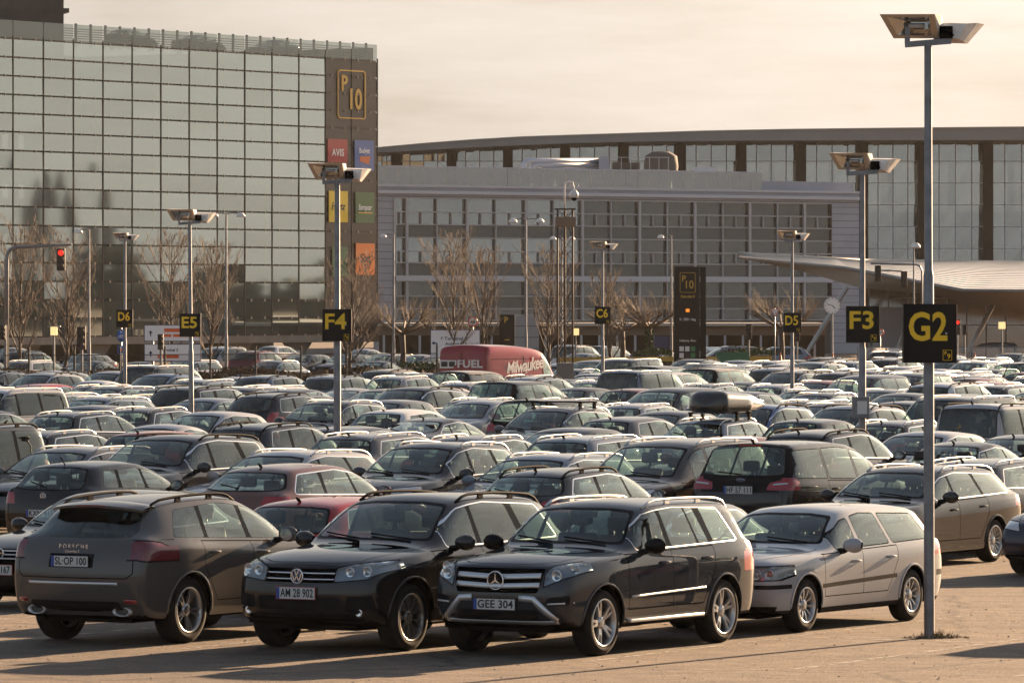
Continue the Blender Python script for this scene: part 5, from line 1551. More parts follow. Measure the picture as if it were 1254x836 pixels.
simple('pole_steel', (.20, .21, .225), .45, metal=.75, var=.25, vscale=5)
simple('lamp_shell', (.78, .74, .68), .5, metal=.0, var=.25, vscale=6)
simple('lamp_inside', (.62, .50, .36), .4, metal=.2)
simple('lamp_bowl', (.75, .72, .66), .15, metal=.9)
simple('sign_black', (.006, .006, .006), .5, spec=.25)
simple('sign_yellow', (.92, .60, .02), .45)
def floodlight(parent, O, B, M):
    """O: four corners of the glazed opening, B: four corners of the smaller back of the housing (both clockwise seen from the opening)"""
    T = lambda v: M @ Vector(v)
    m = MB().mat('lamp_shell'); O = [Vector(q) for q in O]; B = [Vector(q) for q in B]
    co_ = sum(O, Vector()) / 4; cb = sum(B, Vector()) / 4
    mid = [O[i].lerp(B[i], .55) + (O[i] - co_) * .10 for i in range(4)]
    rows = [[m.bm.verts.new(T(q)) for q in L] for L in (O, mid, B)]
    m._mark([m.bm.faces.new((a[i], a[(i + 1) % 4], b[(i + 1) % 4], b[i])) for a, b in zip(rows, rows[1:]) for i in range(4)] + [m.bm.faces.new(rows[2])])
    out_ = (co_ - cb).normalized() * .012
    inn = [co_ + (q - co_) * .76 for q in O]; dp = [co_.lerp(cb, .62) + (q - co_) * .30 for q in O]
    ro = [m.bm.verts.new(T(q + out_)) for q in O]; ri = [m.bm.verts.new(T(q + out_)) for q in inn]; rd = [m.bm.verts.new(T(q)) for q in dp]
    m.mat('lamp_inside'); m._mark([m.bm.faces.new((ro[i], ri[i], ri[(i + 1) % 4], ro[(i + 1) % 4])) for i in range(4)] + [m.bm.faces.new((rows[0][i], ro[i], ro[(i + 1) % 4], rows[0][(i + 1) % 4])) for i in range(4)])
    m.mat('lamp_bowl'); m._mark([m.bm.faces.new((ri[i], rd[i], rd[(i + 1) % 4], ri[(i + 1) % 4])) for i in range(4)] + [m.bm.faces.new(rd)])
    c = co_.lerp(cb, .35); e = (O[1] - O[0]).normalized() * .10
    m.mat('clear_lens').tube([T(c - e), T(c + e)], .03, 8)
    o = m.build('floodlight', parent)
    return o
def lamp_post(label, code, base, ztop, zs, sw, yaw=0, k=1., rad=.055, sleeve=None, sub='9', head=True, lean=0., sign_dx=0., gap_=.20, head_yaw=0.):
    t = thing('lamp_post', label, 'lamp post', base, 0, 'floodlight posts of the car park')
    m = MB().mat('pole_steel'); zm = sleeve or ztop * .45
    m.lathe([(rad * 1.28, 0), (rad * 1.28, zm), (rad, zm + .06), (rad * .92, ztop - .1)], 14)
    m.lathe([(rad * 1.5, 0), (rad * 1.5, .02), (rad * 1.28, .03)], 14)
    if lean:
        for v in m.bm.verts: v.co.x += lean * v.co.z
    m.build('pole', t)
    # cross bracket
    M0 = Matrix.Translation((lean * ztop, 0, ztop - .1)) @ Matrix.Rotation(head_yaw, 4, 'Z')
    b = MB().mat('pole_steel'); b.bar(M0 @ Vector((-.28 * k, 0, -.02)), M0 @ Vector((.28 * k, 0, .02)), .08 * k, .07 * k)
    for sx in (-1, 1): b.bar(M0 @ Vector((sx * .25 * k, 0, 0)), M0 @ Vector((sx * .25 * k, 0, .20 * k)), .08 * k, .06 * k)
    b.build('bracket', t)
    if head:
        S = M0 @ Matrix.Diagonal((k, k, k, 1))
        floodlight(t, [(-.57, -.30, .335), (.09, -.26, .335), (.13, .02, .055), (-.41, -.02, .055)], [(-.30, .12, .33), (.17, .14, .31), (.19, .20, .13), (-.20, .18, .12)], S)
        floodlight(t, [(.64, .44, .225), (.10, .40, .235), (.02, .16, -.01), (.44, .20, -.02)], [(.44, .02, .215), (.14, .02, .225), (.08, -.04, .04), (.34, -.02, .03)], S @ Matrix.Translation((.03, .04, .02)))
        g_ = MB().mat('gap').box(.14, .30, -.05, .03, .05, .20, S); g_.mat('gap').tube([S @ Vector(q) for q in ((.22, -.05, .16), (.27, -.07, .15), (.31, -.05, .08))], .012, 5); g_.build('gear_box', t)
    # box sign
    s = MB().mat('sign_black'); h = sw * 1.09; d = sw * .20
    s.box(-sw / 2, sw / 2, -d / 2, d / 2, -h / 2, h / 2, None, .006)
    for sx in (-1, 1): s.mat('satin').lathe([(.012, 0), (0, .006)], 8, Matrix.Translation((sx * sw * .30, -d / 2, 0)) @ Matrix.Rotation(R(90), 4, 'X'))
    so = s.build('code_sign', t, (lean * zs + sign_dx, -rad * 1.3 - d / 2, zs), (0, 0, yaw))
    FM = Matrix(((1, 0, 0, 0), (0, 0, -1, -d / 2 - .004), (0, 1, 0, 0), (0, 0, 0, 1)))
    tx = text_mesh(code, h * .67, .003, sw * .016, 1.02, fitw=sw * .72); o = link('lettering', tx, so, 'sign_yellow'); o.matrix_local = FM @ Matrix.Translation((-sw * .04, h * .09, 0))
    q = MB().mat('sign_yellow'); bw = sw * .085
    pm = FM @ Matrix.Translation((sw * .32, -h * .37, 0))
    for (a0, a1, b0, b1) in ((-bw, bw, bw * 1.05, bw * 1.15), (-bw, bw, -bw * 1.15, -bw * 1.05), (-bw, -bw * .9, -bw * 1.1, bw * 1.1), (bw * .9, bw, -bw * 1.1, bw * 1.1)): q.box(a0, a1, b0, b1, -.001, .003, pm)
    q.build('logo_frame', so)
    tx = text_mesh('P', bw * 1.0, .002, bw * .03); o = link('lettering', tx, so, 'sign_yellow'); o.matrix_local = pm @ Matrix.Translation((-bw * .40, bw * .40, 0))
    tx = text_mesh(sub, bw * 1.5, .002, bw * .04); o = link('lettering', tx, so, 'sign_yellow'); o.matrix_local = pm @ Matrix.Translation((bw * .32, -bw * .28, 0))
    return t
def post_at(label, code, px, u, ys, yt, swpx, **kw):
    v = v_at(px, u); P = uv(u, v); s = FPX / P.y
    zs = CAMH + (HOR - ys) / s; zt = CAMH + (HOR - yt) / s
    k = kw.pop('headpx', 125) / s / 1.17
    POLES[code] = px
    return lamp_post(label, code, P, zt, zs, swpx / s, k=k, rad=kw.pop('rad', .055), **kw), P
G2, G2P = post_at('near grey lamp post with G2 sign, right of the silver estate', 'G2', 1138, 59.35, 408, 42, 66, headpx=118, rad=.047, sleeve=4.15, lean=-.0011 * 2, yaw=R(4), head_yaw=R(-6))
weeds(G2P + Vector((.08, -.03, 0)), 260, .22, .12)
post_at('lamp post with F3 sign beyond the rows on the right', 'F3', 1056, 95.3, 397, 205, 41, headpx=82, rad=.052, sleeve=3.0, head_yaw=R(-4))
post_at('lamp post with F4 sign rising left of the red van', 'F4', 413, 95.3, 398, 216, 36, headpx=76, rad=.055, sleeve=3.6, head_yaw=R(4))
post_at('lamp post with E5 sign in front of the white direction boards', 'E5', 235, 119.2, 398, 268, 26, headpx=57, rad=.048, lean=-.010, head_yaw=R(2))
post_at('lamp post with D5 sign left of the round clock', 'D5', 970, 148.8, 395, 290, 22, headpx=40, rad=.045)
post_at('lamp post with D6 sign above the blue cycle signs', 'D6', 153, 151.6, 390, 290, 20, headpx=30, rad=.045)
post_at('lamp post with C6 sign between lattice mast and black totem', 'C6', 738, 168.3, 386, 302, 19.5, headpx=34, rad=.045)
# grey control box on the F3 post
P = uv(95.3, v_at(1056, 95.3)); mm = MB().mat('pole_steel').box(-.20, .12, -.12, .10, -.20, .20, None, .01).mat('plate_white').box(-.11, .07, -.125, -.12, -.12, .12)
o = mm.build('control_box', None, (P.x, P.y - .15, 1.93)); tag(o, 'small grey control box fixed to the F3 lamp post', 'control box')
# ------------------------------------------------------------------ multi-storey car park with a glass front (left)
def panel_glass(name, tint, refl_col, f0, transp, rough=.06):
    m, nt = new_mat(name)
    d = node(nt, 'ShaderNodeBsdfDiffuse'); d.inputs['Color'].default_value = c4(tint)
    t = node(nt, 'ShaderNodeBsdfTransparent'); t.inputs['Color'].default_value = (.60, .66, .63, 1)
    g = node(nt, 'ShaderNodeBsdfGlossy', Roughness=rough); g.inputs['Color'].default_value = c4(refl_col)
    m1 = node(nt, 'ShaderNodeMixShader'); m1.inputs[0].default_value = transp
    nt.links.new(d.outputs[0], m1.inputs[1]); nt.links.new(t.outputs[0], m1.inputs[2])
    m2 = node(nt, 'ShaderNodeMixShader'); nt.links.new(fresnel_fac(nt, f0, 4.), m2.inputs[0]); nt.links.new(m1.outputs[0], m2.inputs[1]); nt.links.new(g.outputs[0], m2.inputs[2])
    out(nt, m2.outputs[0]); return m
panel_glass('facade_glass', (.07, .112, .115), (.87, .98, .96), .52, .30, .03)
panel_glass('parapet_glass', (.10, .13, .125), (.9, .97, .95), .16, .62, .03)
panel_glass('brown_panel', (.060, .046, .038), (.9, .85, .8), .07, .0, .2)
simple('joint_dark', (.022, .022, .021), .5)
simple('bracket_steel', (.50, .46, .38), .4, metal=.5)
simple('concrete', (.20, .185, .165), .85, var=.18, vscale=.6)
simple('concrete_dark', (.085, .078, .072), .85, var=.25, vscale=.35)
simple('slab_dark', (.05, .048, .045), .9)
A0 = Vector((-33.62, 370, 0)); B0 = Vector((-9.71, 406, 0)); FD = (B0 - A0).normalized(); FN = Vector((FD.y, -FD.x, 0)); FL = (B0 - A0).length
BAY = 3.22; NB = 17; ZT, PIT, NR = 21.42, 1.228, 16
def fp(d, n, z):           # d metres left of the right corner, n outwards
    p = B0 - FD * d + FN * n; return Vector((p.x, p.y, z))
bld = thing('car_park_building', 'tall multi-storey car park with grey-green glass panels and brown corner strip', 'building', (B0.x, B0.y, 0))
def bobj(m, name, parent=bld):
    o = m.build(name, None); o.parent = parent; o.matrix_parent_inverse = Matrix.Translation(-parent.location) if parent.parent is None else Matrix()
    return o
jt = MB().mat('joint_dark')
frnd = random.Random(17)
for i in range(NB):
    d0, d1 = i * BAY + .035, (i + 1) * BAY - .035
    gp = MB().mat('brown_panel' if i < 2 else 'facade_glass'); pp = MB().mat('parapet_glass')
    for k in range(NR):
        z1, z0 = ZT - k * PIT - .055, ZT - (k + 1) * PIT + .055
        tgt = gp
        a_, b_, c_ = (frnd.uniform(-.007, .007) for _ in range(3)); tgt.quad(fp(d1, a_ + c_, z0), fp(d0, a_ - c_, z0), fp(d0, b_ - c_, z1), fp(d1, b_ + c_, z1))
    pp.quad(fp(d1, 0, ZT + .055), fp(d0, 0, ZT + .055), fp(d0, 0, 22.62), fp(d1, 0, 22.62))
    bobj(gp, 'corner_panel' if i < 2 else 'glass_panel'); bobj(pp, 'parapet_pane')
    jt.mat('joint_dark').box(-.034, .034, -.05, .03, 1.70, ZT + .2, Matrix.Translation(fp(i * BAY, 0, 0)) @ Matrix.Rotation(math.atan2(FD.y, FD.x), 4, 'Z'))
    for k in range(NR + 1):
        z = ZT - k * PIT
        for q in (.27, .76): jt.mat('bracket_steel').box(-.03, .03, -.06, .02, z - .085, z + .085, Matrix.Translation(fp((i + q) * BAY, 0, 0)) @ Matrix.Rotation(math.atan2(FD.y, FD.x), 4, 'Z'))

rz = math.atan2(FD.y, FD.x)
for k in range(NR + 1):
    z = ZT - k * PIT; jt.mat('joint_dark').box(-NB * BAY, 0, .10, .22, z - .055, z + .055, Matrix.Translation(fp(0, 0, 0)) @ Matrix.Rotation(rz, 4, 'Z'))
bobj(jt, 'facade_frame')
sl = MB().mat('slab_dark'); fl = 0
for z in np.arange(2.1, 21.6, 3.684):
    sl.box(-NB * BAY, -.15, .35, 30, z - .30, z, Matrix.Translation(fp(0, 0, 0)) @ Matrix.Rotation(rz, 4, 'Z'))
for z0 in np.arange(2.1, 20, 3.684):     # dark rear wall, open in bands that let the sky behind show
    zz1 = z0 + 3.384
    M = Matrix.Translation(fp(0, 0, 0)) @ Matrix.Rotation(rz, 4, 'Z')
    sl.box(-NB * BAY, -.15, 29.6, 29.9, z0, zz1 - 1.05, M); sl.box(-NB * BAY, -26., 29.6, 29.9, zz1 - 1.05, zz1, M)
    for j in range(14): sl.box(-26 + j * 1.9, -26 + j * 1.9 + .9, 29.6, 29.9, zz1 - 1.05, zz1, M)
    for j in range(0, NB, 2): sl.box(-j * BAY - .5, -j * BAY, 5, 5.5, z0, zz1, M)
sl.box(-.2, -.0, .35, 30, 1.8, 22.4, Matrix.Translation(fp(0, 0, 0)) @ Matrix.Rotation(rz, 4, 'Z'))
sl.box(-NB * BAY - .2, -NB * BAY, .35, 30, 1.8, 21.4, Matrix.Translation(fp(0, 0, 0)) @ Matrix.Rotation(rz, 4, 'Z'))
bobj(sl, 'floor_slabs')
cm = MB().mat('concrete').box(-NB * BAY, .1, -.15, .6, 1.25, 1.74, Matrix.Translation(fp(0, 0, 0)) @ Matrix.Rotation(rz, 4, 'Z')); bobj(cm, 'concrete_beam')
cm = MB().mat('concrete')
for j in (.8, 2.8, 5.0, 7.6, 10., 12.4, 14.8):
    M = Matrix.Translation(fp(j * BAY, 0, 0)) @ Matrix.Rotation(rz, 4, 'Z')
    cm.box(-.35, .35, .7, 1.3, 0, 1.25, M); cm.poly([(-1.6, 1.24, 0), (1.6, 1.24, 0), (.6, .3, 0), (-.6, .3, 0)], .3, M @ Matrix.Translation((0, .75, 0)) @ Matrix.Rotation(R(90), 4, 'X'))
bobj(cm, 'ground_columns')
cm = MB().mat('concrete_dark').box(-NB * BAY, -.3, 9, 9.3, 0, 1.25, Matrix.Translation(fp(0, 0, 0)) @ Matrix.Rotation(rz, 4, 'Z')); bobj(cm, 'ground_wall')
rl = MB().mat('slab_dark'); M = Matrix.Translation(fp(0, 0, 0)) @ Matrix.Rotation(rz, 4, 'Z')
for z in np.arange(ZT + .12, 22.5, .16): rl.box(-11.2 * BAY, 0, .5, .53, z, z + .05, M)
for j in np.arange(.25, 11.2, .5): rl.box(-j * BAY - .05, -j * BAY + .05, .35, .5, ZT - .3, 22.72, M)
bobj(rl, 'roof_railing')
tw = MB().mat('concrete_dark'); P = at(78, 0, 388)
tw.box(-30, 0, 0, 9, 18, 30, Matrix.Translation((P.x, P.y, 0)) @ Matrix.Rotation(R(14), 4, 'Z')); tw.box(-.6, .35, -.2, 4, 24.0, 24.3, Matrix.Translation((P.x, P.y, 0)) @ Matrix.Rotation(R(14), 4, 'Z')); bobj(tw, 'stair_tower')
# cars on its roof, seen through the parapet glass
for px, md, col, w in ((197, 'compact', DGREY, 'dark hatchback behind the roof parapet glass, nearest the stair tower'), (285, 'saloon', BLACK, 'dark saloon on the roof, right of the first hatchback behind the parapet'), (385, 'slope_estate', DBLUE, 'dark estate on the roof nearest the brown corner strip')):
    t = (px - 0) / 462; Pq = A0.lerp(B0, t * .93 + .03); q = Pq - FN * 3.2
    o = link('parked_car', model(md, 1)['mesh'], None, None, (q.x, q.y, 21.35), (0, 0, math.atan2(FD.y, FD.x) + (math.pi if px > 300 else 0))); tag(o, w, 'car', 'cars on the roof deck'); o.color = c4(col)
# big parking emblem and the hire-company boards on the corner strip
simple('sign_gold', (.80, .48, .10), .45)
def on_fac(px, py, n=.06):
    # ray from the camera through the picture point onto the facade plane
    d = Vector(((px - 627) / FPX, 1, -(py - HOR) / FPX)); o = Vector((0, 0, CAMH)); k = (B0 + FN * n - o).dot(FN) / d.dot(FN); return o + d * k
FM = lambda P: frame_M(P, FD, (0, 0, 1))
c0 = on_fac(430.5, 116)
pl = thing('parking_emblem', 'gold outlined emblem reading P 10 high on the brown corner strip', 'sign', c0)
m = MB().mat('sign_gold'); W_, H_ = (on_fac(447, 116) - on_fac(414, 116)).length / 2, (on_fac(430, 87) - on_fac(430, 145)).length / 2
rp = round_poly([(-W_, -H_), (W_, -H_), (W_, H_), (-W_, H_)], .25, 5); T = FM(Vector((0, 0, 0)))
for a, b in zip(rp, rp[1:] + rp[:1]): m.bar(T @ Vector((a[0], a[1], 0)), T @ Vector((b[0], b[1], 0)), .09, .09)
m.build('border', pl)
for tx, px, py, hh, fw in (('P', 422, 103, 1.55, .72), ('10', 436, 123, 2.05, 1.45)):
    t = text_mesh(tx, hh, .02, .045, fitw=fw * 1.0); o = link('lettering', t, pl, 'sign_gold'); o.matrix_local = Matrix.Translation(-c0) @ FM(on_fac(px, py))
def board(label, x0, x1, y0, y1, col, texts, logo=None):
    simple('board_' + str(len(MATS)), col, .5); mt = list(MATS)[-1]
    a, b_ = on_fac(x0, (y0 + y1) / 2, .12), on_fac(x1, (y0 + y1) / 2, .12); c_ = (a + b_) / 2
    hw = (b_ - a).length / 2; hh = (on_fac((x0 + x1) / 2, y0, .12) - on_fac((x0 + x1) / 2, y1, .12)).length / 2
    t = thing('hire_sign', label, 'sign', c_, 0, 'car hire boards on the corner strip')
    m = MB().mat(mt).box(-hw, hw, -hh, hh, -.04, .0, FM(Vector((0, 0, 0)))); m.build('panel', t)
    for s, col2, yy, sz, fw, sh in texts:
        simple('ink_' + str(len(MATS)), col2, .5); q = text_mesh(s, sz, .01, .012 * sz / .6, fitw=fw, shear=sh); o = link('lettering', q, t, list(MATS)[-1]); o.matrix_local = FM(Vector((0, 0, yy))) @ Matrix.Translation((0, 0, .015))
    if logo: logo(t, hw, hh)
WT = (.8, .8, .8)
board('red car hire board with bold white capitals', 401.5, 425.5, 170.5, 199, (.40, .030, .04), [('AVIS', WT, -.15, .72, 1.5, 0)])
def lg(t, hw, hh):
    simple('logo_orange', (.60, .13, .02), .5); m = MB().mat('logo_orange'); T = FM(Vector((0, 0, -hh * .28))) @ Matrix.Translation((0, 0, .012))
    m.poly([(-hw * .5, -.12), (hw * .45, -.34), (hw * .6, .26), (-hw * .5, .22)], .01, T); m.build('logo', t)
board('blue car hire board with white wording over an orange shape', 434.5, 458, 172, 209, (.06, .14, .40), [('Budget', WT, .32, .52, 1.3, 0)], lg)
board('yellow car hire board with dark slanted wording', 403, 426, 234, 272, (.80, .56, .03), [('Hertz', (.02, .02, .02), 0, .75, 1.7, .25)])
def lg2(t, hw, hh):
    m = MB().mat('sign_gold'); m.box(-hw * .75, hw * .75, -.42, -.34, .012, .02, FM(Vector((0, 0, 0)))); m.build('underline', t)
board('dark green car hire board with white slanted wording', 435.5, 458.5, 235.5, 273, (.03, .12, .04), [('Europcar', WT, -.0, .55, 1.65, .2)], lg2)
board('green board low on the corner strip behind bare twigs', 407, 426, 302, 338, (.03, .12, .05), [])
board('orange car hire board lowest on the corner strip', 436, 459, 298, 336.5, (.75, .20, .03), [('Sixt', (.02, .02, .02), .05, .85, 1.3, .1)])

# ------------------------------------------------------------------ office annex with blue-grey metal cladding and ribbon glazing
simple('clad_metal', (.38, .405, .47), .42, metal=.2, var=.10, vscale=.25)
simple('clad_light', (.56, .58, .63), .40, metal=.2)
simple('frame_grey', (.46, .47, .49), .5, metal=.3)
panel_glass('office_glass', (.042, .047, .050), (.86, .9, .9), .15, .0, .015)
panel_glass('office_sky_tint', (.10, .115, .118), (.85, .93, .94), .42, .0, .04)  # left panes: mirrored pale sky put into a paler, more reflective glass
panel_glass('spandrel', (.085, .095, .098), (.8, .85, .82), .08, .0, .10)
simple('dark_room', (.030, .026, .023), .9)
AN0, AN1 = Vector(((462 - 627) / FPX * 430, 430, 0)), Vector(((1052 - 627) / FPX * 458, 458, 0))
AD_ = (AN1 - AN0).normalized(); ANn = Vector((AD_.y, -AD_.x, 0)); AL = (AN1 - AN0).length; AM = Matrix.Translation(AN0) @ Matrix.Rotation(math.atan2(AD_.y, AD_.x), 4, 'Z')
def an_x(px):
    d = Vector(((px - 627) / FPX, 1, 0)); k = AN0.dot(ANn) / d.dot(ANn); return (d * k - AN0).dot(AD_)
def an_z(px, py):
    d = Vector(((px - 627) / FPX, 1, 0)); k = AN0.dot(ANn) / d.dot(ANn); return CAMH + (HOR - py) / FPX * k
ann = thing('office_building', 'low office block with blue-grey metal cladding and long window bands', 'building', (AN0.x, AN0.y, 0))
def aobj(m, name):
    o = m.build(name, None); o.parent = ann; o.matrix_parent_inverse = Matrix.Translation(-ann.location); return o
ztop = an_z(760, 232.5); zwin = an_z(760, 246.5)
m = MB().mat('clad_metal')
m.box(0, AL, .5, 24, zwin, ztop + .1, AM); m.box(-.0, an_x(483), .0, .5, 0, ztop, AM); m.box(an_x(1018), AL, .0, 24, 0, ztop, AM); m.box(an_x(483), an_x(1018), .0, .5, zwin, ztop, AM)
m.mat('clad_light').box(-.2, AL + .2, -.35, .0, ztop - .55, ztop - .30, AM)
m.box(-.2, AL + .2, -.2, .0, ztop - .02, ztop + .16, AM)
m.mat('joint_dark')
for z in np.arange(.8, ztop - .7, .55):
    m.box(.02, an_x(483) - .02, -.012, .0, z, z + .03, AM); m.box(an_x(1018) + .02, AL - .02, -.012, .0, z, z + .03, AM)
m.box(-.0, AL, -.012, 0, ztop - .78, ztop - .74, AM)
aobj(m, 'cladding')
zf = [an_z(800, y) for y in (246.5, 263.0, 277.8, 293.6, 309.6, 323.2, 339, 345, 363, 378, 392)]
vb = [483, 498, 535, 572, 607, 644, 678, 713, 748, 783, 817, 851, 885, 918, 952, 985, 1018]
fr, rm = MB().mat('frame_grey'), MB().mat('dark_room')
rg = random.Random(3)
for i in range(len(vb) - 1):
    x0, x1 = an_x(vb[i]), an_x(vb[i + 1])
    bold = i % 2 == 1 or i == 0
    fr.box(x0 - (.12 if bold else .05), x0 + (.12 if bold else .05), -.08 if bold else -.05, .12, zf[-1], zwin, AM)
    cur = None
    for k in range(len(zf) - 1):
        z1, z0 = zf[k] - .05, zf[k + 1] + .05
        if k == 6: continue
        isp = k in (2, 5, 8)
        if isp or cur is None or k in (3, 7): 
            if cur is not None: aobj(cur, 'window')
            cur = None
        typ = MB().mat('spandrel') if isp else (cur or MB().mat('office_sky_tint' if i < 7 and k < 5 else 'office_glass'))
        if not isp: cur = typ
        yy = .15 if isp else .20
        # panes are very slightly out of true, so each mirrors a little differently
        dy = rg.uniform(-.006, .006)
        P4 = [AM @ Vector(q) for q in ((x0 + .04, yy + dy, z0), (x1 - .04, yy - dy, z0), (x1 - .04, yy - dy, z1), (x0 + .04, yy + dy, z1))]; typ.quad(*P4)
        if isp: aobj(typ, 'spandrel_panel')
        if k in (1, 4): fr.box((x0 + x1) / 2 - .04, (x0 + x1) / 2 + .04, .02, .19, z0, z1, AM)
    if cur is not None: aobj(cur, 'window')
for k, z in enumerate(zf): fr.box(an_x(483), an_x(1018), -.02, .14, z - .045, z + .045, AM)
fr.mat('clad_light').box(an_x(483), an_x(1018), -.25, .12, zf[7], zf[6], AM)
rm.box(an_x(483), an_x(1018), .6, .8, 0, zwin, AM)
fr.mat('joint_dark').box(an_x(1018) - .05, an_x(1018) + .05, -.01, .2, zf[-1], zwin, AM)
aobj(fr, 'window_frame'); aobj(rm, 'rear_wall')
m = MB().mat('concrete_dark').box(an_x(483), an_x(1018), .1, .5, 0, zf[-1] + .0, AM); aobj(m, 'ground_floor_wall')
# roof terrace screen of glass and the plant on the roof
panel_glass('screen_glass', (.16, .17, .19), (.95, .95, .95), .30, .35, .10)
m = MB().mat('screen_glass'); z0s, z1s = ztop + .18, an_z(600, 206)
xs = np.arange(an_x(463), an_x(935), 1.15)
for a in xs: m.box(a + .02, a + 1.13, .6, .62, z0s, z1s, AM)
m.mat('frame_grey')
for a in xs[::2]: m.box(a - .025, a + .025, .63, .70, z0s - .1, z1s + .02, AM)
m.mat('clad_light').box(xs[0], xs[-1] + 1.1, .58, .68, z1s, z1s + .09, AM)
aobj(m, 'roof_screen')
m = MB().mat('clad_metal').box(an_x(938), AL, .7, 6, ztop, an_z(980, 222), AM); aobj(m, 'roof_parapet')
def on_roof(px, py, back): # a point above the annex roof
    x = an_x(px); p = AM @ Vector((x, back, 0)); return Vector((p.x, p.y, CAMH + (HOR - py) / FPX * p.y))
pt = thing('roof_pipe', 'bundle of silver air ducts bending over the office roof', 'pipe', on_roof(700, 218, 6))
m = MB().mat('clad_light')
for y, x0, x1, r in ((197, 697, 792, .22), (202, 706, 792, .2), (207, 716, 790, .13)):
    pts = [on_roof(x0, 222, 6), on_roof(x0, y + 4, 6), on_roof(x0 + 2, y + 1, 6), on_roof(x0 + 6, y, 6), on_roof(x1, y, 6)]
    m.tube([q - pt.location for q in pts], r, 10)
for x in (722, 745, 768): m.bar(on_roof(x, 222, 6.6) - pt.location, on_roof(x, 198, 6.6) - pt.location, .12, .12)
m.mat('clad_metal'); a = on_roof(789, 196, 6) - pt.location; m.box(a.x, a.x + .8, a.y - .8, a.y + .8, a.z - 1.7, a.z + .25)
m.build('duct', pt)
m = MB().mat('clad_metal'); a = on_roof(796, 219, 5); b2 = on_roof(865, 200, 9)
pu = thing('ventilation_unit', 'dark louvred ventilation unit on the office roof beside the ducts', 'ventilation unit', a)
m.mat('concrete_dark').box(0, b2.x - a.x, 0, 3, -1.2, 1.3); m.build('casing', pu)
m = MB().mat('frame_grey')
for i in range(7): m.bar((i * .75, -.15, -1.2), (i * .75, -.15, 1.7), .06, .06)
for z in (-.2, .7, 1.7): m.bar((0, -.15, z), (4.6, -.15, z), .05, .05)
m.build('railing', pu)
m = MB().mat('concrete_dark').lathe([(1.35, 0), (1.4, .5), (1.3, 1.3), (.7, 1.65), (0, 1.7)], 20); o = m.build('roof_tank', None, on_roof(875, 211, 7)); tag(o, 'round dark tank on the office roof left of the pale hood', 'tank')
q = on_roof(911, 219, 5); m = MB().mat('clad_light'); m.poly([(-1.15, 0, 0), (1.15, 0, 0), (.8, .95, 0), (-.85, .95, 0)], 2.2, Matrix.Translation((0, 2, 0)) @ Matrix.Rotation(R(90), 4, 'X')); o = m.build('roof_hood', None, q); tag(o, 'pale blue tapered vent hood on the office roof', 'vent hood')

# ------------------------------------------------------------------ terminal with a long curved roof
simple('fascia', (.27, .25, .23), .55, var=.08, vscale=.1)
simple('fascia_edge', (.55, .50, .42), .5)
panel_glass('hall_glass', (.17, .19, .185), (.9, .93, .9), .42, .10, .02)
simple('hall_column', (.035, .030, .026), .7, spec=.1)
simple('roof_metal', (.50, .47, .42), .4, metal=.3)
TY = 486.0
ter = thing('terminal_building', 'long terminal hall under a sweeping dark-edged roof', 'building', (0, TY, 0))
def tobj(m, name):
    o = m.build(name, None); o.parent = ter; o.matrix_parent_inverse = Matrix.Translation((0, -TY, 0)); return o
RP = [(440, 182.5), (465, 180), (520, 175), (580, 170.5), (640, 167), (700, 165), (780, 162.5), (860, 160), (960, 158), (1060, 156.8), (1160, 155.8), (1254, 155), (1420, 154), (1600, 156)]
FB = [(440, 186), (465, 187), (580, 180.5), (700, 175.5), (780, 173.5), (900, 172.5), (1060, 172), (1254, 171.5), (1600, 173)]
def iv(px, L): return float(np.interp(px, [a for a, _ in L], [b for _, b in L]))
m = MB().mat('fascia'); e = MB().mat('fascia_edge'); s_ = MB().mat('roof_metal')
cols_ = list(range(440, 1601, 20))
for a, b_ in zip(cols_, cols_[1:]):
    y = TY - 7
    p = [at(a, iv(a, FB), y), at(b_, iv(b_, FB), y), at(b_, iv(b_, RP) + 1.2, y), at(a, iv(a, RP) + 1.2, y)]
    m.quad(*p)
    m.quad(p[0], p[1], p[1] + Vector((0, 60, -.5)), p[0] + Vector((0, 60, -.5)))
    q = [p[3], p[2], at(b_, iv(b_, RP), y), at(a, iv(a, RP), y)]
    e.quad(q[0] + Vector((0, -.12, 0)), q[1] + Vector((0, -.12, 0)), q[2] + Vector((0, -.12, 0)), q[3] + Vector((0, -.12, 0)))
    s_.quad(q[3] + Vector((0, -.12, 0)), q[2] + Vector((0, -.12, 0)), q[2] + Vector((0, 62, -1.)), q[3] + Vector((0, 62, -1.)))
tobj(m, 'roof_fascia'); tobj(e, 'roof_edge'); tobj(s_, 'roof')
zr = lambda px, Y: CAMH + (HOR - iv(px, FB)) / FPX * (TY - 7)
g = None; f_ = MB().mat('frame_grey'); ccol = MB().mat('hall_column')
COLX = [485, 553, 622, 692, 764, 834, 908, 981, 1057, 1130, 1210, 1292, 1376]
def X_(px, Y): return (px - 627) / FPX * Y
z_b = 0
edges = []
for a, b_ in zip([462] + COLX, COLX + [1460]):
    n = 4
    edges += [lerp(a, b_, i / n) for i in range(n)]
edges.append(1460)
zs = [0, 3.0, 5.0, 6.9] + list(np.arange(6.9 + 1.88, 20, 1.88))
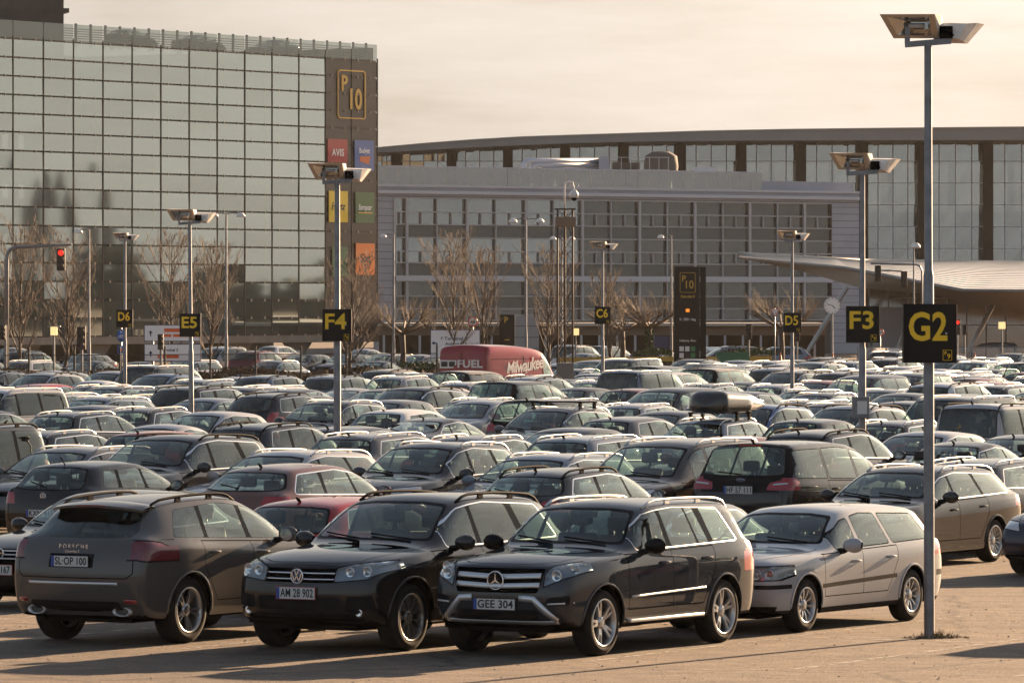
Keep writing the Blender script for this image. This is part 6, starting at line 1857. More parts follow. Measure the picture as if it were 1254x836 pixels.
for ei, (a, b_) in enumerate(zip(edges, edges[1:])):
    xa, xb = X_(a, TY), X_(b_, TY)
    if ei % 4 == 0:
        if g: tobj(g, 'window')
        g = MB().mat('hall_glass')
    for z0, z1 in zip(zs, zs[1:]):
        zc = zr((a + b_) / 2, TY)
        if z0 >= zc: break
        z1 = min(z1, zc + .4); dy = rg.uniform(-.012, .012)
        g.quad((xa + .03, TY + dy, z0 + .03), (xb - .03, TY - dy, z0 + .03), (xb - .03, TY - dy + rg.uniform(-.01, .01), z1 - .03), (xa + .03, TY + dy, z1 - .03))
    f_.box(xa - .045, xa + .045, TY - .06, TY + .05, 0, zr(a, TY) + .3)
for a, b_ in zip([462] + COLX, COLX + [1460]):
    for z in zs:
        if z < zr(a, TY): f_.box(X_(a, TY), X_(b_, TY), TY - .045, TY + .04, z - .03, z + .03)
for cx in COLX:
    z1 = zr(cx, TY); x = X_(cx, TY - 2); ccol = MB().mat('hall_column')
    ccol.box(x - .42, x + .42, TY - 2.4, TY - 1.6, 0, z1 + .2); tobj(ccol, 'column')
tobj(g, 'window'); tobj(f_, 'glazing_frame')
m = MB().mat('slab_dark')
for px in range(470, 1460, 73):
    x = X_(px + 36, TY + 20); m.box(x - .25, x + .25, TY + 18, TY + 18.6, 0, 18)
m.box(X_(462, TY), X_(1460, TY), TY + 2, TY + 34, 8.6, 9.1); m.box(X_(462, TY), X_(1460, TY), TY + 34, TY + 34.4, 0, 12.5)
tobj(m, 'inner_floor')
m = MB().mat('hall_column')
for px in range(520, 1460, 73):
    q = at(px + 0, 196, TY + 6); m.lathe([(0, .3), (.8, .18), (1.0, .0), (.3, -.25), (0, -.3)], 12, Matrix.Translation(q))
tobj(m, 'hanging_lights')
# low link building with a bright roof edge under the office block
m = MB(); lk = thing('link_building', 'low brown link building with a bright flat roof edge behind the trees', 'building', (at(600, 400, 400).x, 400, 0))
def lobj(mb, name):
    o = mb.build(name, None); o.parent = lk; o.matrix_parent_inverse = Matrix.Translation(-lk.location); return o
simple('brown_wall', (.19, .135, .09), .8, var=.1, vscale=.3)
simple('pale_block', (.36, .35, .35), .7, var=.06, vscale=.3)
lobj(MB().mat('fascia_edge').box(X_(464, 400), X_(1010, 400), 398, 412, 2.42, 2.62), 'roof_edge')
lobj(MB().mat('brown_wall').box(X_(464, 400), X_(1010, 400), 398.5, 412, 1.75, 2.42), 'fascia_band')
lobj(MB().mat('dark_room').box(X_(464, 402), X_(1010, 402), 402, 404, 0, 1.75), 'shop_front')
mb = MB().mat('pale_block').box(X_(618, 396), X_(660, 396), 396, 398.4, 0, 3.2); mb.mat('joint_dark')
for z in (.8, 1.6, 2.4): mb.box(X_(618, 396) + .02, X_(660, 396) - .02, 395.98, 396, z, z + .04)
lobj(mb, 'wall_panel')
mb = MB().mat('frame_grey')
for px in range(470, 1010, 22): mb.box(X_(px, 398) - .08, X_(px, 398) + .08, 398.2, 398.4, 0, 1.75)
lobj(mb, 'posts')
simple('poster_blue', (.03, .035, .12), .4)
mb = MB().mat('poster_blue').box(X_(802, 397), X_(819, 397), 397.4, 397.6, .6, 1.7); o = mb.build('poster'); tag(o, 'dark blue poster on the link building left of the black totem', 'poster')

# ------------------------------------------------------------------ station canopy on the right
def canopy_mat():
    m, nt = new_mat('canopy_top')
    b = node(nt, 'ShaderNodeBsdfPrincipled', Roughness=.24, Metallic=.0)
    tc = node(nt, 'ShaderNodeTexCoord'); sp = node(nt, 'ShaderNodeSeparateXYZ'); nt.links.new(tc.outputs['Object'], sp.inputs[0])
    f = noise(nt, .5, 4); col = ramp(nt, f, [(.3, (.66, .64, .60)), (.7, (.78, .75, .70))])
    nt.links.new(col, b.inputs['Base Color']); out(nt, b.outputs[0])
canopy_mat()
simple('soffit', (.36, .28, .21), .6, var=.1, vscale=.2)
cn = thing('station_canopy', 'wing shaped station roof with ribbed pale top and brown underside', 'canopy', at(1060, 375, 330))
def cobj(m, name):
    o = m.build(name, None); o.parent = cn; o.matrix_parent_inverse = Matrix.Translation(-cn.location); return o
TOPB = [at(903, 312.5, 352), at(1060, 317.5, 384), at(1254, 319.5, 392), at(1400, 321, 398)]
TOPF = [at(905, 314.5, 350), at(1034, 327, 332), at(1180, 354.5, 312), at(1260, 355, 312), at(1400, 356, 312)]
def pl_(P, t):
    L = [0.]
    for a, b_ in zip(P, P[1:]): L.append(L[-1] + (b_ - a).length)
    t *= L[-1]
    for i in range(len(P) - 1):
        if t <= L[i + 1] + 1e-6: return P[i].lerp(P[i + 1], (t - L[i]) / max(1e-6, L[i + 1] - L[i]))
    return P[-1].copy()
m = MB().mat('canopy_top'); m.grid(lambda u, v: pl_(TOPF, u).lerp(pl_(TOPB, u), v) + Vector((0, 0, .25 * math.sin(v * math.pi))), 60, 10); cobj(m, 'roof')
m = MB().mat('roof_metal')
for v in np.linspace(.04, .98, 22):
    m.tube([pl_(TOPF, u).lerp(pl_(TOPB, u), v) + Vector((0, 0, .25 * math.sin(v * math.pi) + .012)) for u in np.linspace(0, 1, 24)], .022, 4)
cobj(m, 'roof_seams')
KE = [at(906, 315.5, 351), at(985, 333, 340), at(1050, 351.5, 330), at(1140, 361, 322), at(1254, 384, 318), at(1400, 398, 318)]
KB = [at(906, 315.0, 353), at(1010, 326, 372), at(1140, 335, 386), at(1254, 345, 390), at(1400, 352, 394)]
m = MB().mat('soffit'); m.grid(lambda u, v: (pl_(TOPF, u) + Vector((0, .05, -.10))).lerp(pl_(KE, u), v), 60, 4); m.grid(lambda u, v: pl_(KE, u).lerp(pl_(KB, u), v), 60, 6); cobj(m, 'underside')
m = MB().mat('fascia'); m.tube([p + Vector((0, -.02, -.05)) for p in TOPF], .11, 6); cobj(m, 'edge_trim')
simple('strut_steel', (.42, .39, .34), .4, metal=.5)
for (x0, y0, x1, y1, Y) in ((1037, 352, 979, 447, 327), (1135, 348, 1090, 447, 335), (1222, 362, 1177, 447, 318)):
    m = MB().mat('strut_steel').tube([at(x0, y0, Y), at(x1, y1, Y - 4)], .14, 10); cobj(m, 'strut')
panel_glass('station_glass', (.10, .095, .09), (.9, .9, .88), .34, .25, .06)
m = MB().mat('station_glass')
for px in range(1064, 1400, 24): m.quad(at(px + .5, 449, 352), at(px + 23.5, 449, 352), at(px + 23.5, 352, 352), at(px + .5, 352, 352))
m.mat('frame_grey')
for px in range(1064, 1400, 24): m.bar(at(px, 449, 351.9), at(px, 345, 351.9), .08, .08)
for y in (365, 398, 425): m.bar(at(1064, y, 351.8), at(1400, y, 351.8), .06, .06)
cobj(m, 'glass_screen')
m = MB().mat('clad_metal'); p = at(1076, 449, 346); m.box(p.x, p.x + 1.6, 346, 352, 0, CAMH + (HOR - 376) / FPX * 346); p2 = at(1076, 449, 346); cobj(m, 'lift_block')
m = MB().mat('brown_wall'); m.box(X_(1060, 372), X_(1420, 372), 372, 373, 0, 5); cobj(m, 'rear_wall')

# ------------------------------------------------------------------ clock, totem, mast, boards
def tubeP(m, pts, Y, r, seg=8): return m.tube([at(x, y, Y) for x, y in pts], r, seg)
Y = 290; p = gr(1019, Y); ck = thing('street_clock', 'round white clock on a thin post below the canopy tip', 'clock', p)
m = MB().mat('pole_steel').lathe([(.07, 0), (.05, 3.4)], 10); m.build('post', ck)
m = MB().mat('frame_grey'); CM = Matrix.Translation((0, -.1, at(0, 374, Y).z)) @ Matrix.Rotation(R(90), 4, 'X'); rr = 10.6 / FPX * Y; simple('clock_white', (.88, .87, .84), .5)
m.lathe([(rr * .96, .07), (rr, .09), (rr, -.09), (0, -.09)], 28, CM); m.mat('clock_white').lathe([(rr * .93, .06), (0, .062)], 28, CM); m.build('face', ck)
m = MB().mat('ink'); stroke(m, CM @ Matrix.Translation((0, 0, .065)), [(0, 0), (-rr * .65, rr * .18)], .03); stroke(m, CM @ Matrix.Translation((0, 0, .066)), [(0, 0), (rr * .35, -rr * .35)], .04)
for k in range(12):
    a = k * math.pi / 6; stroke(m, CM @ Matrix.Translation((0, 0, .064)), [(rr * .75 * math.cos(a), rr * .75 * math.sin(a)), (rr * .88 * math.cos(a), rr * .88 * math.sin(a))], .03)
m.build('hands', ck)
Y = 262; s = FPX / Y; p = gr(845, Y); tt = thing('parking_totem', 'tall black totem sign with P 10 and small price panels', 'totem sign', p)
zt = at(0, 326.5, Y).z; w = 39 / s
m = MB().mat('sign_black').box(-w / 2, w / 2 * .60, -.2, .2, 0, zt, None, .02).mat('gloss_black').box(w / 2 * .64, w / 2, -.12, .2, 0, zt - .02, None, .02); m.build('panel', tt)
TF = lambda px, py: frame_M(Vector(((px - 845) / s, -.206, at(0, py, Y).z)), (1, 0, 0), (0, 0, 1))
simple('sign_amber', (.60, .38, .05), .5)
m = MB().mat('sign_amber'); rp = round_poly([(-9.3 / s, -12 / s), (9.3 / s, -12 / s), (9.3 / s, 12 / s), (-9.3 / s, 12 / s)], .06, 4); T = TF(842, 346)
for a, b_ in zip(rp, rp[1:] + rp[:1]): m.bar(T @ Vector((a[0], a[1], 0)), T @ Vector((b_[0], b_[1], 0)), .028, .02)
m.build('logo_frame', tt)
for tx, px, py, sz, fw, mt in (('P', 837.5, 341.5, 11, 4.6, 'sign_amber'), ('10', 844.5, 349, 14, 9.5, 'sign_amber'), ('Standard', 842, 363, 4.8, 17, 'sign_amber'), ('fr. 200 / dag', 842, 391, 4.6, 20, 'plate_white'), ('Udlejning  Åben', 842, 417, 3.2, 20, 'plate_white')):
    t = text_mesh(tx, sz / s, .004, .003, fitw=fw / s); o = link('lettering', t, tt, mt); o.matrix_local = TF(px, py)
simple('lit_orange', (.7, .2, .02), .5, emit=(1, .25, .01), es=.28)
simple('lit_green', (.03, .18, .06), .5)
m = MB().mat('lit_orange'); m.box(-2.3 / s, 2.3 / s, -2 / s, 2 / s, 0, .01, TF(842, 380)); t0 = m.build('space_display', tt)
t = text_mesh('1', 3.6 / s, .003, .002); o = link('lettering', t, t0, 'plate_white'); o.matrix_local = TF(842, 380) @ Matrix.Translation((0, 0, .012))
for (px, py, mt) in ((834.5, 427, 'plate_white'), (841.5, 427, 'plate_white'), (848.5, 427, 'lit_green'), (834.5, 435, 'plate_white'), (841.5, 435, 'ink'), (848.5, 435, 'lit_green')):
    m = MB().mat(mt); m.box(-2.7 / s, 2.7 / s, -3 / s, 3 / s, 0, .01, TF(px, py)); m.build('info_panel', tt)
# a lower dark totem further left
Y = 285; s = FPX / Y; p = gr(621, Y); t2 = thing('parking_totem', 'small dark green-black totem above the roof of the red van', 'totem sign', p)
m = MB().mat('sign_black').box(-9.5 / s, 9.5 / s, -.15, .15, 0, at(0, 385, Y).z, None, .02); m.build('panel', t2)
t = text_mesh('P', 10 / s, .004, .005); o = link('lettering', t, t2, 'sign_amber'); o.matrix_local = frame_M((-.05, -.156, at(0, 392, Y).z), (1, 0, 0), (0, 0, 1))
m = MB().mat('sign_amber'); T = frame_M((0, -.156, at(0, 416, Y).z), (1, 0, 0), (0, 0, 1)); stroke(m, T, [(-.12, 0), (.12, 0)], .05); m.build('arrow', t2)
# lattice mast with camera
Y = 190; s = FPX / Y; pm = gr(692, Y); mast = thing('camera_mast', 'slim rusty lattice mast carrying a white dome camera, grey cabinet at its foot', 'mast', pm)
simple('mast_steel', (.075, .055, .042), .7, metal=.3)
zt = at(0, 257, Y).z; hw = 9.3 / s; m = MB().mat('mast_steel')
L4 = [(-hw, -hw * .8), (hw, -hw * .8), (0, hw)]
for x, y in L4: m.tube([(x, y, 0), (x, y, zt)], .035, 6)
n = 16
for k in range(n):
    z0, z1 = zt * k / n, zt * (k + 1) / n
    for i in range(3):
        a, b_ = L4[i], L4[(i + 1) % 3]
        if k % 2: a, b_ = b_, a
        m.bar((a[0], a[1], z0), (b_[0], b_[1], z1), .016, .016)
m.box(-hw - .1, hw + .1, -hw, hw, zt, zt + .05); m.build('lattice', mast)
m = MB().mat('brown_wall').box(-hw - .08, hw + .10, -hw - .16, -hw - .02, at(0, 278, Y).z, at(0, 266, Y).z); m.build('equipment_box', mast)
m = MB().mat('lamp_shell'); zc = at(0, 224, Y).z; m.tube([(-.02, 0, zt), (-.02, 0, zc - .12), (.02, 0, zc), (.14, 0, zc + .07), (.26, 0, zc), (.29, 0, zc - .14), (.29, 0, zc - .25)], .028, 8); m.build('camera_arm', mast)
m = MB().mat('plate_white').lathe([(.0, .2), (.08, .18), (.15, .06), (.15, -.04), (.11, -.08)], 16, Matrix.Translation((.30, 0, zc - .42))); m.mat('gloss_black').lathe([(.105, -.07), (.09, -.15), (0, -.2)], 16, Matrix.Translation((.30, 0, zc - .42))); m.build('dome_camera', mast)
m = MB().mat('concrete').box(-10.3 / s, 10.3 / s, -.33, -.27 + .5, 0, at(0, 444, Y).z); m.build('cabinet', mast)
# white direction boards
simple('board_white', (.82, .82, .82), .5); simple('board_blue', (.015, .05, .14), .5); simple('board_orange', (.72, .13, .03), .5)
def dir_board(label, x0, x1, y0, y1, Y, arrow, extra):
    s = FPX / Y; p = gr((x0 + x1) / 2, Y); t = thing('direction_board', label, 'sign', p, 0, 'white direction boards')
    zc = at(0, (y0 + y1) / 2, Y).z; hw, hh = (x1 - x0) / 2 / s, (y1 - y0) / 2 / s
    m = MB().mat('board_blue').box(-hw, hw, -.03, .03, zc - hh, zc + hh).mat('board_white').box(-hw + .03, hw - .03, -.034, -.03, zc - hh + .03, zc + hh - .03); m.build('panel', t)
    m = MB().mat('pole_steel')
    for sx in (-.7, .7): m.tube([(sx * hw, .08, 0), (sx * hw, .08, zc + hh * .9)], .045, 8)
    m.build('posts', t)
    F_ = lambda px, py: frame_M(Vector(((px - (x0 + x1) / 2) / s, -.036, at(0, py, Y).z)), (1, 0, 0), (0, 0, 1))
    m = MB().mat('board_blue'); T = F_(*arrow[:2]); k = 1 / s
    if arrow[2] == 'up': stroke(m, T, [(0, -3.5 * k), (0, 2 * k)], 1.5 * k, .004); m.poly([(-2.4 * k, .3 * k), (2.4 * k, .3 * k), (0, 3.8 * k)], .004, T)
    else: stroke(m, T, [(2.5 * k, -4 * k), (2.5 * k, 1.5 * k), (-1 * k, 1.5 * k)], 1.7 * k, .004); m.poly([(-.6 * k, -1.2 * k), (-.6 * k, 4.2 * k), (-4 * k, 1.5 * k)], .004, T)
    m.build('arrow', t)
    for e in extra:
        if e[0] == 'bar':
            m = MB().mat('board_orange').box((e[1] - (x0 + x1) / 2) / s, (e[2] - (x0 + x1) / 2) / s, -.040, -.034, at(0, e[4], Y).z, at(0, e[3], Y).z); m.build('orange_strip', t)
        else:
            q = text_mesh(e[1], e[4] / s, .003, .004, fitw=e[5] / s if e[5] else None); o = link('lettering', q, t, 'board_blue'); o.matrix_local = F_(e[2], e[3])
dir_board('upper white board with two rows of orange strips behind E5', 176.5, 245, 397.5, 418, 236, (184.5, 408, 'up'), [('bar', 201, 221, 402, 406.5), ('bar', 200, 210, 409, 412.5), ('bar', 212, 244, 409, 412.5)])
dir_board('lower white board with one orange strip behind E5', 176.5, 246, 421, 442.5, 236, (184.5, 433, 'up'), [('bar', 193, 219, 434, 438.5), ('txt', 'Terminal 2', 208, 428.5, 5, 20)])
dir_board('white board with left arrow reading Terminal 3, left of the red van', 527, 588, 403.5, 438.5, 262, (532.5, 421.5, 'left'), [('txt', 'Terminal 3', 558, 414.5, 5.6, 28), ('txt', 'Ankomst/Arrivals', 566, 421, 5, 42), ('txt', 'P', 541, 414.5, 5, None), ('txt', 'Check-in', 557, 427.5, 5, 25)])
Y = 245; s = FPX / Y
t = thing('cycle_sign', 'blue round cycle path sign with a square blue plate below D6', 'sign', gr(148.5, Y)); m = MB().mat('pole_steel').tube([(0, .05, 0), (0, .05, at(0, 400, Y).z)], .035, 8); m.build('post', t)
simple('road_blue', (.02, .12, .40), .4)
m = MB().mat('road_blue').lathe([(0, -.01), (5.2 / s, -.01), (5.2 / s, .01), (0, .011)], 24, frame_M((0, -.02, at(0, 411, Y).z), (1, 0, 0), (0, 0, 1)) @ Matrix.Diagonal((1, 1.5, 1, 1)))
m.mat('board_white'); T = frame_M((0, -.035, at(0, 411, Y).z), (1, 0, 0), (0, 0, 1))
for sx in (-.07, .07): ring(m, .055, .010, T @ Matrix.Translation((sx, -.05, 0)), 12)
stroke(m, T, [(-.07, -.05), (-.02, .04), (.04, .04), (.07, -.05)], .018); stroke(m, T, [(-.02, .12), (-.02, .20), (.05, .14)], .03); m.build('round_plate', t)
m = MB().mat('road_blue').box(-4.6 / s, 4.6 / s, -.03, .0, at(0, 433, Y).z, at(0, 423, Y).z).mat('board_orange').box(-2 / s, 1.8 / s, -.035, -.03, at(0, 430, Y).z, at(0, 427, Y).z).mat('board_white').box(-.3 / s, .6 / s, -.035, -.03, at(0, 427, Y).z, at(0, 424.5, Y).z); m.build('square_plate', t)
Y = 270; s = FPX / Y; t = thing('height_limit_sign', 'red ringed round sign with two lattice lines left of the dark totem', 'sign', gr(579, Y))
m = MB().mat('pole_steel').tube([(0, .05, 0), (0, .05, at(0, 388, Y).z)], .035, 8); m.build('post', t)
m = MB().mat('plate_white'); T = frame_M((0, -.02, at(0, 394, Y).z), (1, 0, 0), (0, 0, 1)); m.lathe([(6 / s, 0), (0, .002)], 24, T); m.mat('plate_red'); ring(m, 5.4 / s, .028, T, 24, .004); m.mat('ink').box(-3 / s, 3 / s, -1.4 / s, .2 / s, .003, .008, T).box(-2 / s, 2 / s, 0, 1.4 / s, .003, .008, T); m.build('plate', t)
m = MB().mat('board_white').box(-5 / s, 5 / s, -.03, 0, at(0, 414, Y).z, at(0, 404, Y).z).mat('ink'); T = frame_M((0, -.035, at(0, 409, Y).z), (1, 0, 0), (0, 0, 1)); stroke(m, T, [(2 / s, -3 / s), (2 / s, 1 / s), (-3 / s, 1 / s)], 1 / s); m.build('arrow_plate', t)
Y = 288; s = FPX / Y; t = thing('no_entry_sign', 'small red ringed round sign left of the G2 sign', 'sign', gr(1078, Y)); m = MB().mat('pole_steel').tube([(0, .05, 0), (0, .05, at(0, 406, Y).z)], .03, 8); m.build('post', t)
m = MB().mat('plate_white'); T = frame_M((0, -.02, at(0, 407, Y).z), (1, 0, 0), (0, 0, 1)); m.lathe([(4.6 / s, 0), (0, .002)], 20, T); m.mat('plate_red'); ring(m, 4 / s, .03, T, 20, .004); m.mat('ink').box(-2 / s, 2 / s, -.6 / s, .6 / s, .002, .006, T); m.build('plate', t)
Y = 275; s = FPX / Y; t = thing('guide_sign', 'low green sign with white word and arrow right of the black totem', 'sign', gr(898, Y))
simple('guide_green', (.015, .13, .06), .45)
m = MB().mat('guide_green').box(-20 / s, 20 / s, -.02, .02, .5, at(0, 431, Y).z); m.build('panel', t)
q = text_mesh('Home 2', 8 / s, .003, .004, fitw=17 / s); o = link('lettering', q, t, 'board_white'); o.matrix_local = frame_M((0, -.026, (.5 + at(0, 431, Y).z) / 2), (1, 0, 0), (0, 0, 1))
m = MB().mat('pole_steel');
for x in (-.6, .6): m.tube([(x, .04, 0), (x, .04, 1.4)], .03, 6)
m.build('posts', t)
Y = 280; s = FPX / Y; t = thing('notice_board', 'small pale notice board with dark bars below the canopy left of G2', 'sign', gr(1096, Y)); m = MB().mat('board_white').box(-7 / s, 7 / s, -.02, .02, at(0, 441, Y).z, at(0, 427, Y).z).mat('ink'); 
for y in (431, 436): m.box(-6.5 / s, 6.5 / s, -.026, -.02, at(0, y + 1, Y).z, at(0, y, Y).z)
m.build('panel', t); m = MB().mat('pole_steel').tube([(0, .04, 0), (0, .04, 1.6)], .03, 6); m.build('post', t)
Y = 268; s = FPX / Y; t = thing('yield_sign', 'white downward triangle sign left of D5', 'sign', gr(949, Y)); m = MB().mat('pole_steel').tube([(0, .05, 0), (0, .05, at(0, 377, Y).z)], .03, 8); m.build('post', t)
m = MB().mat('plate_red').poly([(-6 / s, 5 / s), (6 / s, 5 / s), (0, -6 / s)][::-1], .01, frame_M((0, -.02, at(0, 383, Y).z), (1, 0, 0), (0, 0, 1))); m.mat('plate_white').poly([(-4.6 / s, 4.2 / s), (4.6 / s, 4.2 / s), (0, -4.4 / s)][::-1], .004, frame_M((0, -.032, at(0, 383, Y).z), (1, 0, 0), (0, 0, 1))); m.build('plate', t)
# ------------------------------------------------------------------ street lamps, signals, fence, hedge, trees, passing cars, light and camera
def mushroom(m, M, r):
    m.mat('lamp_shell').lathe([(0, r * .75), (r * .55, r * .62), (r * .95, r * .1), (r, -.25 * r), (r * .9, -.30 * r)], 14, M); m.mat('lamp_bowl').lathe([(r * .9, -.28 * r), (0, -.1 * r)], 14, M)
def street_lamp(label, px, ytop, Y, arms, hr=7.5, rise=0):
    s = FPX / Y; p = gr(px, Y); t = thing('street_lamp', label, 'street lamp', p, 0, 'thin street lamps along the road'); zt = at(0, ytop, Y).z
    m = MB().mat('pole_steel').lathe([(.075, 0), (.075, zt * .3), (.055, zt * .34), (.04, zt)], 10)
    for ax in arms: m.tube([(0, 0, zt - .02), (ax * .5 / s, 0, zt + .01), (ax / s, 0, zt - .03)], .025, 6)
    m.build('pole', t)
    for ax in arms:
        m = MB(); mushroom(m, Matrix.Translation((ax / s, 0, zt - hr * .42 / s)), hr / s * .72); m.build('lamp_head', t)
    return t
street_lamp('twin street lamp right of the E5 post, against the glass front', 277, 261, 250, (-15, 18))
street_lamp('twin street lamp in front of the office windows above the red van', 644, 268, 275, (-16, 17))
street_lamp('single street lamp left of D6', 109, 281, 240, (-13,))
street_lamp('single arm street lamp at the left end of the office block', 482, 287, 260, (-13,), 6)
street_lamp('twin street lamp behind the lattice mast', 688, 290, 300, (-11, 12), 6)
street_lamp('single street lamp left of the black totem', 822, 288, 290, (-13,), 6)
street_lamp('globe-headed lamp behind the G2 post', 1119, 298, 300, (2,), 9)
for label, px, yt, Y in (('square lantern lamp on the far left', 66, 400, 225), ('square lantern lamp beside the lattice mast', 705, 402, 280), ('square lantern lamp by the right edge', 1227, 394, 270)):
    s = FPX / Y; t = thing('lantern_post', label, 'lantern', gr(px, Y), 0, 'square garden lanterns'); zt = at(0, yt, Y).z
    m = MB().mat('pole_steel').lathe([(.05, 0), (.04, zt - .35)], 8).box(-8 / s, 8 / s, -.2, .2, zt, zt + .035); m.build('post', t)
    MATS.get('lantern_glass') or simple('lantern_glass', (.70, .52, .26), .3, emit=(1, .7, .3), es=.25)
    m = MB().mat('lantern_glass').box(-4 / s, 4 / s, -4 / s, 4 / s, zt - .34, zt, None, .02); m.build('lantern', t)
simple('signal_black', (.010, .010, .010), .5); simple('signal_red', (.5, .01, .005), .3, emit=(1, .012, .006), es=.8); simple('signal_off', (.03, .02, .02), .3)
def signal_head(parent, loc, h, red=False, side=1):
    m = MB().mat('signal_black').box(-h * .19, h * .19, -.10, .10, -h / 2, h / 2, None, .02)
    for k in (-1, 0, 1):
        M = Matrix.Translation((0, -.10, -k * h * .31)) @ Matrix.Rotation(R(90), 4, 'X')
        m.mat('signal_red' if red and k == -1 else 'signal_off').lathe([(h * .125, .0), (0, .015)], 14, M)
        m.mat('signal_black').tube([M @ Vector((h * .14 * math.cos(a), h * .14 * math.sin(a), .09)) for a in np.linspace(-.2, math.pi + .2, 9)], .018, 5)
        m.grid(lambda u, v: M @ Vector((h * .145 * math.cos(lerp(-.2, math.pi + .2, u)), h * .145 * math.sin(lerp(-.2, math.pi + .2, u)), v * .16)), 8, 1)
    return m.build('signal_head', parent, loc)
def signal_post(label, px, ytop, ybot, Y, red=False, dx=0):
    s = FPX / Y; t = thing('traffic_light', label, 'traffic light', gr(px - dx, Y), 0, 'traffic lights'); z1, z0 = at(0, ytop, Y).z, at(0, ybot, Y).z
    m = MB().mat('pole_steel').lathe([(.055, 0), (.05, z1)], 10); m.build('post', t)
    signal_head(t, (dx / s, -.12, (z0 + z1) / 2), z1 - z0, red); return t
signal_post('traffic light post at the far left edge', 4, 398, 416, 225, dx=-3)
signal_post('black traffic light left of D6 by the lantern', 100, 400, 428, 222)
signal_post('traffic light seen sideways in front of the white boards', 197, 409, 428, 222)
signal_post('twin-sided traffic light behind the green guide sign', 917, 397, 416, 290)
signal_post('traffic light right of D5', 976, 400, 418, 290)
signal_post('traffic light with red lamp lit, right of the G2 sign', 1172, 391, 410, 262, True)
signal_post('dark traffic light just right of the lit red one', 1181, 397, 410, 275)
Y = 232; s = FPX / Y; t = thing('traffic_light', 'red traffic light hanging from a curved mast arm on the left', 'traffic light', gr(8, Y)); zt = at(0, 303, Y).z
m = MB().mat('pole_steel').tube([(0, 0, 0), (0, 0, zt - .55), (.03, 0, zt - .3), (.16, 0, zt - .08), (.4, 0, zt), (2.7, 0, zt + .12)], [.10, .09, .085, .08, .07, .05], 10); m.build('mast_arm', t)
signal_head(t, ((75 - 8) / s, -.12, at(0, 318, Y).z), 27 / s, True)
Y = 285; s = FPX / Y; t = thing('traffic_light', 'two dark signal heads hanging from thin arms under the canopy', 'traffic light', gr(1129, Y)); zt = at(0, 324, Y).z
m = MB().mat('pole_steel').tube([(0, 0, 0), (0, 0, zt - .3), (-.12, 0, zt - .06), (-.3, 0, zt), (-2.6, 0, zt + .06)], .05, 8).tube([(-2.1, 0, at(0, 331, Y).z), (-1.0, 0, at(0, 332, Y).z)], .04, 6); m.build('mast_arm', t)
signal_head(t, ((1075 - 1129) / s, -.1, at(0, 335, Y).z), 20 / s); signal_head(t, ((1107 - 1129) / s, -.1, at(0, 342, Y).z), 20 / s)

# boundary fence and clipped brown hedge
EDGE = [(-40, 199), (0, 199), (540, 208)]
f = MB().mat('joint_dark'); fz = 2.25
px = -20; pts = []
while px < 560:
    Y = float(np.interp(px, [-40, 540], [200.5, 209.5])); p = gr(px, Y); f.box(p.x - .035, p.x + .035, p.y - .03, p.y + .03, 0, 2.35); pts.append(p); px += 55.5
for a, b_ in zip(pts, pts[1:]): f.bar(a + Vector((0, 0, 2.05)), b_ + Vector((0, 0, 2.05)), .03, .03); f.bar(a + Vector((0, 0, .6)), b_ + Vector((0, 0, .6)), .03, .03)
fe = thing('mesh_fence', 'dark wire fence with thin posts behind the last row of cars on the left', 'fence'); f.build('posts', fe)
m, nt = new_mat('wire_mesh')
d = node(nt, 'ShaderNodeBsdfDiffuse'); d.inputs['Color'].default_value = (.03, .028, .025, 1); tr = node(nt, 'ShaderNodeBsdfTransparent'); mx = node(nt, 'ShaderNodeMixShader'); mx.inputs[0].default_value = .16
nt.links.new(tr.outputs[0], mx.inputs[1]); nt.links.new(d.outputs[0], mx.inputs[2]); out(nt, mx.outputs[0])
f = MB().mat('wire_mesh')
for a, b_ in zip(pts, pts[1:]): f.quad(a, b_, b_ + Vector((0, 0, 2.05)), a + Vector((0, 0, 2.05)))
f.build('mesh_panel', fe)
simple('hedge_leaf', (.115, .072, .038), .9, var=.5, vscale=1.5)
simple('shrub_green', (.05, .07, .02), .9, var=.5, vscale=2.)
def hedge(name, label, a, b_, w, h, mat, n, seed, cat='hedge', leaf=.10):
    rg = random.Random(seed); m = MB().mat(mat); d = (b_ - a); L = d.length; d.normalize(); nn = Vector((-d.y, d.x, 0))
    mm_ = Matrix((d, nn, Vector((0, 0, 1)))).transposed().to_4x4(); mm_.translation = a
    m.box(0, L, -w * .36, w * .36, 0, h * .82, mm_)
    for i in range(n):
        x = rg.uniform(0, L); hh = h * (.92 + .08 * math.sin(x * 1.3) + rg.uniform(-.05, .08)); f = rg.random()
        if f < .45: q = Vector((x, rg.uniform(-.5, .5) * w, hh * rg.uniform(.92, 1.03)))
        else: q = Vector((x, -w * .5 * rg.uniform(.85, 1.08), rg.uniform(0, 1) * hh))
        q = mm_ @ q; u = Vector((rg.gauss(0, 1), rg.gauss(0, 1), rg.gauss(0, 1))).normalized(); v = u.orthogonal().normalized(); z = leaf * rg.uniform(.6, 1.4)
        m._mark([m.bm.faces.new([m.bm.verts.new(q + u * z), m.bm.verts.new(q + v * z * .5), m.bm.verts.new(q - u * z), m.bm.verts.new(q - v * z * .5)])])
    o = m.build(name, recalc=False); tag(o, label, cat); return o
hedge('hedge', 'clipped brown winter hedge along the fence behind the last cars on the left', gr(-30, 206), gr(542, 215), 1.1, 1.42, 'hedge_leaf', 5200, 4)
hedge('shrub_bed', 'low green shrub bed behind the yellow barrier left of the totem', gr(775, 284), gr(822, 284), 1.4, 1.55, 'shrub_green', 900, 6, 'shrubs')
hedge('shrub_bed', 'low olive shrub bed right of the black totem', gr(895, 300), gr(945, 300), 1.4, 1.45, 'shrub_green', 700, 7, 'shrubs')
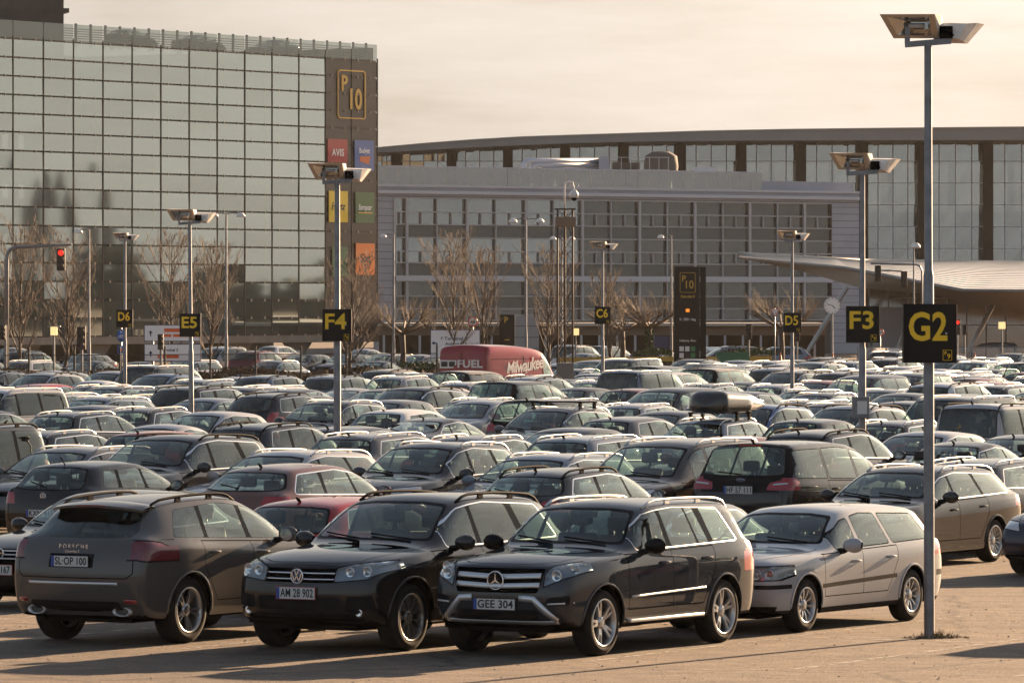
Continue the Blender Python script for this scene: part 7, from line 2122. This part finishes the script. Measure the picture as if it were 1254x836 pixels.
hedge('shrub_bed', 'green shrubs behind the mesh fence under the F4 sign', gr(465, 262), gr(545, 262), 1.4, 1.15, 'shrub_green', 700, 8, 'shrubs')
simple('barrier_yellow', (.42, .26, .04), .6, var=.2, vscale=1.)
bt = thing('road_barrier', 'long low yellow road barrier behind the far cars by the totem', 'barrier')
m = MB().mat('barrier_yellow'); a, b_ = gr(685, 272), gr(945, 280)
for z in (1.22, ): m.bar(a + Vector((0, 0, z)), b_ + Vector((0, 0, z)), .06, .22)
m.build('rail', bt); m = MB().mat('joint_dark')
for i in range(12): p = a.lerp(b_, i / 11); m.box(p.x - .05, p.x + .05, p.y, p.y + .1, 0, 1.3)
m.bar(a + Vector((0, .2, .55)), b_ + Vector((0, .2, .55)), .05, .9); m.build('posts', bt)
bt = thing('glass_railing', 'glass railing with thin steel posts along the right under the canopy', 'railing')
m = MB().mat('pole_steel'); a, b_ = gr(1050, 285), gr(1330, 285)
for i in range(17): p = a.lerp(b_, i / 16); m.box(p.x - .03, p.x + .03, p.y - .03, p.y + .03, 0, 1.75)
m.bar(a + Vector((0, 0, 1.75)), b_ + Vector((0, 0, 1.75)), .05, .05); m.build('posts', bt)
m = MB().mat('screen_glass').quad(a + Vector((0, .05, .5)), b_ + Vector((0, .05, .5)), b_ + Vector((0, .05, 1.7)), a + Vector((0, .05, 1.7))); m.build('pane', bt)
MATS.get('cone_red') or simple('cone_red', (.5, .05, .02), .5)
for px, lab in ((1020, 'thin red and white marker post right of D5'), (1194, 'thin red and white marker post right of G2'), (956, 'thin red and white marker post left of D5')):
    p = gr(px, 262); m = MB().mat('plate_white').lathe([(.07, 0), (.07, 1.25)], 8).mat('cone_red').lathe([(.072, .7), (.072, 1.0)], 8).mat('cone_red').lathe([(.072, 1.25), (0, 1.7)], 8); o = m.build('marker_post', None, p); tag(o, lab, 'marker post', 'red and white marker posts')

# bare winter trees
def bark(name, a, b_):
    m, nt = new_mat(name); b = node(nt, 'ShaderNodeBsdfPrincipled', Roughness=.8); nt.links.new(ramp(nt, noise(nt, 4., 4), [(.3, a), (.7, b_)]), b.inputs['Base Color']); out(nt, b.outputs[0])
bark('bark', (.045, .033, .025), (.09, .066, .05)); bark('twig', (.06, .045, .036), (.125, .09, .068)); bark('twig_pale', (.095, .072, .053), (.185, .14, .10))
def tree(label, px, Y, h, spread, seed, twig='twig', trunk=.10, depth=3, low=.18):
    rg = random.Random(seed); t = thing('bare_tree', label, 'tree', gr(px, Y), 0, None)
    tk = MB().mat('bark'); cr = MB().mat(twig)
    def branch(p, d, L, r, lev):
        n = 5 if lev == 0 else 4 if lev == 1 else 3
        pts = [p]; rs = [r]
        for i in range(n):
            d = (d + Vector((rg.gauss(0, .07), rg.gauss(0, .07), rg.gauss(.07, .05)))).normalized(); p = p + d * L / n; pts.append(p); rs.append(max(.0085, r * (1 - .7 * (i + 1) / n)))
        (tk if lev < 1 else cr).tube(pts, rs, 6 if lev < 2 else 3, cap=False)
        if lev >= depth: return
        k = (11, 7, 4)[min(lev, 2)]
        for j in range(k):
            f = min(.999, rg.uniform(.15, 1.0)); i = min(n - 1, int(f * n)); q = pts[i].lerp(pts[i + 1], f * n - i)
            a = rg.uniform(0, 6.283); side = Vector((math.cos(a), math.sin(a), 0))
            nd = (d * rg.uniform(.6, 1.) + side * rg.uniform(.35, .75) * spread + Vector((0, 0, rg.uniform(.1, .45)))).normalized()
            branch(q, nd, L * rg.uniform(.30, .58) * (1.1 - .5 * f), max(.0105, rs[i] * .55), lev + 1)
    # leader with scaffold limbs of a rounded-conical crown
    pts = [Vector((0, 0, 0))]; n = 8; off = Vector((0, 0, 0))
    for i in range(n): off = off + Vector((rg.gauss(0, .05), rg.gauss(0, .05), 0)); pts.append(Vector((off.x, off.y, h * .92 * (i + 1) / n)))
    tk.tube(pts, [trunk * (1 - .88 * i / n) for i in range(n + 1)], 8, cap=False)
    for j in range(24):
        f = low + (1 - low) * (j + rg.random()) / 24; z = f * n; i = min(n - 1, int(z)); q = pts[i].lerp(pts[i + 1], z - i)
        a = j * 2.4 + rg.uniform(-.4, .4); prof = math.sin(math.pi * min(1., (f - low) / (1 - low) * .80 + .20)) ** .7
        d = Vector((math.cos(a) * spread * .62, math.sin(a) * spread * .62, .95)).normalized()
        branch(q, d, h * (.12 + .30 * prof) , max(.012, trunk * (1 - .85 * f) * .55), 1)
    tk.build('trunk', t, recalc=False); cr.build('crown', t, recalc=False)
def pollard(label, px, Y, h, seed, ivy=False):
    rg = random.Random(seed); t = thing('bare_tree', label, 'tree', gr(px, Y)); tk = MB().mat('bark'); tk.tube([(0, 0, 0), (.03, 0, h * .35), (-.03, 0, h * .6)], [.16, .13, .15], 8)
    cr = MB().mat('twig_pale')
    for i in range(9):
        a = i * .7 + rg.uniform(-.2, .2); d = Vector((math.cos(a), math.sin(a), rg.uniform(.25, .7))); p = Vector((0, 0, h * .58)); q = p + d * h * .26; cr.tube([p, p + d * h * .12, q], [.08, .06, .055], 5)
        for j in range(14):
            e = (d + Vector((rg.gauss(0, .6), rg.gauss(0, .6), rg.uniform(.1, 1.3)))).normalized(); L = h * rg.uniform(.10, .30); r = q + e * L; cr.tube([q, q + e * L * .5 + Vector((0, 0, .03)), r], [.02, .014, .008], 3, cap=False)
            for _ in range(2):
                e2 = (e + Vector((rg.gauss(0, .5), rg.gauss(0, .5), rg.uniform(0, .8)))).normalized(); b0 = q.lerp(r, rg.uniform(.3, .9)); cr.tube([b0, b0 + e2 * L * .5], [.01, .006], 3, cap=False)
    tk.build('trunk', t, recalc=False); cr.build('crown', t, recalc=False)
    if ivy:
        m = MB().mat('shrub_green')
        for i in range(420):
            a = rg.uniform(0, 6.28); z = rg.uniform(0, h * .62); r = .17 + rg.uniform(0, .07); q = Vector((r * math.cos(a), r * math.sin(a), z)); u = Vector((rg.gauss(0, 1), rg.gauss(0, 1), rg.gauss(0, 1))).normalized() * .07; v = u.orthogonal()
            m._mark([m.bm.faces.new([m.bm.verts.new(q + k) for k in (u, v, -u, -v)])])
        m.build('ivy', t, recalc=False)
tree('bare tree at the far left with a straight dark trunk', 24, 252, 7.0, .8, 21)
tree('bare tree behind the hanging red traffic light', 77, 258, 6.7, 1.15, 22)
tree('bare tree between the D6 and E5 posts', 208, 268, 7.0, 1.0, 23)
tree('slender bare tree right of the E5 post', 256, 262, 6.4, .8, 24)
tree('dense bare tree right behind the F4 sign', 430, 262, 5.9, 1.35, 25)
tree('tall tan bare tree in front of the office windows left of the red van', 553, 262, 6.9, 1.05, 26, 'twig_pale')
tree('slim bare tree just right of the tall tan tree', 590, 276, 6.2, .8, 27)
tree('bare tree behind the lattice mast', 672, 270, 6.3, 1.0, 28)
tree('bare tree right of the C6 sign', 748, 284, 5.2, .9, 29)
pollard('short pollarded tree between F4 and the white board', 493, 280, 4.2, 31)
pollard('short pollarded tree right of C6', 762, 288, 4.4, 32)
pollard('ivy-clad pollarded tree left of the black totem', 795, 288, 4.6, 33, True)
pollard('pollarded tree behind the D5 sign', 957, 300, 4.5, 34)

# the wood and church towers out to the right, which the glass front of the car park mirrors
def mirrored(px, py, dist):
    P = on_fac(px, py, 0); d = Vector(((px - 627) / FPX, 1, -(py - HOR) / FPX)).normalized(); r = d - FN * 2 * d.dot(FN); return P + r * dist
m = MB().mat('shrub_green'); rg = random.Random(9)
simple('wood_leaf', (.06, .078, .062), .9, var=.4, vscale=.5)
m = MB().mat('wood_leaf'); a, b_ = mirrored(-40, 340, 290), mirrored(470, 340, 290); a.z = b_.z = 0
for i in range(150):
    t = i / 149; q = a.lerp(b_, t); hh = 5.6 + 1.5 * math.sin(t * 23) + 1.1 * math.sin(t * 57 + 1) + rg.uniform(-.8, .8) + (2.0 if .3 < t < .42 else 0)
    for k in range(70):
        u = Vector((rg.gauss(0, 1), rg.gauss(0, 1), rg.gauss(0, 1))).normalized() * rg.uniform(.5, 1.1); v = u.orthogonal() * .9; c_ = q + Vector((rg.uniform(-2, 2), rg.uniform(-1.4, 1.4), hh * rg.uniform(0, 1) ** .7))
        m._mark([m.bm.faces.new([m.bm.verts.new(c_ + x) for x in (u, v, -u, -v)])])
o = m.build('woodland', recalc=False); o['kind'] = 'stuff'
for px, y0, y1, w_, sp in ((38, 215, 250, .9, True), (62, 232, 262, .6, True), (104, 214, 262, .8, False)):
    q = mirrored(px, 300, 300); z1, z0 = mirrored(px, y0, 300).z, mirrored(px, y1, 300).z; m = MB().mat('concrete_dark')
    t = thing('church_tower', 'dark %s tower off to the right, mirrored in the glass front' % ('spired narrow' if w_ == .6 else 'spired broad' if sp else 'flat-topped'), 'tower', (q.x, q.y, 0))
    m.box(-w_, w_, -w_, w_, 0, z0); m.box(-w_ * 1.15, w_ * 1.15, -w_ * 1.15, w_ * 1.15, z0 - 3, z0 - 2.6)
    m.build('shaft', t); m = MB().mat('slab_dark'); m.lathe([(w_ * 1.2, z0), (w_ * .5, lerp(z0, z1, .55)), (.02, z1)] if sp else [(w_ * 1.3, z0), (w_ * 1.3, z0 + .8), (.3, z1)], 8); m.build('spire', t)

# vehicles on the road beyond the fence
RL = [(-14, 443, 226, 'compact', WHITE, 1, 'white hatchback at the far left behind the fence'), (50, 443, 224, 'sleek_estate', WHITE, 1, 'white estate behind the fence, second from the left'), (108, 447, 222, 'saloon', DGREY, -1, 'dark saloon behind the fence left of D6'),
      (100, 437, 246, 'compact', DGREY, -1, 'dark car further back behind the fence left of D6'), (166, 447, 226, 'fastback', BLACK, -1, 'black fastback behind the fence under the cycle sign'), (226, 449, 219, 'sleek_estate', (.48, .50, .54), -1, 'pale estate behind the fence below the white boards'),
      (262, 440, 240, 'small_van', SILVER, -1, 'silver van behind the fence right of the white boards'), (330, 452, 219, 'slope_estate', STEEL, -1, 'blue-grey estate behind the fence, nearest left of F4'), (322, 436, 244, 'crossover', DRED, 1, 'dark red car further back left of F4'), (370, 440, 240, 'compact', GREY, -1, 'grey car further back just left of F4'),
      (458, 452, 219, 'saloon', DBLUE, -1, 'dark blue saloon behind the fence right of F4'), (470, 438, 242, 'sleek_estate', WHITE, -1, 'white estate further back right of F4'), (520, 441, 236, 'saloon', SILVER, 1, 'silver saloon behind the fence below the white board'), (575, 452, 224, 'compact', STEEL, -1, 'blue-grey car behind the red van'),
      (420, 440, 236, 'hatchback', DGREY, -1, 'dark hatchback behind the fence right behind the F4 post'),
      (712, 420, 295, 'small_van', WHITE, 1, 'white van beyond the yellow barrier by the lattice mast'), (708, 430, 285, 'compact', STEEL, -1, 'blue car in front of the white van by the mast'), (748, 424, 300, 'mpv', STEEL, 1, 'pale blue people carrier beyond the barrier right of C6'), (814, 432, 300, 'compact', SILVER, 1, 'silver car beyond the shrubs left of the totem'),
      (868, 432, 318, 'compact', WHITE, -1, 'white car half behind the black totem'), (886, 418, 304, 'wide_suv', DGREY, -1, 'dark off-roader on the road right of the totem'), (946, 417, 312, 'crossover', STEEL, -1, 'blue-grey car on the road left of D5'), (890, 414, 330, 'compact', WHITE, 1, 'white car passing behind the dark off-roader'),
      (1202, 410, 312, 'small_van', BROWN, -1, 'dark van on the road under the canopy by the right edge'), (1130, 428, 318, 'saloon', GREY, 1, 'grey saloon on the road behind the G2 sign'), (40, 434, 250, 'crossover', BLACK, 1, 'black car deep behind the fence on the far left'), (20, 415, 330, 'saloon', SILVER, 1, 'silver car at the foot of the glass building on the left'), (345, 418, 340, 'compact', WHITE, 1, 'white car at the foot of the glass building left of F4'), (450, 428, 320, 'saloon', SILVER, 1, 'silver car at the foot of the brown corner strip')]
for px, yr, Y, md, col, sg, lab in RL:
    if px < 600 and Y < 260: Y = {True: 282, False: 248}[Y > 233]; rz_ = (RZ_F if sg < 0 else RZ_R) + rnd.uniform(-.06, .06)
    elif px < 835: rz_ = (RZ_F if sg < 0 else RZ_R)
    else: rz_ = R(-172 if sg < 0 else 12) + rnd.uniform(-.08, .08)
    p = gr(px, Y); o = link(KIND[md], model(md, 1)['mesh'], None, None, p, (0, 0, rz_)); tag(o, lab, 'car', 'cars on the road beyond the car park'); o.color = c4(col)

# ------------------------------------------------------------------ sky, sun, camera
SUN_AZ, SUN_EL = 34.0, 13.5
w = bpy.data.worlds.new('World'); SC.world = w; w.use_nodes = True; nt = w.node_tree; nt.nodes.clear()
sk = node(nt, 'ShaderNodeTexSky', sky_type='NISHITA'); sk.sun_disc = False; sk.sun_elevation = R(SUN_EL); sk.sun_rotation = R(SUN_AZ); sk.air_density = 1.0; sk.dust_density = 2.2; sk.ozone_density = 1.6
tc = node(nt, 'ShaderNodeTexCoord'); mp = node(nt, 'ShaderNodeMapping'); mp.inputs['Scale'].default_value = (2.2, 2.2, 16.); nt.links.new(tc.outputs['Generated'], mp.inputs[0])
n = node(nt, 'ShaderNodeTexNoise', Scale=4.5, Detail=9, Roughness=.62); nt.links.new(mp.outputs[0], n.inputs['Vector'])
cl = ramp(nt, n.outputs['Fac'], [(.30, (.86, .86, .86)), (.52, (.95, .95, .95)), (.72, (1, 1, 1))])
# thin high cloud: a veil all round the sky that is thickest low down, streaky, and brighter towards the sun
bw = node(nt, 'ShaderNodeRGBToBW'); nt.links.new(sk.outputs[0], bw.inputs[0])
ml = node(nt, 'ShaderNodeMath', operation='MULTIPLY_ADD'); ml.inputs[1].default_value = .305; ml.inputs[2].default_value = 1.6; nt.links.new(bw.outputs[0], ml.inputs[0])
wm = node(nt, 'ShaderNodeMix', data_type='RGBA', blend_type='MULTIPLY'); wm.inputs['Factor'].default_value = 1; nt.links.new(ml.outputs[0], wm.inputs['A'])
sd = node(nt, 'ShaderNodeVectorMath', operation='DOT_PRODUCT'); nt.links.new(tc.outputs['Generated'], sd.inputs[0]); sd.inputs[1].default_value = (math.sin(R(SUN_AZ)) * math.cos(R(SUN_EL)), math.cos(R(SUN_AZ)) * math.cos(R(SUN_EL)), math.sin(R(SUN_EL)))
tn = ramp(nt, sd.outputs['Value'], [(0., (.90, .985, 1.04)), (.45, (.96, .985, .985)), (.85, (1.08, .96, .85))]); nt.links.new(tn, wm.inputs['B'])
sp = node(nt, 'ShaderNodeSeparateXYZ'); nt.links.new(tc.outputs['Generated'], sp.inputs[0])
el = node(nt, 'ShaderNodeMapRange'); el.inputs['From Min'].default_value = .05; el.inputs['From Max'].default_value = .55; el.inputs['To Min'].default_value = 1.0; el.inputs['To Max'].default_value = .32; nt.links.new(sp.outputs['Z'], el.inputs['Value'])
fc = node(nt, 'ShaderNodeMath', operation='MULTIPLY'); nt.links.new(el.outputs[0], fc.inputs[0]); nt.links.new(cl, fc.inputs[1])
m1 = node(nt, 'ShaderNodeMix', data_type='RGBA'); nt.links.new(fc.outputs[0], m1.inputs['Factor']); nt.links.new(sk.outputs[0], m1.inputs['A']); nt.links.new(wm.outputs['Result'], m1.inputs['B'])
st = ramp(nt, n.outputs['Fac'], [(.36, (.74, .735, .745)), (.50, (.90, .90, .90)), (.66, (1.04, 1.035, 1.03))])
m2 = node(nt, 'ShaderNodeMix', data_type='RGBA', blend_type='MULTIPLY'); m2.inputs['Factor'].default_value = 1; nt.links.new(m1.outputs['Result'], m2.inputs['A']); nt.links.new(st, m2.inputs['B'])
bg = node(nt, 'ShaderNodeBackground'); bg.inputs['Strength'].default_value = .05; nt.links.new(m2.outputs['Result'], bg.inputs['Color'])
wo = nt.nodes.new('ShaderNodeOutputWorld'); nt.links.new(bg.outputs[0], wo.inputs['Surface'])
sl_ = bpy.data.lights.new('sun', 'SUN'); sl_.energy = 5.0; sl_.angle = R(.5); sl_.color = (1.0, .67, .40); so = bpy.data.objects.new('sun', sl_); COL.objects.link(so)
d = Vector((math.sin(R(SUN_AZ)) * math.cos(R(SUN_EL)), math.cos(R(SUN_AZ)) * math.cos(R(SUN_EL)), math.sin(R(SUN_EL)))); so.rotation_euler = d.to_track_quat('Z', 'Y').to_euler()
hz = MB(); hz.box(-600, 600, -130, 800, -1.2, 32); ho = hz.build('haze'); ho['kind'] = 'stuff'
hm, nt = new_mat('haze_air'); pv = node(nt, 'ShaderNodeVolumePrincipled', Density=.00005, Anisotropy=.0); pv.inputs['Color'].default_value = (.95, .90, .84, 1)
oo = nt.nodes.new('ShaderNodeOutputMaterial'); nt.links.new(pv.outputs[0], oo.inputs['Volume']); ho.data.materials.append(hm)
cam = bpy.data.cameras.new('camera'); co = bpy.data.objects.new('camera', cam); COL.objects.link(co); SC.camera = co
co.location = (0, 0, CAMH); co.rotation_euler = (R(90), 0, 0); cam.sensor_width = 36; cam.lens = 36 * FPX / 1254; cam.clip_start = 1; cam.clip_end = 6000; cam.shift_y = -(418 - HOR) / 1254
vs = SC.view_settings; vs.view_transform = 'Standard'; vs.look = 'None'; vs.exposure = 2.05; vs.gamma = 1; vs.use_curve_mapping = False
SC.cycles.transparent_max_bounces = 24; SC.cycles.max_bounces = 8; SC.cycles.glossy_bounces = 4; SC.cycles.caustics_reflective = False; SC.cycles.caustics_refractive = False
